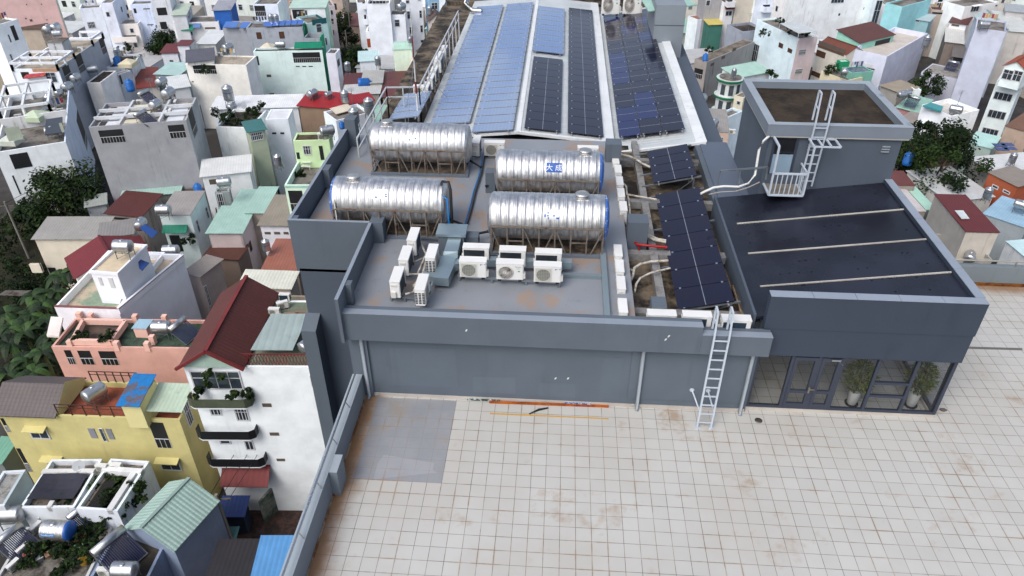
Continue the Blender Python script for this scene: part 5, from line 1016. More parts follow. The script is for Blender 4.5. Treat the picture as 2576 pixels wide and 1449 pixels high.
add('whitesheet', 'cream white corrugated roof beside the red tile house', ('C1', -160, -20), ('B1', 340, 1449), ('B1', 330, 1320), -20.5, (170, 160, 150), roof='sheet', rc=(206, 208, 196), lean=.2)
# green terrace house against the building
add('greenlow', 'pale green house with a roof terrace, table and small white canopy', ('B1', 285, 415), ('B1', 575, 415), ('B1', 680, 110), -18.6, (198, 222, 196), wr=(190, 214, 204), par=.8, rc=ROOFC, dirt=.06, wins=[('f', 'B1', 320, 470, 500, 680, 'o'), ('f', 'B1', 290, 420, 560, 440, (160, 200, 190))])
add('greenup', 'lime green upper room with a white barred window and brown roof', ('A1', 372, 1418), ('A1', 735, 1408), ('A1', 795, 1325), -16.2, (196, 222, 176), par=.25, rc=RUSTY((86, 72, 58), (56, 46, 38), .9), dirt=.05, wins=[('f', 'B1', 465, 15, 562, 108, 'g'), ('f', 'B1', 630, 20, 690, 160, 'd'), ('f', 'B1', 405, 85, 425, 150, 'd')])
# ------------------------------------------------------------ left, middle
add('greyblock', 'unfinished grey block of three joined houses with white light wells', ('A0', 890, 1280), ('A0', 1872, 1212), ('A0', 2092, 972), -17.0, (152, 154, 160), wr=(176, 180, 184), par=.5, rc=RUSTY((176, 168, 158), (120, 112, 104), .85), dirt=.25,
    wins=[('f', 'A0', 985, 1315, 1270, 1425, 'o'), ('f', 'A0', 1685, 1262, 1880, 1380, 'o'), ('r', 'A0', 1890, 1150, 1990, 1310, 'o'), ('r', 'A0', 2010, 1060, 2110, 1200, 'o')])
h = H['greyblock']; q = h.q; W, D = h.w, h.d
for i in range(3):
    mb = MB(); d0 = .06+.31*i; mb.ob(q(.05*W, d0*D, -17.45), h.e*.25*W, h.n*.26*D, (0, 0, .06)); wl_ = mb.build('light_well', PAINT((198, 202, 208), .8), h.o)
    mb = MB(); mb.ob(q(.06*W, d0*D+.1, -17.385), h.e*.07*W, h.n*.24*D, (0, 0, .02)); mb.build('shade', PAINT((56, 52, 52), .8), wl_)  # dark strip paints shade down one side of the well
    mb = MB(); mb.ob(q(.34*W, (d0+.02)*D, -17.4), h.e*.22*W, h.n*.14*D, (0, 0, .35)); mb.build('skylight', PAINT((206, 200, 178), .6), h.o)
for i in range(2): mb = MB(); mb.ob(q(.76*W, (.12+.36*i)*D, -17.45), h.e*.18*W, h.n*.28*D, (0, 0, .07)); mb.build('light_well', PAINT((206, 210, 216), .8), h.o)
mb = MB()
for d0 in (.33, .64): mb.beam(q(.0, d0*D, -16.95), q(W, d0*D, -16.95), .3, .35)
for s0 in (.31, .72): mb.beam(q(s0*W, 0, -16.96), q(s0*W, D, -16.96), .25, .3)
mb.build('parapet', PAINT((196, 200, 204), .8, .1, .3), h.o)
add('whitebig', 'big plain white house with stepped roof terraces at the left', ('B0', -60, 90), ('B0', 660, -22), ('A0', 1012, 835), -20.0, (222, 226, 232), wr=(196, 204, 216), par=.9, rc=ROOFC, dirt=.08,  # wr: bluer, darker white paints the shade on the right face
    wins=[('f', 'B0', 90, 110, 330, 225, 'd'), ('f', 'A0', 35, 1290, 240, 1400, (176, 186, 170)), ('f', 'A0', 590, 1240, 760, 1310, (176, 186, 170)), ('r', 'A0', 770, 1220, 880, 1320, 'o'), ('f', 'B0', 120, 320, 215, 505, 'd'), ('f', 'B0', 220, 545, 300, 720, 'd')])
h = H['whitebig']; q = h.q; W, D = h.w, h.d
frames(h, [(.0, .52, .75, .52), (0, .75, .75, .75), (0, .98, .75, .98), (0, .52, 0, .98), (.36, .52, .36, .98), (.75, .52, .75, .98)], -20.9, -18.6, (216, 220, 224))
mb = MB(); mb.ob(q(.0, .44*D, -20.9), h.e*W, h.n*.25, (0, 0, 1.6)); mb.build('cross_wall', PAINT((210, 212, 214), .8, .1, .6), h.o)
mb = MB(); mb.slab([q(.72*W, .08*D, -19.4), q(.97*W, .08*D, -19.4), q(.97*W, .3*D, -19.1), q(.72*W, .3*D, -19.1)], .08); mb.build('solar_canopy', PAINT((56, 60, 68), .3), h.o)
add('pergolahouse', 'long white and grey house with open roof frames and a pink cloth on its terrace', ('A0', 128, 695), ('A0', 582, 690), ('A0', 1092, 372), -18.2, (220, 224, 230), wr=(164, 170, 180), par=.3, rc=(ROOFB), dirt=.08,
    wins=[('f', 'A0', 205, 725, 310, 790, 'd'), ('f', 'A0', 445, 725, 590, 830, 'w'), ('f', 'A0', 320, 690, 580, 720, (176, 140, 112)), ('r', 'A0', 620, 680, 735, 790, 'o'), ('r', 'A0', 750, 570, 865, 700, 'o'), ('r', 'A0', 990, 400, 1080, 520, 'o')])
h = H['pergolahouse']; q = h.q; W, D = h.w, h.d
frames(h, [(0, .0, 1, .0), (0, .16, 1, .16), (0, .34, 1, .34), (0, 0, 0, .34), (1, 0, 1, .34), (.45, .16, .45, .34)], -18.5, -17.4, (220, 224, 230)); frames(h, [(.45, .75, 1, .75), (.45, 1, 1, 1), (1, .75, 1, 1)], -18.5, -17.4, (220, 224, 230))
block(h, 'A0', ((470, 430), (640, 415), (690, 370)), 1.9, (186, 190, 196), 'stair_head', ROOFC)
add('leftwhite', 'plain white house at the left frame edge with three small windows', ('A0', -60, 262), ('A0', 180, 192), ('A0', 235, 120), -15.5, (220, 224, 228), par=.3, rc=ROOFC, dirt=.1, wins=[('f', 'A0', 72, 350, 120, 425, 'w'), ('f', 'A0', 98, 265, 192, 398, 'd'), ('f', 'A0', 90, 548, 150, 645, 'w')])
add('tanleft', 'mottled tan wall at the left frame edge', ('A0', -150, 640), ('A0', 2, 610), ('A0', 60, 560), -22, (186, 172, 150), par=.1, dirt=.6)
add('pinktall', 'tall blank pink house at the top left with a cream side wall', ('A0', -160, -40), ('A0', 522, -100), ('A0', 700, -150), -17.0, (222, 186, 182), wr=(210, 206, 192), par=.4, dirt=.1, wins=[('f', 'A0', 250, 180, 270, 192, 'v'), ('f', 'A0', 295, 195, 330, 215, 'v'), ('f', 'A0', 410, 38, 425, 48, 'v'), ('f', 'A0', 260, 40, 275, 50, 'v'), ('f', 'A0', 465, 195, 480, 205, 'v')])
add('tileback', 'low weathered house with a dark tiled roof before the pink wall', ('A0', 200, 290), ('A0', 405, 290), ('A0', 430, 240), -23.0, (176, 164, 150), roof='sheet', rc=(84, 72, 66), lean=.4, dirt=.7)
add('w28', 'white house with a four pane window next to the cream wall', ('A0', 795, 90), ('A0', 1010, 72), ('A0', 1040, 20), -20.0, (212, 214, 222), par=.5, dirt=.3, wins=[('f', 'A0', 872, 222, 970, 282, 'g')])
add('w27', 'tall white house with a drainpipe and one shuttered window', ('A0', 1005, 32), ('A0', 1128, 28), ('A0', 1310, -60), -18.6, (212, 214, 224), wr=(206, 210, 222), par=.3, wins=[('f', 'A0', 1060, 118, 1114, 170, 'w'), ('r', 'A0', 1212, 72, 1236, 116, 'd')])
add('balconyhouse', 'cream two storey house with an arched balcony door and flat roof', ('A0', 1110, 245), ('A0', 1385, 238), ('A0', 1425, 190), -22.6, (216, 208, 200), par=.15, rc=(RUSTY((150, 144, 138), (110, 104, 98), .9)), dirt=.15, wins=[('f', 'A0', 1165, 268, 1225, 356, 'w'), ('f', 'A0', 1300, 284, 1356, 332, 'w'), ('f', 'A0', 1338, 428, 1392, 478, 'w'), ('f', 'A0', 1125, 360, 1400, 400, 'bal'), ('r', 'A0', 1400, 265, 1415, 300, 'w')])
add('bluepeel', 'tall pale blue house with peeling side paint', ('A0', 1308, 45), ('A0', 1520, 35), ('A0', 1600, -10), -19.5, (200, 208, 226), par=.3, dirt=.5, wins=[('f', 'A0', 1340, 85, 1378, 132, 'd'), ('f', 'A0', 1440, 85, 1510, 92, 'v'), ('f', 'A0', 1480, 245, 1545, 252, 'v')])
add('darkopen', 'grey white narrow house with two large dark openings', ('A0', 1515, 5), ('A0', 1705, -5), ('A0', 1840, -60), -18.6, (204, 204, 206), par=.4, dirt=.7, wins=[('f', 'A0', 1572, 80, 1688, 150, 'd'), ('f', 'A0', 1605, 222, 1690, 290, 'd')])
add('awninghouse', 'white house with teal and blue striped awnings behind the dark tree', ('A0', 1735, 230), ('A0', 2195, 218), ('A0', 2228, 155), -22.4, (212, 210, 208), par=.25, dirt=.3, wins=[('f', 'A0', 1825, 250, 1965, 320, 'awg'), ('f', 'A0', 1945, 238, 2030, 285, 'awb'), ('f', 'A0', 1870, 320, 1940, 350, 'd'), ('f', 'A0', 2060, 275, 2170, 290, 'v')])
add('mintroof31', 'white house with a pale mint pitched tin roof near the top', ('A0', 1735, 155), ('A0', 1868, 148), ('A0', 1950, 55), -20.8, (196, 196, 196), roof='sheet', rc=(178, 192, 176), lean=.3, wins=[('r', 'A0', 1880, 120, 1915, 160, 'w')])
add('blueshed', 'blue walled shed with a ribbed grey roof near the top edge', ('A0', 2145, 105), ('A0', 2312, 100), ('A0', 2365, 22), -20.5, (40, 96, 176), roof='sheet', rc=(150, 152, 162), lean=.3, dirt=.1)
add('marooncap', 'small white house with two maroon tin roofs by the dark tree', ('A0', 1622, 532), ('A0', 1782, 530), ('A0', 1800, 470), -24.0, (212, 214, 218), roof='sheet', rc=(104, 50, 52), lean=.4, dirt=.3, wins=[('f', 'A0', 1705, 605, 1750, 640, 'd')])
add('marooncap2', 'taller white stair block with a maroon cap beside the dark tree', ('A0', 1782, 455), ('A0', 1900, 455), ('A0', 1955, 415), -22.8, (216, 216, 220), roof='sheet', rc=(104, 50, 52), lean=.1, dirt=.2, wins=[('r', 'A0', 1910, 470, 1925, 510, 'd')])
add('whitetin', 'bright white tin roof sloping beside the awning house', ('A0', 1985, 442), ('A0', 2165, 442), ('A0', 2238, 328), -23.4, (190, 192, 190), roof='sheet', rc=WROOF, lean=.3)
add('w34b', 'grey house carrying two blue solar panels near the top', ('A0', 2240, 285), ('A0', 2560, 290), ('A0', 2600, 215), -20.6, (158, 162, 170), par=.3, dirt=.3)
add('topwhite1', 'white house at the top edge with a dark shaded porch', ('A1', -30, 42), ('A1', 215, 40), ('A1', 345, -60), -18.2, (208, 214, 226), par=.4, wins=[('f', 'A1', -20, 58, 105, 160, 'o')])
add('mintshedtop', 'white upper room with a mint tin roof and a wide black doorway', ('A1', 345, 80), ('A1', 692, 75), ('A1', 722, 20), -18.6, (212, 216, 216), wr=(170, 206, 190), roof='sheet', rc=(178, 204, 192), lean=.3, wins=[('f', 'A1', 362, 98, 500, 185, 'd')])
add('greywin', 'grey house with brown shuttered windows and a green balcony', ('A1', -100, 282), ('A1', 468, 272), ('A1', 538, 212), -19.6, (160, 166, 176), wr=(24, 140, 100), par=.3, rc=ROOFC, dirt=.4, wins=[('f', 'A1', 0, 325, 60, 390, 'b'), ('f', 'A1', 228, 318, 290, 385, 'b')])
add('greenbal', 'green and grey terrace block below the mint windowed house', ('A1', 478, 385), ('A1', 640, 385), ('A1', 682, 330), -21.0, (150, 158, 166), wr=(40, 160, 120), par=.9, rc=(RUSTY((110, 84, 70), (80, 66, 58), .9)))
add('mintwin', 'mint house with a dark teal roof band and a white window', ('A1', 512, 238), ('A1', 715, 205), ('A1', 735, 120), -19.6, (188, 218, 218), wr=(20, 84, 92), par=.4, dirt=.1, wins=[('f', 'A1', 598, 240, 668, 322, 'w'), ('f', 'A1', 560, 200, 712, 232, (24, 84, 92)), ('f', 'A1', 690, 380, 720, 450, 'w')])
add('minthouse', 'large pale mint house with a green awning and lattice terrace', ('A1', -30, 520), ('A1', 665, 505), ('A1', 705, 468), -21.0, (204, 220, 214), wr=(16, 132, 92), par=.3, rc=ROOFD, dirt=.12, wins=[('f', 'A1', 365, 530, 655, 625, 'o'), ('f', 'A1', 400, 664, 440, 672, 'd'), ('f', 'A1', 465, 664, 505, 672, 'd'), ('f', 'A1', 530, 664, 572, 672, 'd'), ('f', 'A1', 105, 750, 155, 775, 'v'), ('f', 'A1', 135, 938, 185, 962, 'v'), ('f', 'A1', 0, 565, 20, 655, 'd')])
h = H['minthouse']; q = h.q; s0 = (P('A1', 385, 515, -21)-h.A).dot(h.e); s1 = h.w
mb = MB(); mb.slab([q(s0, -.1, -20.6), q(s1, -.1, -20.6), q(s1, h.d*.7, -20.0), q(s0, h.d*.7, -20.0)], .05); mb.build('green_awning', RIB((10, 120, 92), h.ang, .4, .6, .3), h.o)
add('creamwhite', 'large cream white house with a lattice window full of plants', ('A0', 1865, 642), ('A0', 2475, 655), ('A0', 2530, 562), -20.6, (222, 218, 208), par=.2, rc=ROOFB, dirt=.2, wins=[('f', 'A0', 1935, 652, 2185, 742, 'o'), ('f', 'A0', 1930, 815, 1950, 828, 'v')])
add('peakedwhite', 'dark panelled lean-to roof on the cream white house', ('A0', 1885, 625), ('A0', 2150, 600), ('A0', 2195, 525), -20.0, (210, 208, 200), roof='sheet', rc=(90, 90, 100), lean=.6, zb=-20.6)
add('lilacwhite', 'narrow lilac and white house beside the dark street', ('A1', 703, 538), ('A1', 800, 540), ('A1', 888, 490), -21.6, (206, 204, 214), wr=(222, 224, 226), par=.2, dirt=.2, wins=[('r', 'A1', 815, 610, 845, 650, 'd')])
add('mossroof', 'low house with a mossy dark roof and cream side wall', ('A0', 870, 832), ('A0', 1010, 832), ('A0', 1178, 712), -21.8, (216, 210, 202), par=.15, rc=ROOFD, dirt=.15)
add('streakwhite', 'white house with black rain streaks and a dark junk filled roof', ('A0', 1070, 680), ('A0', 1318, 668), ('A0', 1510, 535), -22.4, (212, 216, 222), par=.35, rc=ROOFD, dirt=1.0)
add('container', 'pale blue grey cabin with a blue barrel beside it', ('A0', 1188, 750), ('A0', 1318, 712), ('A0', 1345, 680), -22.3, (178, 188, 200), par=.1, wins=[('f', 'A0', 1195, 760, 1215, 850, 'd')])
add('rustred', 'long rust red tin roof sloping between the white houses', ('A0', 1382, 892), ('A0', 1592, 866), ('A0', 1702, 690), -24.6, (190, 186, 180), roof='sheet', rc=(120, 52, 40), lean=.3)
add('minttin', 'pale mint tin roof with a dark gable behind the rust red roof', ('A0', 1560, 745), ('A0', 1800, 755), ('A0', 1860, 650), -23.6, (150, 170, 170), roof='sheet', rc=(170, 200, 196), lean=.2)
add('whiteslope', 'white sheet roof sloping below the cream white house', ('A0', 1700, 900), ('A0', 1905, 870), ('A0', 1900, 770), -23.4, (200, 200, 198), roof='sheet', rc=WROOF, lean=.3)
add('gardenroof', 'flat roof crowded with potted shrubs and green netting', ('A0', 2170, 1275), ('A0', 2520, 1285), ('A0', 2570, 1100), -20.4, (214, 216, 214), par=.4, rc=ROOFD)
add('whiteroofs', 'row of low white metal roofs behind the roof garden', ('A0', 2130, 1100), ('A1', 420, 1075), ('A1', 440, 970), -21.4, (206, 208, 208), roof='sheet', rc=(222, 224, 226), lean=.2)
add('whitebox', 'white cubic house with a sloping roof and two small vents', ('A1', 92, 1202), ('A1', 322, 1196), ('A1', 425, 1092), -19.8, (212, 216, 222), par=.12, rc=PAINT((206, 208, 212), .7, .1, .3), dirt=.15, wins=[('f', 'A1', 160, 1332, 205, 1348, 'd'), ('f', 'A1', 244, 1332, 286, 1348, 'd')])
add('netroom', 'dark barred rooftop room with a teal roof beside the white cube', ('A0', 2500, 1330), ('A1', 90, 1300), ('A1', 110, 1210), -19.6, (160, 170, 150), roof='sheet', rc=(60, 110, 110), lean=.2, wins=[('f', 'A0', 2510, 1340, 2660, 1400, 'g')])
add('redroof', 'brown walled house under a long bright red roof', ('A1', 428, 1062), ('A1', 835, 1092), ('A1', 870, 980), -21.2, (140, 118, 100), roof='sheet', rc=(150, 36, 40), lean=.5, dirt=.6)
add('redroof2', 'second bright red roof ending in a mint gable by the long rail', ('A1', 895, 1062), ('A1', 1180, 1012), ('A1', 1200, 950), -21.0, (190, 210, 196), roof='sheet', rc=(146, 34, 40), lean=.3)
add('tankterrace', 'cluttered white terrace with two upright steel tanks by the big grey wall', ('A1', 805, 1215), ('A1', 1150, 1130), ('A1', 1160, 1010), -20.6, (206, 210, 216), par=.4, rc=ROOFC)
add('creamcover', 'small brown shed with a cream sheet roof before the red roof', ('A1', 815, 1140), ('A1', 960, 1100), ('A1', 970, 1060), -20.6, (110, 92, 80), roof='sheet', rc=(208, 200, 182), lean=.2)
add('maroonlow', 'wide maroon corrugated roof beside the pale green tower', ('A1', 1275, 978), ('A1', 1650, 965), ('A1', 1640, 730), -25.6, (150, 140, 130), roof='sheet', rc=(96, 50, 50), lean=.2)
add('maroonlow2', 'dark maroon roof with a blue tank lying on it', ('A1', 895, 850), ('A1', 1085, 840), ('A1', 1095, 750), -25.4, (150, 140, 130), roof='sheet', rc=(88, 46, 46), lean=.2)
add('greyroofs', 'patched grey roof left of the maroon corrugated roof', ('A1', 1070, 838), ('A1', 1262, 832), ('A1', 1265, 725), -25.0, (170, 168, 164), roof='sheet', rc=(170, 170, 168), lean=.2)
add('greyroofs2', 'dirty white roof in front of the lying blue tank', ('A1', 878, 945), ('A1', 1235, 940), ('A1', 1245, 850), -25.6, (150, 150, 146), roof='sheet', rc=(190, 192, 190), lean=.2)
add('cyanroof', 'small white house with a pale cyan sheet roof and steel tank', ('A1', 1042, 618), ('A1', 1225, 608), ('A1', 1258, 530), -23.6, (206, 210, 214), roof='sheet', rc=(186, 212, 214), lean=.3)
add('greenpale', 'pale green tower house with a mint roof rising among low roofs', ('A1', 1380, 502), ('A1', 1566, 498), ('A1', 1594, 432), -21.8, (204, 220, 196), roof='sheet', rc=(180, 214, 196), lean=.2, over=.1, dirt=.15)
add('creamshed', 'cream sheet roof with a brown wall right of the pale green tower', ('A1', 1562, 648), ('A1', 1785, 648), ('A1', 1832, 545), -23.4, (130, 114, 104), roof='sheet', rc=(216, 210, 196), lean=.3)
add('greysheet', 'grey flat roof behind the pale green tower', ('A1', 1600, 520), ('A1', 1750, 530), ('A1', 1725, 435), -23.0, (130, 120, 116), par=.3, rc=RUSTY((150, 148, 146), (124, 120, 118), .9))
add('curvedlow', 'white house with a rounded roof terrace and grey framed windows', ('A1', 1103, 318), ('A1', 1532, 312), ('A1', 1545, 252), -23.4, (220, 222, 226), par=1.0, rc=PAINT((200, 200, 202), .8, .1, .3), dirt=.08, wins=[('f', 'A1', 1195, 415, 1230, 490, 'w'), ('f', 'A1', 1280, 415, 1320, 490, 'w'), ('f', 'A1', 1115, 390, 1165, 475, (150, 70, 40)), ('f', 'A1', 1295, 580, 1335, 628, 'w')])
add('curvedup', 'tall white house block rising behind the rounded terrace', ('A1', 1110, 40), ('A1', 1345, 35), ('A1', 1380, -40), -18.0, (220, 222, 226), par=.8, dirt=.08, wins=[('f', 'A1', 1170, 5, 1310, 38, 'w')])
add('curvedright', 'white many windowed house with a rooftop steel tank and stair room', ('A1', 1338, 150), ('A1', 1500, 148), ('A1', 1515, 100), -20.2, (218, 220, 224), par=.2, dirt=.08, wins=[('f', 'A1', 1390, 195, 1450, 270, 'w')])
add('whitewin', 'white apartment house with three columns of narrow windows', ('A1', 1500, -20), ('A1', 1670, -30), ('A1', 1720, -60), -18.4, (220, 222, 226), par=.4, dirt=.08, wins=[('f', 'A1', 1515, 112, 1562, 190, 'w'), ('f', 'A1', 1640, 105, 1672, 180, 'w'), ('f', 'A1', 1530, 272, 1578, 340, 'w'), ('f', 'A1', 1650, 255, 1682, 325, 'w'), ('f', 'A1', 1500, 0, 1545, 35, 'w'), ('f', 'A1', 1625, 0, 1660, 10, 'w'), ('f', 'A1', 1655, 400, 1690, 430, 'w')])
add('browncap', 'narrow beige house with a peaked brown tile cap', ('A1', 1738, 215), ('A1', 1898, 208), ('A1', 1920, 160), -21.4, (206, 196, 190), roof='gy', rc=(92, 76, 72), lean=.9, wins=[('f', 'A1', 1770, 235, 1880, 350, 'o'), ('f', 'A1', 1780, 425, 1870, 495, 'w')])
add('bluehouse', 'light blue tall house at the top beside the rail', ('A1', 1735, -30), ('A1', 1838, -40), ('A1', 2000, -90), -18.6, (150, 190, 220), wr=(170, 206, 232), par=.4, dirt=.1, wins=[('f', 'A1', 1762, 28, 1830, 95, 'w'), ('r', 'A1', 1915, 0, 1990, 70, 'o')])
add('streetrow', 'row of narrow pinkish houses along the left of the dark street', ('A1', 735, 60), ('A1', 790, 55), ('A1', 800, -30), -20.4, (190, 180, 184), wr=(196, 186, 190), par=.3, dirt=.4, wins=[('f', 'A1', 745, 100, 780, 150, 'w'), ('f', 'A1', 745, 190, 785, 240, 'o'), ('f', 'A1', 760, 300, 790, 350, 'w')])
add('streetrow2', 'white narrow building at the right of the dark street', ('A1', 1012, 30), ('A1', 1112, 25), ('A1', 1120, -40), -19.4, (214, 216, 220), par=.3, dirt=.15, wins=[('f', 'A1', 1060, 20, 1110, 70, 'bal'), ('f', 'A1', 1075, 150, 1125, 225, 'bal')])
# ------------------------------------------------------------ left foreground
BG = (128, 142, 166)
add('nethouse', 'weathered white house with a torn black shade net over its roof opening', ('D0', 195, 765), ('D0', 745, 760), ('D0', 955, 272), -24.2, (206, 210, 214), par=.5, rc=RUSTY((118, 110, 102), (64, 60, 56), .9), dirt=.9)
h = H['nethouse']; q = h.q; W, D = h.w, h.d
mb = MB(); n = 8; P_ = [[q(W*(.06+.86*i/n), D*(.14+.52*j/6), -24.05-.35*math.sin(math.pi*i/n)*math.sin(math.pi*j/6)+random.uniform(-.03, .03)) for j in range(7)] for i in range(n+1)]
for i in range(n):
    for j in range(6): mb.add([P_[i][j], P_[i+1][j], P_[i+1][j+1], P_[i][j+1]], [(0, 1, 2, 3)], 0, True)
mb.build('shade_net', PAINT((44, 46, 58), .8, .2, .1), h.o)
mb = MB(); mb.ob(q(0, D*.68, -24.6), h.e*W, h.n*.35, (0, 0, .55)); mb.ob(q(W*.5, 0, -24.6), h.e*.3, h.n*D*.12, (0, 0, .5)); mb.build('cross_wall', PAINT((206, 208, 208), .8, .15, .9), h.o)
add('framehouse', 'white open framed house with plants growing up through its roof opening', ('D0', 765, 770), ('D0', 1180, 800), ('D0', 1425, 288), -23.9, (210, 214, 220), par=.35, rc=RUSTY((128, 118, 108), (70, 64, 58), .9), dirt=.5)
h = H['framehouse']; q = h.q; W, D = h.w, h.d
mb = MB(); mb.ob(q(W*.14, D*.05, -24.24), h.e*W*.6, h.n*D*.66, (0, 0, .04)); mb.build('painted_pit', PAINT((34, 36, 34), .9), h.o)  # dark sheet laid on the roof paints the shaded pit
mb = MB(); mb.ob(q(0, D*.72, -24.25), h.e*W, h.n*.4, (0, 0, .5)); mb.ob(q(W*.75, 0, -24.25), h.e*.4, h.n*D*.72, (0, 0, .5)); mb.build('frame_wall', PAINT((214, 216, 218), .8, .15, .7), h.o)
add('mintgable', 'house with a pale mint ribbed gable roof and a blue grey side wall', ('D0', 1245, 975), ('D0', 1748, 1178), ('D0', 1930, 605), -23.9, BG, roof='gy', rc=(166, 194, 186), lean=.62, over=.15, dirt=.1)
add('gardenhouse', 'house whose flat roof is crowded with tanks, heaters and potted plants', ('D0', -80, 1530), ('D0', 865, 1500), ('D0', 1130, 930), -25.6, (190, 192, 192), par=.25, rc=RUSTY((116, 112, 106), (70, 66, 60), .9), dirt=.6)
add('heaterhouse', 'blue grey house with a dark flat roof holding a solar water heater', ('D0', 800, 1640), ('D0', 1400, 1660), ('D0', 1658, 978), -24.4, BG, par=.35, rc=ROOFD, dirt=.25)
add('edgehouse', 'pale house with a bluish side wall at the lower left edge', ('D0', -200, 760), ('D0', 40, 745), ('D0', 238, 380), -23.6, (196, 200, 202), wr=(178, 192, 198), par=.25, rc=RUSTY((150, 150, 148), (110, 108, 104), .9), dirt=.3)
add('minteave', 'mint green tin roof at the left edge below the yellow house', ('D0', -120, 290), ('D0', 10, 300), ('D0', 95, 110), -26.0, (120, 128, 126), roof='sheet', rc=(110, 160, 140), lean=.3)
add('bluetin', 'bright blue ribbed tin roof against the terrace parapet', ('D1', -60, 1560), ('D1', 300, 1560), ('D1', 345, 1120), -20.5, (90, 110, 130), roof='sheet', rc=(84, 142, 196), lean=.5, over=.1, dirt=.5)
add('darkroofs', 'dark tin roofed lean-to between the blue grey wall and the blue roof', ('D0', 2080, 1540), ('D0', 2560, 1540), ('D0', 2640, 1130), -25.4, (112, 80, 70), roof='sheet', rc=(44, 42, 46), lean=.15, dirt=.5)
add('tealtin', 'small teal tin roof in the dark courtyard', ('D0', 2105, 1105), ('D0', 2340, 1105), ('D0', 2360, 1012), -28.2, (80, 90, 90), roof='sheet', rc=(52, 96, 98), lean=.2)
add('bluetarp', 'blue sheeted shed in the courtyard below the white house', ('D0', 2225, 830), ('D0', 2440, 830), ('D0', 2450, 705), -28.8, (60, 70, 90), roof='sheet', rc=(38, 66, 130), lean=.3)
cw = thing('courtyard_wall', P('D1', 400, 480, -28.6), 'mossy grey green courtyard wall below the terrace parapet', 'wall')
a, b, c, d = (P('D1', *k_, -28.4) for k_ in ((210, 485), (620, 485), (20, 700), (-90, 880)))
mb = MB(); mb.ob((a.x, a.y, G), b-a, Vector((0, .25, 0)), (0, 0, 2.6)); mb.ob((c.x, c.y, G), Vector((a.x-c.x, a.y-c.y, 0)), Vector((.2, .1, 0)), (0, 0, 2.6)); mb.build('wall', RUSTY((134, 140, 128), (72, 84, 74), .9, .4, .62, .8), cw)
mb = MB(); mb.ob((a.x, a.y-.05, G+2.6), b-a, Vector((0, .4, 0)), (0, 0, .12)); mb.build('coping', PAINT((96, 132, 116), .8), cw)
mb = MB(); p = P('D1', 250, 900, G); mb.quad((p.x-4, p.y-5, G+.02), (p.x+6, p.y-5, G+.02), (p.x+6, p.y+4, G+.02), (p.x-4, p.y+4, G+.02)); tag(mb.build('courtyard_paving', RUSTY((84, 62, 56), (52, 44, 42), .9, .4, .6, 1)), kind='structure')
# ------------------------------------------------------------ right side
add('lilac', 'long lilac grey house with a high parapet round a bare roof', ('A3', 850, 492), ('A3', 1200, 568), ('A3', 1800, 372), -23.0, lil, wr=(200, 200, 212), par=.9, rc=PAINT((188, 180, 172), .85, .12, .2), dirt=.1, wins=[('f', 'A3', 905, 650, 1075, 715, 'w'), ('f', 'A3', 905, 645, 1080, 655, (210, 210, 220))])
add('lilacannex', 'low lilac annex with a grey flat roof beside the tall lilac tower', ('A3', 1545, 722), ('A3', 1915, 800), ('A3', 2060, 720), -25.0, (186, 190, 204), par=.15, rc=RUSTY((150, 146, 142), (120, 116, 112), .9), dirt=.1)
add('lilactower', 'tall slim lilac blue tower house with blank front and windowed side', ('A3', 2086, 282), ('A3', 2392, 320), ('A3', 2500, 225), -16.6, (190, 196, 214), wr=(160, 168, 188), par=.3, rc=ROOFC, dirt=.06, wins=[('r', 'A3', 2395, 380, 2420, 470, 'w'), ('r', 'A3', 2345, 520, 2375, 600, 'w'), ('r', 'A3', 2290, 680, 2330, 770, 'w'), ('r', 'A3', 2215, 890, 2250, 980, 'w')])  # wr: darker lilac paints the shade on the side away from the sun
add('windowhouse', 'white green house with three large dark windows stacked on its face', ('A3', 2302, 815), ('A3', 2545, 860), ('A3', 2720, 720), -22.6, (212, 222, 220), par=.15, rc=ROOFC, dirt=.12, wins=[('f', 'A3', 2288, 915, 2440, 1030, 'w'), ('f', 'A3', 2228, 1095, 2375, 1212, 'w'), ('f', 'A3', 2165, 1275, 2305, 1372, 'w')])
add('windowtop', 'set back upper room with an orange tiled roof above the stacked windows', ('A3', 2385, 655), ('A3', 2590, 700), ('A3', 2700, 600), -19.6, (212, 222, 220), roof='gy', rc=(156, 78, 52), lean=.7, zb=-22.7, wins=[('f', 'A3', 2380, 690, 2450, 815, 'w'), ('f', 'A3', 2480, 700, 2540, 830, 'w')])
add('whitecube', 'white cube house with a parapet roof and teal hatch behind the tree', ('A3', 1552, 1052), ('A3', 1852, 1170), ('A3', 2082, 1086), -23.6, (222, 224, 226), par=.7, rc=PAINT((196, 192, 186), .85, .15, .3), dirt=.15, wins=[('f', 'A3', 1560, 1225, 1628, 1290, 'a'), ('f', 'A3', 1685, 1270, 1720, 1285, 'v')])
h = H['whitecube']; mb = MB(); p = [P('A3', *k_, -23.3) for k_ in ((1560, 1058), (1745, 1115), (1765, 1070), (1640, 1030))]; mb.slab(p, .25); mb.build('hatch', PAINT((64, 140, 146), .5, .1, .3), h.o)
add('plantwhite', 'white cyan corner house with a pink stained side and roof plants', ('A3', -110, 195), ('A3', 308, 388), ('A3', 492, 362), -21.0, (206, 222, 228), wr=(206, 190, 192), par=.35, rc=ROOFC, dirt=.2, wins=[('f', 'A3', 115, 425, 146, 490, 'b'), ('f', 'A3', 205, 480, 238, 540, 'b'), ('r', 'A3', 310, 500, 376, 550, 'g'), ('r', 'A3', 275, 695, 342, 742, 'g'), ('f', 'A2', 2420, 420, 2460, 640, 'w')])
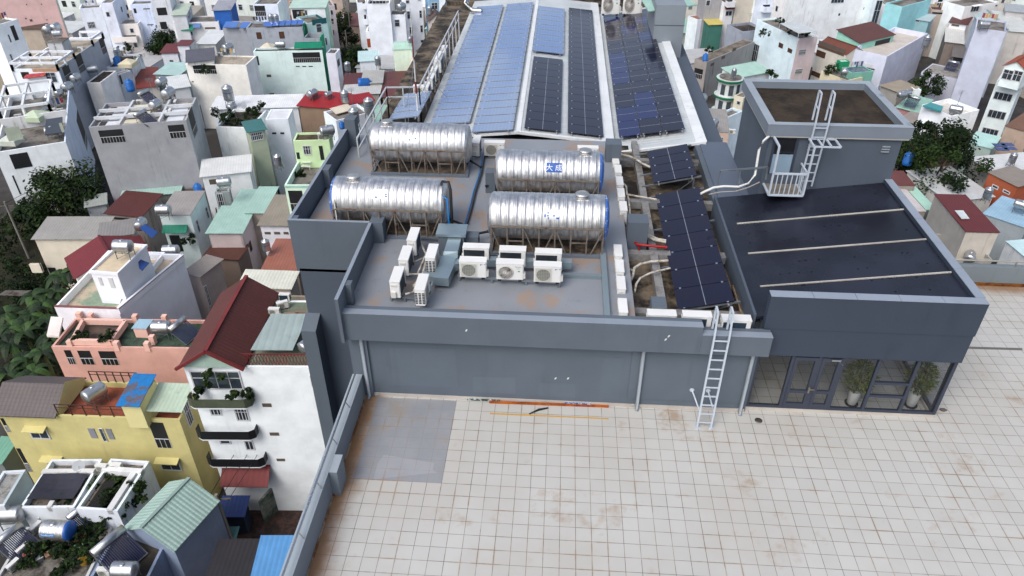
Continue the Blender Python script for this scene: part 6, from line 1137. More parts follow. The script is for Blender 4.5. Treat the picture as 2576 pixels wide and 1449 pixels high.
h = H['plantwhite']; mb = MB(); p = [P('A3', *k_, -19.4) for k_ in ((120, 235), (310, 335), (490, 315), (300, 210))]; mb.slab(p, .05); mb.build('canopy_roof', RIB((190, 196, 198), h.ang, .4, .5, .2), h.o)
mb = MB(); [mb.beam(Vector((v.x, v.y, -21.3)), v, .06) for v in p]; mb.build('canopy_frame', FRW, h.o)
add('greyold', 'old grey rendered house with a mouldy flat roof and potted plants', ('A2', 1838, 592), ('A2', 1962, 624), ('A2', 2312, 390), -24.4, (150, 144, 140), wr=(146, 146, 146), par=.12, rc=RUSTY((128, 118, 106), (86, 80, 74), .9, .4, .65, .4), dirt=.6, wins=[('r', 'A2', 2000, 640, 2030, 655, 'v'), ('r', 'A2', 2110, 570, 2140, 585, 'v'), ('r', 'A2', 2220, 490, 2250, 505, 'v'), ('f', 'A2', 1840, 680, 1910, 800, 'o')])
add('tilesmall', 'stained white house with a small maroon tile roof', ('A3', 505, 445), ('A3', 790, 548), ('A3', 865, 480), -23.6, (206, 200, 190), roof='gx', rc=(112, 66, 54), lean=.5, over=.1, dirt=1.0, wins=[('f', 'A3', 478, 492, 570, 590, 'b'), ('f', 'A3', 445, 708, 528, 790, 'b'), ('f', 'A3', 490, 470, 780, 500, 'v')])
add('tilemint', 'mint walled house with a dark maroon tile roof in front of the blank white wall', ('A3', 925, 432), ('A3', 1270, 348), ('A3', 1196, 245), -22.6, (150, 206, 190), roof='sheet', rc=(92, 54, 46), lean=1.0, dirt=.1, wins=[('f', 'A3', 1085, 415, 1210, 460, 'd')])
add('tealbox', 'teal rooftop cabin with a glazed roof below the lilac house', ('A3', 842, 735), ('A3', 1066, 718), ('A3', 960, 662), -24.4, (120, 176, 160), par=.15, rc=PANE((70, 90, 100)), dirt=.15)
add('creamgarden', 'cream house with a planted roof terrace beside the teal cabin', ('A3', 535, 715), ('A3', 800, 812), ('A3', 880, 740), -25.2, (216, 206, 176), par=.4, rc=ROOFC, dirt=.3)
add('greenbox', 'tiny green cabin with a mint lid below the stained white house', ('A3', 735, 625), ('A3', 825, 620), ('A3', 800, 595), -24.0, (30, 140, 96), par=.1, rc=PAINT((170, 206, 196), .6))
add('tanroof', 'low grey shed with a tan sheet roof below the lilac house', ('A3', 1140, 862), ('A3', 1315, 930), ('A3', 1512, 890), -25.6, (150, 148, 144), roof='sheet', rc=(152, 140, 122), lean=.15, dirt=.4)
add('whitesmall', 'small white house with a green door at the foot of the lilac wall', ('A3', 1478, 905), ('A3', 1545, 905), ('A3', 1622, 872), -25.4, (216, 218, 218), par=.1, rc=PAINT((190, 192, 196), .8), wins=[('r', 'A3', 1560, 900, 1600, 960, (60, 120, 110))])
add('mintlowroofs', 'cluster of low mint tin roofs between the stair tower and the white cube', ('A3', 1300, 1080), ('A3', 1500, 1130), ('A3', 1640, 1020), -26.4, (176, 130, 130), roof='sheet', rc=(146, 184, 170), lean=.2, dirt=.5)
add('greypatch', 'grey patched tin roof beside the stair tower corner', ('A3', 1330, 1200), ('A3', 1500, 1250), ('A3', 1530, 1120), -26.6, (150, 140, 134), roof='sheet', rc=(150, 142, 136), lean=.2, dirt=.5)
add('redbrown', 'red brown tin roof next to the black roof edge', ('B3', 1262, 420), ('B3', 1478, 424), ('B3', 1375, 285), -24.6, (150, 140, 134), roof='sheet', rc=(104, 58, 54), lean=.1, over=.05)
add('whitestrip', 'long dirty white tin roof below the red brown one', ('B3', 1478, 682), ('B3', 1585, 682), ('B3', 1412, 424), -25.2, (150, 140, 134), roof='sheet', rc=(196, 190, 188), lean=.1, over=.05)
add('mintstrip2', 'mint green tin roof strip right of the dirty white one', ('B3', 1590, 668), ('B3', 1700, 668), ('B3', 1665, 368), -25.4, (110, 120, 118), roof='sheet', rc=(168, 206, 190), lean=.1, over=.05)
add('maroonbig', 'grey walled house with a broad maroon tin roof and pale skylight', ('B3', 1995, 884), ('B3', 2322, 892), ('B3', 1982, 532), -22.8, (206, 200, 190), wl=(160, 158, 154), roof='sheet', rc=(98, 40, 40), lean=.15, over=.1, dirt=.3)
h = H['maroonbig']; p = [P('B3', *k_, -22.55) for k_ in ((1950, 752), (2028, 750), (1965, 668), (1880, 668))]; mb = MB(); mb.slab(p, .06); mb.build('skylight', PAINT((196, 204, 206), .4), h.o)
add('terrace2', 'old concrete roof terrace with a pierced parapet below the maroon roof', ('B3', 1800, 1160), ('B3', 2260, 1165), ('B3', 2115, 905), -25.4, (160, 158, 152), par=.9, rc=RUSTY((164, 160, 152), (120, 116, 110), .9), dirt=1.0)
add('orange', 'orange brick house with two small windows and a grey sheet roof', ('B3', 2225, 290), ('B3', 2515, 432), ('B3', 2640, 330), -25.0, (158, 84, 56), roof='sheet', rc=(136, 128, 120), lean=.2, over=.15, dirt=.3, wins=[('f', 'B3', 2265, 402, 2312, 465, 'w'), ('f', 'B3', 2372, 452, 2428, 515, 'w')])
add('whiteroofR', 'broad white tin roof carrying four small solar panels', ('B3', 2022, 140), ('B3', 2250, 288), ('B3', 2660, 60), -25.8, (190, 192, 192), roof='sheet', rc=(208, 210, 212), lean=.2, over=.1)
add('blueroofR', 'light blue tin roof right of the brick house front', ('B3', 2170, 705), ('B3', 2600, 850), ('B3', 2680, 650), -26.0, (150, 160, 166), roof='sheet', rc=(150, 184, 206), lean=.2, over=.1)
add('cyanroofR', 'pale cyan tin roof at the right edge above the far terrace parapet', ('B3', 2400, 985), ('B3', 2660, 1200), ('B3', 2760, 930), -25.4, (196, 200, 204), roof='sheet', rc=(190, 218, 222), lean=.2, over=.1)
add('mintR', 'pale mint tin roof between the white cube and the stacked windows house', ('A3', 2010, 1440), ('A3', 2250, 1500), ('A3', 2340, 1400), -26.2, (170, 190, 186), roof='sheet', rc=(176, 214, 208), lean=.2, over=.1)
add('shantyR', 'rusty brown shanty with tin roofs at the right edge', ('A3', 2390, 1270), ('A3', 2640, 1340), ('A3', 2700, 1080), -24.4, (170, 150, 136), roof='sheet', rc=(116, 84, 66), lean=.4, over=.1, dirt=.8)
add('salmon', 'salmon coloured house with a barred white window beside the solar hall', ('A2', 1955, 1322), ('A2', 2188, 1338), ('A2', 2242, 1120), -22.5, (214, 190, 174), roof='sheet', rc=(150, 146, 142), lean=.1, over=.05, dirt=.2, wins=[('f', 'A2', 2012, 1372, 2122, 1438, 'g'), ('f', 'B2', 1985, 70, 2090, 210, 'd')])
add('tanknarrow', 'narrow white house with a roof tank squeezed beside the solar hall', ('A2', 1790, 1262), ('A2', 1895, 1300), ('A2', 2012, 1012), -23.2, (196, 206, 210), par=.35, rc=ROOFC, dirt=.3)
add('mintround', 'mint sheet roofed house behind the green rounded balconies', ('A2', 2270, 782), ('A3', 20, 720), ('A3', 90, 612), -23.2, (206, 212, 210), roof='sheet', rc=(166, 200, 186), lean=.4)
p = P('A2', 2195, 800, -23.5); rh = thing('round_house', (p.x, p.y, G), 'small house with rounded white balconies edged in bright green', 'house')
mb = MB(); mb.lathe([(0, 1.7), (G*-1-23.3, 1.7)], (p.x, p.y, G), (0, 0, 1), 20); mb.build('wall', PAINT((206, 212, 212), .8), rh)
for zz in (-23.5, -26.1, -28.7):
    mb = MB(); mb.lathe([(0, 2.1), (.3, 2.25), (.34, 2.2)], (p.x, p.y, zz), (0, 0, 1), 24, 0); mb.lathe([(.341, 2.12), (.35, 2.1)], (p.x, p.y, zz), (0, 0, 1), 24, 1); mb.build('balcony', [PAINT((16, 112, 72), .6), PAINT((190, 194, 194), .8)], rh)
    for k_ in range(3): mb = MB(); a_ = -2.3+.75*k_; c_ = Vector((p.x+1.7*math.cos(a_), p.y+1.7*math.sin(a_), zz-2.0)); t_ = Vector((-math.sin(a_), math.cos(a_), 0)); mb.ob(c_-t_*.35+Vector((math.cos(a_), math.sin(a_), 0))*-.05, t_*.7, Vector((math.cos(a_), math.sin(a_), 0))*.1, (0, 0, 1.6)); mb.build('window', PANE((70, 78, 84)), rh)
mb = MB(); mb.lathe([(0, 1.7), (.06, 1.7)], (p.x, p.y, -23.1), (0, 0, 1), 20); mb.build('roof', ROOFC, rh)
add('creamsmall', 'small cream house with one window right of the green balconies', ('A2', 2240, 960), ('A2', 2330, 985), ('A2', 2330, 930), -25, (212, 206, 186), par=.1, rc=ROOFC, wins=[('f', 'A2', 2265, 1010, 2295, 1060, 'w')])
add('bigwhite', 'very large blank white house wall with streaks at the top right', ('A3', 285, -40), ('A3', 1135, -70), ('A3', 1180, -120), -20.6, (214, 214, 214), par=.3, dirt=.35, wins=[('f', 'A3', 710, 135, 722, 157, 'd'), ('f', 'A3', 965, 72, 980, 96, 'd'), ('f', 'A3', 922, 258, 938, 280, 'd'), ('f', 'A3', 640, -20, 760, 30, 'w')])
add('cyan', 'bright cyan house with framed windows beside the blank white wall', ('A3', 1185, 30), ('A3', 1480, -45), ('A3', 1690, -20), -19.6, (150, 206, 212), par=.3, dirt=.06, wins=[('f', 'A3', 1252, 138, 1312, 212, 'w'), ('f', 'A3', 1378, 112, 1450, 192, 'w'), ('f', 'A3', 1340, 278, 1402, 350, 'w'), ('f', 'A3', 1190, 30, 1240, 100, 'o'), ('f', 'A3', 1190, 130, 1230, 230, 'o')])
add('glassstrip', 'narrow white house with a full height dark glass strip', ('A3', 1075, -60), ('A3', 1180, -60), ('A3', 1190, -100), -20.0, (206, 214, 218), par=.2, wins=[('f', 'A3', 1095, 0, 1170, 270, 'w')])
add('blueshedR', 'blue grey shed with a pale roof and washing beside the cyan house', ('A3', 1462, 190), ('A3', 1620, 215), ('A3', 1750, 185), -22.8, (140, 176, 184), roof='sheet', rc=(176, 192, 196), lean=.3, wins=[('f', 'A3', 1478, 195, 1522, 225, 'w')])
add('brownR', 'brown and beige house with open floors above the lilac roof', ('A3', 1645, 95), ('A3', 1865, 110), ('A3', 1990, 60), -22.0, (176, 164, 156), par=.6, rc=RUSTY((98, 60, 56), (80, 70, 66), .9), dirt=.6, wins=[('f', 'A3', 1655, 120, 1840, 150, 'd')])
add('maroonR', 'white house with a dark maroon roof between beige and lilac houses', ('A3', 1830, 225), ('A3', 2000, 250), ('A3', 2115, 210), -23.0, (206, 204, 204), roof='sheet', rc=(84, 42, 42), lean=.4, dirt=.3, wins=[('f', 'A3', 1850, 240, 1920, 270, 'v')])
add('whitetopR', 'white house with yellow window hoods at the top right', ('A3', 1985, 70), ('A3', 2330, 20), ('A3', 2420, -80), -20.4, (216, 214, 210), par=.3, dirt=.2, wins=[('f', 'A3', 2050, 62, 2112, 112, 'a'), ('f', 'A3', 2290, 50, 2305, 62, 'v')])
add('whiteroofs2', 'crumpled white sheet roofs above the lilac annex', ('A3', 1790, 420), ('A3', 1960, 440), ('A3', 2085, 300), -24.4, (130, 120, 114), roof='sheet', rc=(206, 206, 202), lean=.4, dirt=.8)
add('darkopenR', 'dark open sided shed beneath the white sheet roofs', ('A3', 1860, 570), ('A3', 2010, 590), ('A3', 2060, 480), -25, (120, 114, 110), roof='sheet', rc=(110, 104, 100), lean=.2, wins=[('f', 'A3', 1870, 570, 2000, 640, 'd')])
add('gableR', 'blue grey gabled attic behind the lilac tower', ('A3', 2200, 285), ('A3', 2420, 300), ('A3', 2500, 180), -19.4, (170, 180, 194), roof='gy', rc=(176, 192, 196), lean=.6, wins=[])
add('roofsR3', 'wide pale roofs at the right edge beyond the lilac tower', ('A3', 2390, 310), ('A3', 2640, 330), ('A3', 2660, 160), -21.6, (190, 186, 182), roof='sheet', rc=(196, 200, 198), lean=.3, dirt=.4)
add('greyhut', 'grey flat roofed hut near the top right corner', ('A3', 2400, 110), ('A3', 2600, 130), ('A3', 2640, 70), -20.4, (176, 174, 176), roof='sheet', rc=(160, 166, 170), lean=.1)
add('t1', 'grey rendered tall house right of the lift shaft', ('A2', 1950, -20), ('A2', 2120, -25), ('A2', 2160, -80), -19.5, (156, 156, 160), par=.3, dirt=.4, wins=[('f', 'A2', 1955, 0, 1990, 60, 'w')])
add('t2', 'small white house with four square wall holes by the lift shaft', ('A2', 1868, 200), ('A2', 1975, 185), ('A2', 1990, 130), -23.6, (208, 212, 220), par=.12, rc=RUSTY((150, 110, 96), (120, 100, 90), .9), wins=[('f', 'A2', 1935, 255, 1952, 310, 'd')])
add('t3', 'white house front with a red tiled awning and balcony', ('A2', 2140, 30), ('A2', 2240, 25), ('A2', 2260, -40), -20.2, (208, 206, 206), par=.3, wins=[('f', 'A2', 2105, 60, 2230, 100, 'awr'), ('f', 'A2', 2150, 110, 2210, 160, 'w'), ('f', 'A2', 2150, 0, 2220, 50, 'bal')])
add('t4', 'cream blank house behind the red awning', ('A2', 2260, -10), ('A2', 2440, -20), ('A2', 2470, -80), -19.6, (206, 198, 184), par=.3, dirt=.3)
add('t5', 'white house with an orange balcony next to the blank white wall', ('A2', 2450, 0), ('A3', 60, -10), ('A3', 280, -40), -19.8, (212, 216, 224), par=.3, wins=[('f', 'A3', -60, 50, 20, 100, 'bal'), ('r', 'A3', 80, 45, 175, 100, (150, 70, 44)), ('r', 'A3', 250, 0, 290, 60, 'w')])
add('t6', 'weathered house full of junk behind the old grey roof', ('A2', 2165, 245), ('A2', 2320, 320), ('A2', 2440, 240), -23.2, (150, 156, 170), par=.5, rc=ROOFD, dirt=.6)
add('t7', 'green and yellow low shop front beside the lift shaft', ('A2', 1985, 250), ('A2', 2120, 245), ('A2', 2160, 200), -23.7, (60, 110, 100), roof='sheet', rc=(196, 180, 100), lean=.2)
# ------------------------------------------------------------ low houses that fill the lanes between the surveyed ones
rf = random.Random(11); fills = []
COLS = [((196, 196, 196), (176, 178, 180), 'pale grey'), ((188, 190, 194), (206, 208, 210), 'white'), ((176, 170, 162), (150, 146, 140), 'grey'), ((196, 196, 192), (196, 200, 202), 'white'), ((170, 176, 168), (150, 186, 172), 'mint green'), ((150, 132, 120), (104, 60, 54), 'maroon'), ((190, 190, 186), (134, 130, 126), 'dark grey')]
fills = [(50.7,71.9),(-82.0,81.4),(43.5,82.2),(51.0,81.4),(-90.6,89.1),(-23.8,89.3),(-90.5,98.5),(-74.3,108.0),(-82.4,115.4),(-75.6,115.9),(-31.5,116.0),(85.3,116.1),(27.0,125.4),(-100.5,134.2),(51.8,132.4),(94.7,133.4),(-108.9,141.7),(-99.6,141.6),(-92.3,142.3),(-66.6,140.8),(-56.6,142.9),(-48.8,142.7),(-41.0,142.5),(-23.8,142.8),(27.3,142.6),(69.4,142.9),(-107.6,151.1),(-99.9,150.8),(-90.3,150.6),(-83.5,149.9),(-73.4,150.8),(-66.5,150.7),(-58.6,151.6),(-49.3,150.5),(-40.7,149.3),(-32.2,149.9),(-24.6,151.1),(26.3,151.0),(51.7,150.7),(69.1,150.4),(76.8,151.2),(-83.9,158.6),(-41.6,159.5),(-31.6,159.7),(51.4,158.0),(69.0,159.6),(76.2,158.4),(93.5,160.0),(101.7,158.6),(-41.1,166.8),(-48.7,176.3),(-40.3,175.1)]
for fi, (x, y) in enumerate(fills):
    wc, rcx, nm = rf.choice(COLS); far = y > 150
    z = G + (rf.uniform(6.5, 12.5) if far else rf.uniform(2.8, 4.2)); a = rad(rf.choice((-8, -4, 0, 4)) if x < 20 else rf.choice((12, 16, 20)))
    ex = Vector((math.cos(a), math.sin(a), 0)); ey = Vector((-ex.y, ex.x, 0)); c = Vector((x, y, z)); wv, dv = rf.uniform(5.4, 7.2), rf.uniform(5.8, 8.2)
    def UV(p):
        d = p-CP; cc = CF.dot(d); return ('V', 1288+FPX*CR.dot(d)/cc, 724.5-FPX*CU.dot(d)/cc)
    A_, B_, C_ = c-ex*wv/2-ey*dv/2, c+ex*wv/2-ey*dv/2, c+ex*wv/2+ey*dv/2
    if far:
        h = house(f'{nm} house of the far quarter, half hidden between its neighbours', UV(A_), UV(B_), UV(C_), z, tuple(min(226, v_+30) for v_ in wc), par=.4, rc=rf.choice((ROOFC, ROOFB, ROOFD)), dirt=.4, group='houses of the far quarter')
        for s in (.2, .6):
            for fl in range(int((z-G-1)/3.2)): put_window(h, 'f', s*wv, s*wv+1.0, z-2.6-3.2*fl, z-1.3-3.2*fl, rf.choice(('w', 'd', 'w', 'g')))
        for fl in range(int((z-G-1)/3.2)): put_window(h, 'r' if x < 0 else 'l', .4*dv, .4*dv+.9, z-2.6-3.2*fl, z-1.4-3.2*fl, 'w')
    else: house(f'low house with a {nm} tin roof squeezed between taller houses', UV(A_), UV(B_), UV(C_), z, wc, roof='sheet', rc=rcx, lean=rf.uniform(.2, .6), over=.2, dirt=.6, group='low tin roofed houses in the lanes')
# ============================================================ ROOFTOP EQUIPMENT IN THE CITY
STS = METAL((190, 194, 198), .3, .9, .15, 4); STAND = METAL((120, 126, 130), .5, .6); BLUEPL = PAINT((30, 96, 170), .4, .1, .1); BLKPL = PAINT((30, 32, 34), .5)
def proto_tankh():
    r = thing('water_tank', (0, 0, 0), 'tank', 'water tank'); mb = MB(); mb.lathe([(0, .05), (.03, .3), (.1, .45), (.16, .5)]+[(x, .5 if i % 2 else .515) for i, x in enumerate((.25, .35, .5, .65, .8, .95, 1.1, 1.25, 1.35))]+[(1.44, .5), (1.5, .45), (1.57, .3), (1.6, .05)], (-.8, 0, 1.05), (1, 0, 0), 20); mb.lathe([(0, .16), (.08, .16), (.1, .1)], (0, 0, 1.52), (0, 0, 1), 12); mb.build('tank_body', STS, r)
    mb = MB()
    for x in (-.55, .55):
        for y in (-.4, .4): mb.beam((x, y, 0), (x, y*.9, .85), .05)
        mb.beam((x, -.42, .62), (x, .42, .62), .06)
    for y in (-.38, .38): mb.beam((-.6, y, .6), (.6, y, .6), .05); mb.beam((-.55, y, .05), (.55, y, .58), .03)
    mb.build('stand', STAND, r); return r
def proto_tankv():
    r = thing('water_tank', (0, 0, 0), 'tank', 'water tank'); mb = MB(); mb.lathe([(0, .1), (.04, .42), (.1, .48)]+[(.15+.12*i, .48+(.015 if i % 2 else 0)) for i in range(10)]+[(1.32, .48), (1.42, .36), (1.5, .16), (1.56, .15), (1.58, .05)], (0, 0, .6), (0, 0, 1), 20); mb.build('tank_body', STS, r)
    mb = MB(); mb.lathe([(0, .487), (.12, .487)], (0, 0, 1.35), (0, 0, 1), 20); mb.build('band', PAINT((60, 84, 130), .5), r)
    mb = MB(); [mb.beam((x*1.2, y*1.2, 0), (x, y, .62), .05) for x in (-.3, .3) for y in (-.3, .3)]; mb.beam((-.35, -.35, .3), (.35, -.35, .3), .04); mb.beam((-.35, .35, .3), (.35, .35, .3), .04); mb.beam((-.38, 0, .58), (.38, 0, .58), .06); mb.build('stand', STAND, r); return r
def proto_barrel():
    r = thing('plastic_tank', (0, 0, 0), 'tank', 'water tank'); mb = MB(); mb.lathe([(0, .34), (.02, .36), (.3, .38), (.32, .36), (.6, .38), (.62, .36), (.85, .37), (.95, .28), (1.0, .14), (1.05, .13)], (0, 0, 0), (0, 0, 1), 18); mb.build('tank_body', BLUEPL, r); mb = MB(); mb.lathe([(0, .16), (.05, .16), (.07, .1)], (0, 0, 1.03), (0, 0, 1), 12); mb.build('lid', PAINT((40, 110, 180), .4), r); return r
def proto_heater():
    r = thing('solar_water_heater', (0, 0, 0), 'heater', 'water heater'); mb = MB(); mb.lathe([(0, .12), (.02, .23), (1.78, .23), (1.8, .12)], (-.9, .55, 1.25), (1, 0, 0), 18); mb.build('tank_body', METAL((206, 208, 210), .3), r)
    mb = MB(); [mb.tube([(-.8+.1*i, .5, 1.15), (-.8+.1*i, -.75, .15)], .035, 6) for i in range(17)]; mb.build('collector_tubes', PAINT((34, 40, 72), .15, .1, 0, 0, .6), r)
    mb = MB(); [mb.beam((x, .55, 0), (x, .55, 1.1), .04) for x in (-.8, .8)]; [mb.beam((x, .6, 1.05), (x, -.8, .1), .04) for x in (-.86, .86)]; mb.beam((-.9, -.78, .12), (.9, -.78, .12), .05); mb.build('frame', STAND, r); return r
def proto_dish():
    r = thing('satellite_dish', (0, 0, 0), 'dish', 'satellite dish'); mb = MB(); mb.lathe([(0, .05), (.03, .2), (.09, .33), (.14, .4)], (0, 0, .75), (.5, -.7, .5), 18); mb.build('reflector', PAINT((186, 190, 194), .5), r); mb = MB(); mb.tube([(0, 0, 0), (0, 0, .8)], .03, 6); mb.tube([(0, 0, .75), (.32, -.45, .95)], .015, 5); mb.build('mount', STAND, r); return r
PR = {'h': proto_tankh(), 'v': proto_tankv(), 'b': proto_barrel(), 's': proto_heater(), 'd': proto_dish(), 'a': pa, 'A': pb}
MIDH = {'h': 1.1, 'v': 1.3, 'b': .5, 's': .8, 'd': .75, 'a': .35, 'A': .35}; GRP = {'h': 'steel tanks on city roofs', 'v': 'steel tanks on city roofs', 'b': 'plastic tanks on city roofs', 's': 'solar water heaters on city roofs', 'd': None, 'a': 'air conditioners on city roofs', 'A': 'air conditioners on city roofs'}
def put(kind, host, k, x, y, label, yaw=0, sc=1.0):
    if isinstance(host, str):
        h = H[host]; zr = (h.z-h.par+.05) if not hasattr(h, 'zf') else h.z+.3; ang = h.ang
    else: zr, ang = host, 0
    p = P(k, x, y, zr+MIDH[kind]*sc); p.z = zr
    c = copy_thing(PR[kind], p, rad(ang+yaw), sc, label, GRP[kind]); c['group'] = GRP[kind] or 'satellite dishes'
    return c
L_ = 'lying steel tank '; U_ = 'upright steel tank '
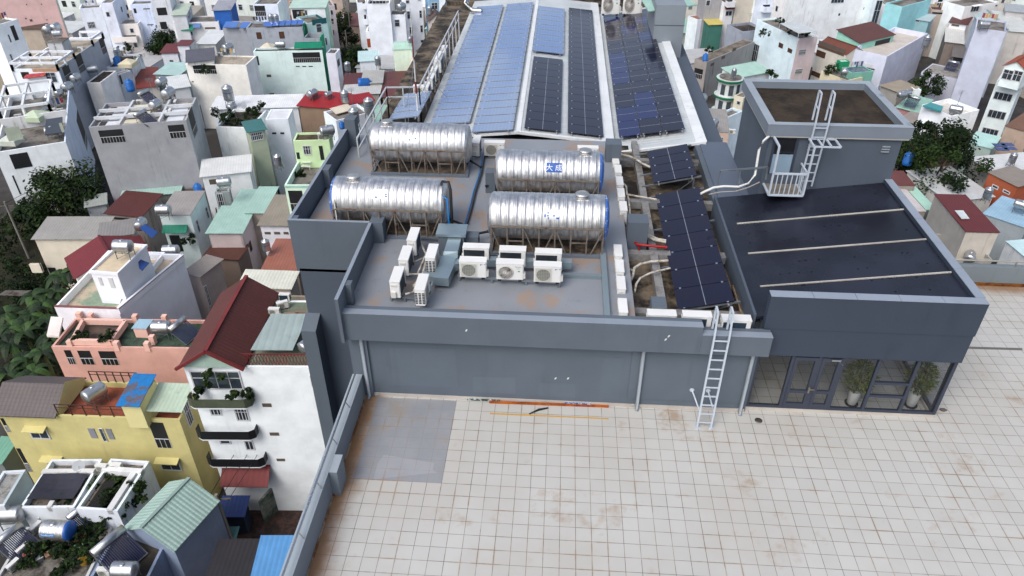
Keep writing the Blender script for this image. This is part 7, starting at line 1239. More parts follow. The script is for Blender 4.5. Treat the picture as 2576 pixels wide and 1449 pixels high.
for a in (
 ('h', 'tileback', 'A0', 480, 285, L_+'before the pink wall, left of a close pair', 90, 1.3), ('h', 'tileback', 'A0', 555, 268, L_+'before the pink wall, right of a close pair', 90, 1.3),
 ('h', 'mossroof', 'A0', 925, 690, L_+'over the mossy dark roof', 20), ('h', 'whitebig', 'A0', 755, 775, L_+'at the back edge of the big white house, rearmost', 60), ('h', 'whitebig', 'A0', 672, 868, L_+'on the big white house, in the middle of its back roof', 60, 1.1), ('h', 'whitebig', 'A0', 590, 930, 'small steel tank beside the larger lying tank on the big white house', 60, .8),
 ('v', 'whitebig', 'A0', 487, 1010, U_+'with a band in the middle of the big white house roof'), ('h', 'whitebig', 'A0', 515, 1310, L_+'at the front of the big white house by the skylight', 0), 
 ('h', 'greyblock', 'A0', 1620, 815, L_+'at the back of the unfinished grey block', 70), ('h', 'greyblock', 'A0', 1688, 930, L_+'in the middle of the unfinished grey block', 70, 1.15), ('h', 'greyblock', 'A0', 1560, 1045, L_+'at the front of the unfinished grey block', 70),
 ('s', 'greyblock', 'A0', 1490, 970, 'solar water heater between skylights at the back of the grey block', 60), ('s', 'greyblock', 'A0', 1460, 1180, 'solar water heater at the front of the grey block', 60),
 ('a', 'greyblock', 'A0', 1640, 1165, 'air conditioner on the grey block, leftmost of three at the front', 90), ('a', 'greyblock', 'A0', 1672, 1140, 'air conditioner on the grey block, middle of three at the front', 90), ('a', 'greyblock', 'A0', 1712, 1120, 'air conditioner on the grey block, rightmost of three at the front', 90), ('a', 'greyblock', 'A0', 1330, 1160, 'air conditioner at the front left corner of the grey block', 0), ('a', 'greyblock', 'A0', 1410, 1025, 'air conditioner beside the middle light well of the grey block', 0), ('a', 'greyblock', 'A0', 1765, 1030, 'air conditioner at the right side of the grey block', 90),
 ('a', 'whitebig', 'A0', 180, 1170, 'air conditioner at the left of the big white house roof', 0), ('a', 'whitebig', 'A0', 530, 1110, 'air conditioner beside the banded tank on the big white house', 0), ('a', 'whitebig', 'A0', 605, 1110, 'air conditioner right of the banded tank on the big white house', 0), ('s', 'whitebig', 'A0', 480, 1150, 'solar water heater in front of the banded tank on the big white house', 60),
 ('a', 'pergolahouse', 'A0', 810, 490, 'air conditioner by the back edge of the pergola house', 0), ('h', 'pergolahouse', 'A0', 570, 330, L_+'on the stair head of the pergola house', 20, .9), ('b', 'streakwhite', 'A0', 1180, 620, 'blue plastic barrel on the roof with black rain streaks', 0, 1.5), ('v', 'streakwhite', 'A0', 1180, 530, U_+'behind the blue barrel on the streaked house'), ('a', 'streakwhite', 'A0', 1370, 570, 'air conditioner on the streaked house, left of a pair', 0), ('a', 'streakwhite', 'A0', 1425, 550, 'air conditioner on the streaked house, right of a pair', 0), ('b', 'container', 'A0', 1305, 860, 'dark blue barrel in front of the pale cabin', 0, 1.6),
 ('h', 'creamwhite', 'A0', 2290, 470, L_+'on the cream white house beside the panelled roof', 60, 1.1), ('a', 'creamwhite', 'A0', 2215, 545, 'air conditioner in front of the tank on the cream white house', 0), ('v', 'whiteroofs', 'A0', 2295, 940, U_+'rising from the white metal roofs below the cream wall', 0, 1.4), ('h', 'whiteroofs', 'A0', 2330, 1070, L_+'on the white metal roofs by the roof garden', 60, .8), ('d', 'whiteroofs', 'A0', 2448, 1065, 'grey satellite dish on the white metal roofs'), ('d', 'pergolahouse', 'A0', 558, 605, 'small dark dish on a roof beam of the pergola house', 0, .8),
 ('v', 'greywin', 'A1', 152, 190, U_+'on the grey house, left of a touching pair'), ('v', 'greywin', 'A1', 203, 190, U_+'on the grey house, right of a touching pair'), ('h', 'minthouse', 'A1', 245, 440, L_+'on the mint house beside a pyramid skylight', 0), ('h', 'curvedright', 'A1', 1460, 60, L_+'high on the white stair room of the windowed house', 60, 1.2), ('v', 'browncap', 'A1', 1748, 105, U_+'beside the brown tiled cap'),
 ('h', 'whiteroofs', 'A1', 565, 935, L_+'at the foot of the mint wall by the vents', 60), ('h', 'redroof', 'A1', 728, 945, 'small lying steel tank behind the bright red roof', 60, .7), ('v', 'redroof', 'A1', 893, 975, U_+'at the gap between the two bright red roofs', 0, 1.1), ('v', 'tankterrace', 'A1', 985, 1170, U_+'on the cluttered terrace, front one with blue band', 0, 1.3), ('v', 'tankterrace', 'A1', 1135, 1065, U_+'on the cluttered terrace, near the rail corner', 0, 1.3), ('b', 'tankterrace', 'A1', 862, 1260, 'small white and steel barrel at the front of the cluttered terrace', 0, .9), ('h', 'greenup', 'A1', 715, 1305, L_+'behind the brown roof of the lime green room', 20), ('a', 'greenup', 'A1', 665, 1365, 'air conditioner on the brown roof of the lime green room', 20, 1.2),
 ('v', 'cyanroof', 'A1', 1225, 615, U_+'beside the pale cyan roof'), ('v', 'lilacwhite', 'A1', 920, 670, U_+'at the corner of the lilac white house', 0, .9), ('v', 'greenpale', 'A1', 1550, 405, 'small upright steel tank on the pale green tower', 0, .7), ('v', 'backterr', 'B1', 220, 165, U_+'at the foot of the big white cube house', 0, .8), ('v', 'shed_rust', 'B1', 100, 1020, U_+'on the rusty tiled strip by the big grey wall', 0, .8),
 ('h', 'dirtywhite', 'B0', 2250, 375, L_+'in front of the grimy white shed', 0), ('b', 'junkyard', 'B0', 1992, 455, 'pale blue barrel on the cluttered low roof', 0, 1.3), ('h', 'mintgrey', 'B0', 1640, 655, L_+'beside the pale mint grey roof', 0), ('h', 'maroonhip', 'B0', 1412, 800, L_+'on the maroon gable above its solar panel', 60), ('h', 'mintgrey', 'B0', 1715, 1065, L_+'below the green awning', 0), 
 ('h', -18.1, 'B0', 1232, 1020, L_+'on the cream topped stair block', 0, 1.05), ('h', 'pinkhouse', 'C0', 1620, 385, L_+'on the green terrace of the pink house', 0, 1.0), ('h', 'yellow', 'C0', 945, 1045, L_+'on the red tiled terrace of the yellow house', 60, 1.05),
 ('s', 'pinkhouse', 'C0', 1850, 420, 'solar water heater lying on the green terrace of the pink house', 70), ('d', 'nethouse', 'D0', 790, 340, 'white satellite dish behind the black shade net', 0, 1.0), ('a', 'framehouse', 'D0', 1025, 355, 'air conditioner on the open framed house, left of a pair', 0), ('a', 'framehouse', 'D0', 1170, 345, 'air conditioner on the open framed house, right of a pair', 0),
 ('a', -16.4, 'C1', 290, 85, 'air conditioner on the stained terrace, nearest the lattice', 180), ('a', -16.4, 'C1', 265, 165, 'tilted air conditioner in the middle of the stained terrace', 30), ('a', -16.4, 'C1', 185, 230, 'air conditioner on the stained terrace, nearest the maroon roof', 0), ('h', -16.4, 'C1', 515, 560, L_+'beside the green terrace awning', 60, .8),
 ('h', 'gardenhouse', 'D0', 95, 815, 'large lying steel tank at the left edge of the garden roof', 0, 1.15), ('s', 'gardenhouse', 'D0', 890, 850, 'solar water heater behind the blue capped tank', 62, 1.05), ('s', 'gardenhouse', 'D0', 165, 1110, 'solar water heater at the left edge of the garden roof', 62, 1.05), ('a', 'gardenhouse', 'D0', 440, 840, 'air conditioner on the garden roof, rearmost of four', 65), ('a', 'gardenhouse', 'D0', 365, 960, 'air conditioner on the garden roof, behind the blue capped tank', 65), ('a', 'gardenhouse', 'D0', 225, 1180, 'air conditioner on the garden roof, third from the back', 65), ('a', 'gardenhouse', 'D0', 135, 1340, 'air conditioner on the garden roof, foremost of four', 65),
 ('s', 'heaterhouse', 'D0', 1190, 1200, 'solar water heater with a fat steel cylinder on the dark roof', 62, 1.25), ('h', 'heaterhouse', 'D0', 1250, 1380, 'lying steel tank at the front of the dark heater roof', 0, 1.0), ('a', 'heaterhouse', 'D0', 1050, 1400, 'air conditioner beside the front tank of the heater roof', 0),
 ('v', 'lilac', 'A3', 1598, 410, U_+'standing alone inside the lilac parapet', 0, 1.2), ('h', 'tanroof', 'A3', 1350, 945, L_+'on a tall lattice stand, left of a touching pair', 70, .9), ('h', 'tanroof', 'A3', 1395, 930, L_+'on a tall lattice stand, right of a touching pair', 70, .9), ('s', 'mintlowroofs', 'A3', 1450, 1020, 'solar water heater on the mint low roofs', 0), ('h', 'tealbox', 'A3', 770, 715, L_+'at the left of the teal cabin', 60), ('h', 'whitecube', 'A3', 1895, 1095, L_+'on the white cube house', 30, 1.1), ('h', 'lilactower', 'A3', 2180, 240, L_+'on top of the lilac tower', 20), 
 ('b', -26.0, 'B3', 1412, 150, 'bright blue barrel on a stand beside the dark tree', 0, 1.6), ('h', 'terrace2', 'B3', 2035, 1130, L_+'at the front of the old concrete terrace', 60), ('v', 'orange', 'B3', 2215, 495, U_+'at the corner of the orange brick house', 0, .9), ('v', 'whiteroofR', 'B3', 2465, 145, U_+'behind the orange brick house', 0, .9), ('h', 'blueroofR', 'B3', 2555, 610, L_+'by the light blue roof at the right edge', 0),
 ('h', 'tanknarrow', 'A2', 1895, 985, L_+'on the narrow white house beside the solar hall', 70, 1.2), ('h', 'salmon', 'A2', 2030, 1235, L_+'beside the grey roof of the salmon house', 70), ('b', 'greyold', 'A2', 1945, 578, 'bright blue barrel on the old grey roof', 0, 1.2), ('v', 'mintround', 'A2', 2235, 730, U_+'above the green balconies', 0, .8), ('a', 'salmon', 'A2', 2215, 1320, 'air conditioner at the front of the salmon house', 0), ('s', 'lilacannex', 'A3', 1850, 660, 'solar water heater on the lilac annex', 0)):
    put(*a)
p = P('A1', 1030, 832, -25.0); c = copy_thing(PR['b'], p, 0, 1.9, 'bright blue tank lying on the dark maroon roof', 'plastic tanks on city roofs'); c.rotation_euler = (0, rad(90), rad(10))
for r in PR.values(): hide_proto(r)
# tank with the painted sign
zt_ = H['gardenhouse'].z-.2; p = P('D0', 580, 985, zt_+1.25); tk = thing('water_tank', (p.x, p.y, zt_), 'lying steel tank with a blue end and blue name sign on the garden roof', 'water tank', 'steel tanks on city roofs')
ao = (p.x-1.0, p.y, zt_+1.25); MB().lathe(tank_profile(2.0, .62), ao, (1, 0, 0), 32).build('tank_body', SS, tk); MB().lathe([(0, .635), (.12, .64), (.2, .58), (.27, .42), (.31, .1)], (p.x+.72, p.y, zt_+1.25), (1, 0, 0), 28).build('end_cap', BLUE, tk)
mb = MB(); cyl_patch(mb, .72, 1.25, .634, ao, .95, .22, 0); cyl_text(mb, 'TOÀN MỸ', .19, .72, 1.27, .64, ao, 1); mb.build('sign', [PAINT((40, 110, 170), .4), WHITEL], tk)
mb = MB(); [mb.beam((p.x+x, p.y+y, zt_), (p.x+x, p.y+y*.9, zt_+.9), .05) for x in (-.7, .55) for y in (-.5, .5)]; [mb.beam((p.x+x, p.y-.5, zt_+.68), (p.x+x, p.y+.5, zt_+.68), .06) for x in (-.7, .55)]; mb.build('stand', STAND, tk)
MB().lathe([(0, .2), (.08, .2), (.1, .1)], (p.x-.1, p.y, zt_+1.85), (0, 0, 1), 14).build('hatch', STS, tk)
# panels on the maroon gable, pallets, bench, table
def flat(name, key_z, pts, th, m, label, cat, dz=(0, 0, 0, 0)):
    q = [P(*k_, key_z+d_) for k_, d_ in zip(pts, dz)]; return solo(MB().slab(q, th), name, m, label, cat)
flat('photovoltaic_module', -21.6, (('B0', 1535, 945), ('B0', 1588, 885), ('B0', 1460, 805), ('B0', 1405, 845)), .06, PAINT((46, 82, 150), .12, .1, 0, 0, .6), 'blue solar panel propped on the maroon gable', 'solar panel', (-.5, -.5, .3, .3))
flat('photovoltaic_module', -18.9, (('B0', 1430, 1275), ('B0', 1500, 1195), ('B0', 1385, 1150), ('B0', 1400, 1250)), .05, PAINT((36, 62, 120), .2), 'dark blue sheet leaning on the white stair block', 'sheet')
for (x, y), lb in (((335, 305), 'wooden pallet on the stained terrace, left of a touching pair'), ((455, 295), 'wooden pallet on the stained terrace, right of a touching pair'), ((190, 370), 'wooden pallet on the stained terrace, alone at the front')):
    c = P('C1', x, y, -16.4); mb = MB(); [mb.box(c.x-.55, c.y-.5+.16*i, c.z+.08, c.x+.55, c.y-.4+.16*i, c.z+.11) for i in range(7)]; [mb.box(c.x-.5+.45*i, c.y-.5, c.z, c.x-.42+.45*i, c.y+.56, c.z+.078) for i in range(3)]; solo(mb, 'pallet', PAINT((140, 116, 96), .8, .3, .3), lb, 'pallet', 'wooden pallets on the stained terrace')
c = P('C1', 400, 372, -16.05); mb = MB(); mb.box(c.x-.8, c.y-.12, c.z, c.x+.8, c.y+.12, c.z+.05); [mb.box(c.x+s-.03, c.y-.1, c.z-.35, c.x+s+.03, c.y+.1, c.z) for s in (-.7, .7)]; solo(mb, 'bench', PAINT((150, 66, 40), .6), 'orange brown bench on the green painted part of the terrace', 'bench')
c = P('B1', 510, 175, H['greenlow'].z-.05); tb = thing('garden_table', (c.x, c.y, c.z-.75), 'small white table with benches on the pale green roof terrace', 'table'); mb = MB(); mb.box(c.x-.5, c.y-.35, c.z-.02, c.x+.5, c.y+.35, c.z+.02); mb.build('tabletop', WHITEP, tb)
for s in (-.55, .55): mb = MB(); mb.box(c.x-.5, c.y+s-.14, c.z-.33, c.x+.5, c.y+s+.14, c.z-.3); mb.box(c.x-.45, c.y+s-.1, c.z-.75, c.x-.4, c.y+s+.1, c.z-.33); mb.box(c.x+.4, c.y+s-.1, c.z-.75, c.x+.45, c.y+s+.1, c.z-.33); mb.build('bench', WHITEP, tb)
mb = MB(); mb.box(c.x-.4, c.y-.05, c.z-.75, c.x+.4, c.y+.05, c.z-.02); mb.build('leg', WHITEP, tb)
hp = H['pergolahouse']; c = PP('A0', 355, 800, hp.A-hp.n*.5, hp.n); mb = MB(); mb.slab([c+Vector((-1.6, -.2, .2)), c+Vector((1.4, .1, .5)), c+Vector((1.6, .9, 1.0)), c+Vector((-1.2, .7, .8))], .1); solo(mb, 'cloth', RUSTY((150, 44, 76), (170, 90, 60), .8, .45, .6, 4), 'crumpled dark pink cloth on the pergola house terrace', 'cloth')
for i, (k_, sw, lb) in enumerate(((('A0', 110, 1390), 1.0, 'pale skylight pyramid at the left of the big white house'), (('A0', 350, 1150), 1.2, 'pale green skylight box on the big white house'), (('A0', 1285, 625), 1.1, 'cream pyramid skylight on the streaked house'), (('A1', 118, 465), 1.1, 'cream pyramid skylight on the mint house'))):
    c = P(*k_, -19.5 if i < 2 else -21.5); mb = MB(); s = sw; mb.add([c+Vector(v) for v in ((-s, -s, -.6), (s, -s, -.6), (s, s, -.6), (-s, s, -.6), (-s, -s, 0), (s, -s, 0), (s, s, 0), (-s, s, 0), (0, 0, .6))], [(0, 1, 5, 4), (1, 2, 6, 5), (2, 3, 7, 6), (3, 0, 4, 7), (4, 5, 8), (5, 6, 8), (6, 7, 8), (7, 4, 8)]); solo(mb, 'skylight', PAINT([(190, 196, 186), (176, 190, 166), (206, 198, 170), (200, 194, 176), (40, 110, 110)][i], .5), lb, 'skylight')
for i in range(4):
    c = P('B3', 2330+75*(i % 2)+25*(i//2), 15+40*(i//2)-10*(i % 2), -25.3); mb = MB(); mb.box(c.x-.8, c.y-.5, c.z, c.x+.8, c.y+.5, c.z+.05); solo(mb, 'photovoltaic_module', PAINT((40, 58, 110), .15, .1, 0, 0, .6), 'small solar panel in a set of four on the broad white tin roof', 'solar panel', 'four solar panels on the white tin roof')
for i in range(6):
    c = P('A1', 120+62*i, 245-4*i, -19.1); mb = MB(); mb.slab([c+Vector((-.75, -.5, -.15)), c+Vector((.75, -.5, -.15)), c+Vector((.75, .7, .25)), c+Vector((-.75, .7, .25))], .05); solo(mb, 'photovoltaic_module', PAINT((70, 104, 170), .12, .1, 0, 0, .6), 'blue solar panel in the row along the grey window house roof', 'solar panel', 'solar panels on the grey window house')
for i in range(2):
    c = P('A0', 2325+165*i, 250+5*i, -20.0); mb = MB(); mb.slab([c+Vector((-1.2, -.8, -.2)), c+Vector((1.2, -.8, -.2)), c+Vector((1.2, .9, .3)), c+Vector((-1.2, .9, .3))], .05); solo(mb, 'photovoltaic_module', PAINT((76, 112, 176), .12, .1, 0, 0, .6), ['left blue solar panel on poles at the top of the grey house', 'right blue solar panel on poles at the top of the grey house'][i], 'solar panel')
rh_ = random.Random(5)
for i, (key, h) in enumerate(list(H.items())):
    if h.par <= 0 or h.w < 3.5 or key in ('pinktall', 'bluepeel', 'topwhite1', 'curvedlow', 'bigwhite', 't4', 't5', 'white4', 'backterr', 'yellow', 'gardenhouse', 'nethouse', 'heaterhouse', 'framehouse', 'pinkhouse', 'greenlow', 'greenup', 'whiteterrace', 'edgehouse', 'curvedup', 'plantwhite', 'cyan', 'lilac', 'lilacannex'): continue
    zr = h.z-h.par+.05; lb = h.o['label'].split(); lb = ' '.join(lb[:10])
    while lb.split()[-1] in ('and', 'with', 'the', 'a', 'of', 'by', 'on', 'two', 'its', 'in', 'below', 'behind', 'beside', 'over', 'under', 'at', 'to', 'large', 'three'): lb = ' '.join(lb.split()[:-1])
    if i % 2: 
        c = h.q(h.w*rh_.uniform(.15, .85), h.d*rh_.uniform(.3, .9), zr); mb = MB(); t_ = rh_.uniform(2.4, 4.2); mb.tube([c, c+Vector((.05, 0, t_))], .03, 5)
        for j in range(4): mb.beam(c+Vector((-.5+.06*j, 0, t_-.1-.14*j)), c+Vector((.5-.06*j, .2, t_-.1-.14*j)), .025)
        solo(mb, 'antenna', GALV, 'thin antenna mast on the '+lb, 'antenna', 'antennas on city roofs')
    else:
        c = h.q(h.w*rh_.uniform(.2, .8), h.d*rh_.uniform(.35, .85), zr); mb = MB(); L2 = min(2.4, h.w*.5); n_ = 5
        mb.tube([c-h.e*L2/2, c-h.e*L2/2+Vector((0, 0, 1.5))], .03, 5); mb.tube([c+h.e*L2/2, c+h.e*L2/2+Vector((0, 0, 1.5))], .03, 5); mb.tube([c-h.e*L2/2+Vector((0, 0, 1.45)), c+h.e*L2/2+Vector((0, 0, 1.45))], .012, 4)
        for j in range(n_):
            s = -L2/2+L2*(j+.5)/n_; hh = rh_.uniform(.4, .9); p = c+h.e*(s-.17)+Vector((0, 0, 1.44-hh)); mb.ob(p, h.e*.32, h.n*.03, (0, 0, hh), 1+j % 3)
        solo(mb, 'clothes_line', [GALV]+[PAINT(rh_.choice(((150, 60, 70), (70, 90, 140), (190, 190, 190), (60, 64, 70), (180, 150, 90))), .8) for _ in range(3)], 'washing line with clothes on the '+lb, 'clothes line', 'washing lines on city roofs')
# street poles and cables in the lane at the left and in the courtyard
for i, (k_, x, y) in enumerate((('A1', 900, 330), ('A1', 930, 130), ('B0', 60, 620), ('D0', 2190, 680))):
    c = P(k_, x, y, -24.0); c.z = G; po = thing('utility_pole', c, ['concrete utility pole in the dark street by the round tree', 'concrete utility pole further up the dark street', 'utility pole in the lane beside the big white house', 'wooden pole in the courtyard beside the yellow house'][i], 'utility pole'); mb = MB(); mb.tube([c, c+Vector((0, 0, 7.5))], [.16, .11], 8); mb.build('pole', PAINT((120, 116, 110), .9), po); mb = MB(); mb.beam(c+Vector((-.8, 0, 6.9)), c+Vector((.8, .2, 6.9)), .1); mb.build('crossarm', PAINT((90, 84, 78), .8), po)
    for s in ((-.7, .7), (.7,), (-.7, .1, .7), (-.7, .1, .7))[i]:
        d = Vector((s*.4, 14 if i < 2 else 9, -.5)); a_ = c+Vector((s, 0, 6.95)); solo(MB().tube([a_, a_+d*.5+Vector((0, 0, -.5)), a_+d], .025, 4), 'overhead_cable', BLKPL, 'black overhead cable sagging from the '+['pole by the round tree', 'pole further up the dark street', 'pole beside the big white house', 'courtyard pole'][i], 'cable', 'overhead cables at the poles')
# ============================================================ VEGETATION
LEAVES = [PAINT(c, .7, .35, 0, 0, .12, .9) for c in ((22, 34, 18), (33, 49, 23), (46, 64, 30), (27, 41, 24))]
TRUNK = PAINT((70, 60, 48), .9, .3, 0)
def crown(mb, c, R, n, rnd, squash=.85, leaf=.42, clumps=30):
    cl = []
    for i in range(clumps):
        a = rnd.uniform(0, 6.283); t = rnd.uniform(-.7, 1); rr = math.sqrt(max(0, 1-t*t))*rnd.uniform(.55, 1.0); cl.append((Vector((c.x+R*rr*math.cos(a), c.y+R*rr*math.sin(a), c.z+R*squash*t*.85)), R*rnd.uniform(.2, .42), rnd.choice((0, 0, 1, 1, 2, 3))))
    for i in range(n):
        cc, r, mi = rnd.choice(cl); v = Vector((rnd.gauss(0, 1), rnd.gauss(0, 1), rnd.gauss(0, 1))).normalized()*r*rnd.uniform(.4, 1.05)
        p = cc+v; nn = (v.normalized()*.5+Vector((rnd.gauss(0, .5), rnd.gauss(0, .5), rnd.uniform(.2, 1)))).normalized(); t1 = nn.orthogonal().normalized(); t1.rotate(__import__('mathutils').Quaternion(nn, rnd.uniform(0, 6.28))); t2 = nn.cross(t1); s = leaf*rnd.uniform(.6, 1.3)
        mb.add([p-t1*s*.5, p+t2*s*.28, p+t1*s*.6, p-t2*s*.28], [(0, 1, 2, 3)], mi if rnd.random() < .75 else rnd.randrange(4))
def tree(c, R, hgt, label, seed, n=2600, squash=.85, leaf=.42):
    rnd = random.Random(seed); b = Vector((c.x, c.y, c.z-hgt)); th = thing('tree', b, label, 'tree'); mb = MB(); mb.tube([b, b+Vector((.1, 0, hgt*.4)), c+Vector((0, 0, -R*.2))], [.28, .22, .14], 8)
    for i in range(7): a = rnd.uniform(0, 6.28); mb.tube([b+Vector((.05, 0, hgt*rnd.uniform(.45, .7))), c+Vector((R*.4*math.cos(a), R*.4*math.sin(a), rnd.uniform(-.2, .3)*R)), c+Vector((R*.8*math.cos(a), R*.8*math.sin(a), rnd.uniform(-.1, .6)*R))], [.13, .08, .03], 5)
    mb.build('trunk', TRUNK, th); mb = MB(); crown(mb, c, R, n, rnd, squash, leaf); mb.build('crown', LEAVES, th)
def tz(k, x, y, z, R, label, seed, **kw): c = P(k, x, y, z); tree(c, R, z-G, label, seed, **kw)
tz('A0', 1720, 320, -25.0, 3.6, 'tall dark tree between the balcony house and the awnings', 1, n=2600)
tz('A0', 1630, 465, -26.5, 2.6, 'lower dark tree in front of the taller one by the maroon capped house', 2)
tz('B0', 660, 560, -26.0, 4.6, 'big dark tree left of the derelict maroon roof', 3, n=6000)
tz('B0', 470, 650, -27.2, 3.0, 'smaller tree joined to the big dark tree at its left', 4, n=2600)
tz('B0', 290, 800, -28.5, 2.6, 'bushy tree at the end of the grey corrugated roof', 5, n=2200)
tz('A1', 880, 380, -27.5, 2.6, 'street tree in the dark street beside the white building', 6)
tz('A1', 985, 600, -27.0, 2.9, 'round street tree at the mouth of the dark street', 7)
tz('A1', 870, 200, -26.5, 2.2, 'small tree further up the dark street', 8, n=1200)
tz('B3', 1720, 200, -25.5, 5.2, 'large leafy tree behind the glass room roof on the right', 9, n=7000)
tz('A3', 1780, 1380, -24.6, 2.8, 'tree top reaching up before the white cube house', 10, n=2000)
tz('A3', 1560, 1360, -25.4, 2.2, 'left top of the leafy tree before the white cube house', 12, n=1500)
tz('B3', 1330, 120, -27.0, 2.6, 'dark tree peeping past the corner of the stair tower', 13, n=1500)
tz('A3', 1600, 850, -25.6, 2.4, 'light green tree between the lilac house and its annex', 14, n=1500)
hw = H['white4']
for x, y, R_, lb in ((2150, 900, .75, 'palm like plant on the planted balcony of the tall white house'), (2000, 1050, .4, 'low plants at the left of the planted balcony'), (2330, 1075, .4, 'low plants in the middle of the planted balcony'), (2490, 1070, .4, 'low plants at the right of the planted balcony')):
    c = PP('C0', x, y, hw.A-hw.n*.45, hw.n); mb = MB(); crown(mb, c, R_, 420, random.Random(x), .9, .26, 10); solo(mb, 'shrub', LEAVES, lb, 'shrub')
def bush(k, x, y, z, R, label, seed, n=500, leaf=.25, cat='shrub', nm='shrub'):
    c = P(k, x, y, z); rnd = random.Random(seed); mb = MB(); crown(mb, c, R, n, rnd, .8, leaf, 12); mb.tube([c+Vector((0, 0, -R*.9)), c], .05, 5, 2); solo(mb, nm, LEAVES, label, cat)
for i, a in enumerate((('A0', 2190, 1140, -20.4, .9, 'shrub at the back left of the netted roof garden'), ('A0', 2290, 1150, -20.4, .8, 'shrub behind the green netting of the roof garden'), ('A0', 2260, 1225, -20.5, .8, 'shrub at the front left of the netted roof garden'), ('A0', 2390, 1240, -20.5, .8, 'shrub at the front of the netted roof garden'), ('A0', 2520, 1150, -20.4, 1.0, 'tall shrub at the right end of the netted roof garden'), ('A1', 30, 1090, -20.2, 1.0, 'shrub hanging over the white roofs right of the roof garden'), ('A0', 1250, 490, -26, 1.4, 'shrub below the balcony of the cream house'),
    ('A0', 2060, 700, -20.9, .9, 'climbing plant hanging through the lattice window'), ('A3', 640, 690, -24.6, 1.3, 'leafy shrub on the cream roof terrace'), ('A3', 120, 220, -20.4, .9, 'roof plant at the back of the white cyan house'), ('A3', 220, 300, -20.4, .9, 'roof plant along the edge of the white cyan house'), ('A3', 380, 335, -20.4, .8, 'roof plant at the corner of the white cyan house'), ('A2', 2540, 330, -21.4, .9, 'plants in the open frame of the white cyan house'), ('A2', 1990, 500, -24.2, .8, 'potted shrubs on the old grey roof'), ('A3', 40, 740, -23.0, 1.0, 'flowering shrub behind the stair tower parapet'),
    ('C0', 820, 490, -21.2, .6, 'yellow green shrub in the pink light well'), ('C0', 1080, 500, -21.2, .7, 'dense green shrub in the pink light well'), 
    ('D0', 1080, 560, -24.6, 1.0, 'plants at the back of the open framed house'), ('D0', 1110, 690, -24.6, 1.0, 'plants in the middle of the open framed house'), ('D0', 1230, 760, -24.9, 1.0, 'vine between the framed house and the mint gable'), ('D0', 1330, 600, -24.6, 1.0, 'vine behind the mint gable roof'), ('D0', 900, 760, -24.9, .8, 'plants at the front of the open framed house'), ('D0', 650, 710, -24.9, .7, 'plants below the black shade net'), ('D0', 1020, 880, -25.2, .9, 'vine along the wall right of the solar heater'), ('D0', 960, 1010, -25.3, .8, 'leafy plant behind the blue capped tank'), ('D0', 790, 1060, -25.3, .7, 'potted plant right of the blue capped tank'), ('D0', 330, 1180, -25.3, .6, 'potted plant with broad leaves left of the garden roof'), ('D0', 760, 1270, -25.3, .8, 'large potted plant at the front of the garden roof'), ('D0', 920, 1190, -25.3, .7, 'tall plant beside the dark heater roof wall'), ('D0', 600, 1200, -25.4, .6, 'potted plant in the middle of the garden roof'), ('D0', 450, 1170, -25.4, .5, 'small potted plant under the blue capped tank'), ('D0', 590, 1430, -25.4, .5, 'plant at the bottom edge of the garden roof'), ('D0', 260, 1330, -25.4, .5, 'plant in a white trough on the garden roof'),
    ('B1', 400, 300, -19.1, .4, 'shrub at the left of the pale green terrace'), ('B1', 460, 300, -19.1, .45, 'second shrub on the pale green terrace'), ('B0', 1900, 960, -25, .8, 'plants beside the dark awning of the mint house'))): bush(*a, seed=50+i, n=420 if a[4] < 1 else 700)
for i, (x, y, cc, lb) in enumerate(((300, 1255, (150, 84, 84), 'pink clay pot at the left of the garden roof'), (505, 1255, (140, 110, 90), 'square planter in the middle of the garden roof'), (410, 1290, (180, 184, 184), 'white square planter on the garden roof'), (840, 1115, (150, 40, 44), 'red basin beside the blue capped tank'), (805, 1185, (110, 150, 130), 'green pot beside the red basin'), (850, 1325, (190, 150, 50), 'yellow bucket at the front of the garden roof'))):
    c = P('D0', x, y, H['gardenhouse'].z-.2); mb = MB(); mb.lathe([(0, .2), (.32, .3), (.36, .32), (.37, .26), (.3, .2)], c, (0, 0, 1), 4 if 'square' in lb else 14); solo(mb, 'plant_pot', PAINT(cc, .7, .2, .2), lb, 'plant pot')
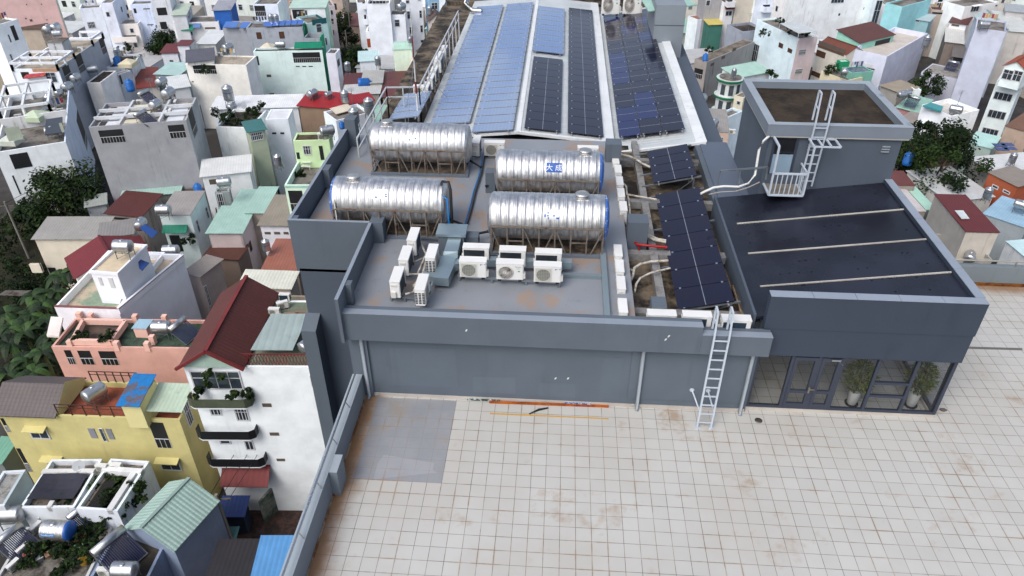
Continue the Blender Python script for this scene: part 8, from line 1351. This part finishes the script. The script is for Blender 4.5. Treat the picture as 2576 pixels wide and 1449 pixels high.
# banana plants and the dark garden at the left edge
BAN = [PAINT(c, .55, .3, 0, 0, .2, 1.2) for c in ((28, 44, 22), (36, 56, 27), (54, 78, 36), (24, 37, 23))]
def banana(k, x, y, z, sc, seed, label):
    rnd = random.Random(seed); c = P(k, x, y, z); b = Vector((c.x, c.y, G)); th = thing('banana_plant', b, label, 'banana plant', 'banana plants in the dark garden'); mb = MB(); mb.tube([b, Vector((c.x, c.y, z-1.0)), c], [.18, .15, .08], 8); mb.build('stem', PAINT((84, 92, 56), .7, .2, 0), th); mb = MB()
    for i in range(9):
        a = 6.283*i/9+rnd.uniform(-.3, .3); d = Vector((math.cos(a), math.sin(a), 0)); sd_ = Vector((-d.y, d.x, 0)); L = sc*rnd.uniform(1.7, 2.5); up = rnd.uniform(.5, 1.1); m = 7; pr = []
        for j in range(m+1):
            t = j/m; q_ = c+d*L*t*(.85)+Vector((0, 0, L*(up*t-1.15*t*t))); w_ = .36*sc*math.sin(math.pi*min(1, .12+t*.88))**.6; pr.append((q_-sd_*w_+Vector((0, 0, -.25*w_)), q_, q_+sd_*w_+Vector((0, 0, -.25*w_))))
        mi = rnd.choice((0, 1, 1, 2, 3))
        for j in range(m):
            for s in (0, 1): mb.add([pr[j][s], pr[j][s+1], pr[j+1][s+1], pr[j+1][s]], [(0, 1, 2, 3)], mi, True)
    mb.build('leaves', BAN, th)
BL = ['beside the cream house wall', 'in front of the cream house', 'left of the white terrace corner', 'behind the shack roof', 'at the top of the garden clump', 'in the middle of the garden clump', 'left of the pink house screen', 'at the left edge of the garden', 'low in the garden clump', 'near the pink house corner', 'above the grey tile roof', 'by the dark shrubs', 'left of the pink house balcony', 'above the yellow house ridge', 'at the far left above the grey tiles', 'between shrubs at the left edge']
for i, (k_, x, y) in enumerate((('B0', 600, 1330), ('B0', 720, 1290), ('C0', 560, 40), ('C0', 330, 90), ('C0', 430, 150), ('C0', 300, 270), ('C0', 480, 330), ('C0', 120, 380), ('C0', 250, 450), ('C0', 520, 480), ('C0', 330, 850), ('C0', 90, 560), ('C0', 430, 640), ('C0', 230, 700), ('C0', 80, 860), ('C0', 60, 250))): banana(k_, x, y, -26.4, .95, 200+i, 'banana plant with long drooping leaves '+BL[i])
rnd = random.Random(77); mb = MB()
for i in range(70):
    u, v = rnd.uniform(-60, 185), rnd.uniform(560, 975)
    if u > 185-(v-560)*.12 and v < 690: continue
    if u > 60 and v < 650: continue
    c = P('V', u, v, G+rnd.uniform(.6, 2.2)); crown(mb, c, rnd.uniform(1.0, 2.0), 260, rnd, .8, .3, 8)
tag(mb.build('garden_shrubs', LEAVES, None), 'mass of dark green shrubs filling the garden at the left edge', 'shrubs', None, 'stuff')
mb = MB(); a = [P('V', u, v, G) for u, v in ((-150, 540), (120, 560), (200, 700), (160, 990), (-200, 1000))]; mb.slab([v+Vector((0, 0, .02)) for v in a], .01); tag(mb.build('garden_soil', RUSTY((46, 44, 30), (30, 34, 22), .9)), kind='structure')
flat('shack', -28.0, (('C0', -20, 70), ('C0', 220, 75), ('C0', 320, 25), ('C0', 60, 20)), .08, RUSTY((96, 92, 88), (60, 54, 48), .9), 'old grey shack roof among the banana plants', 'roof')
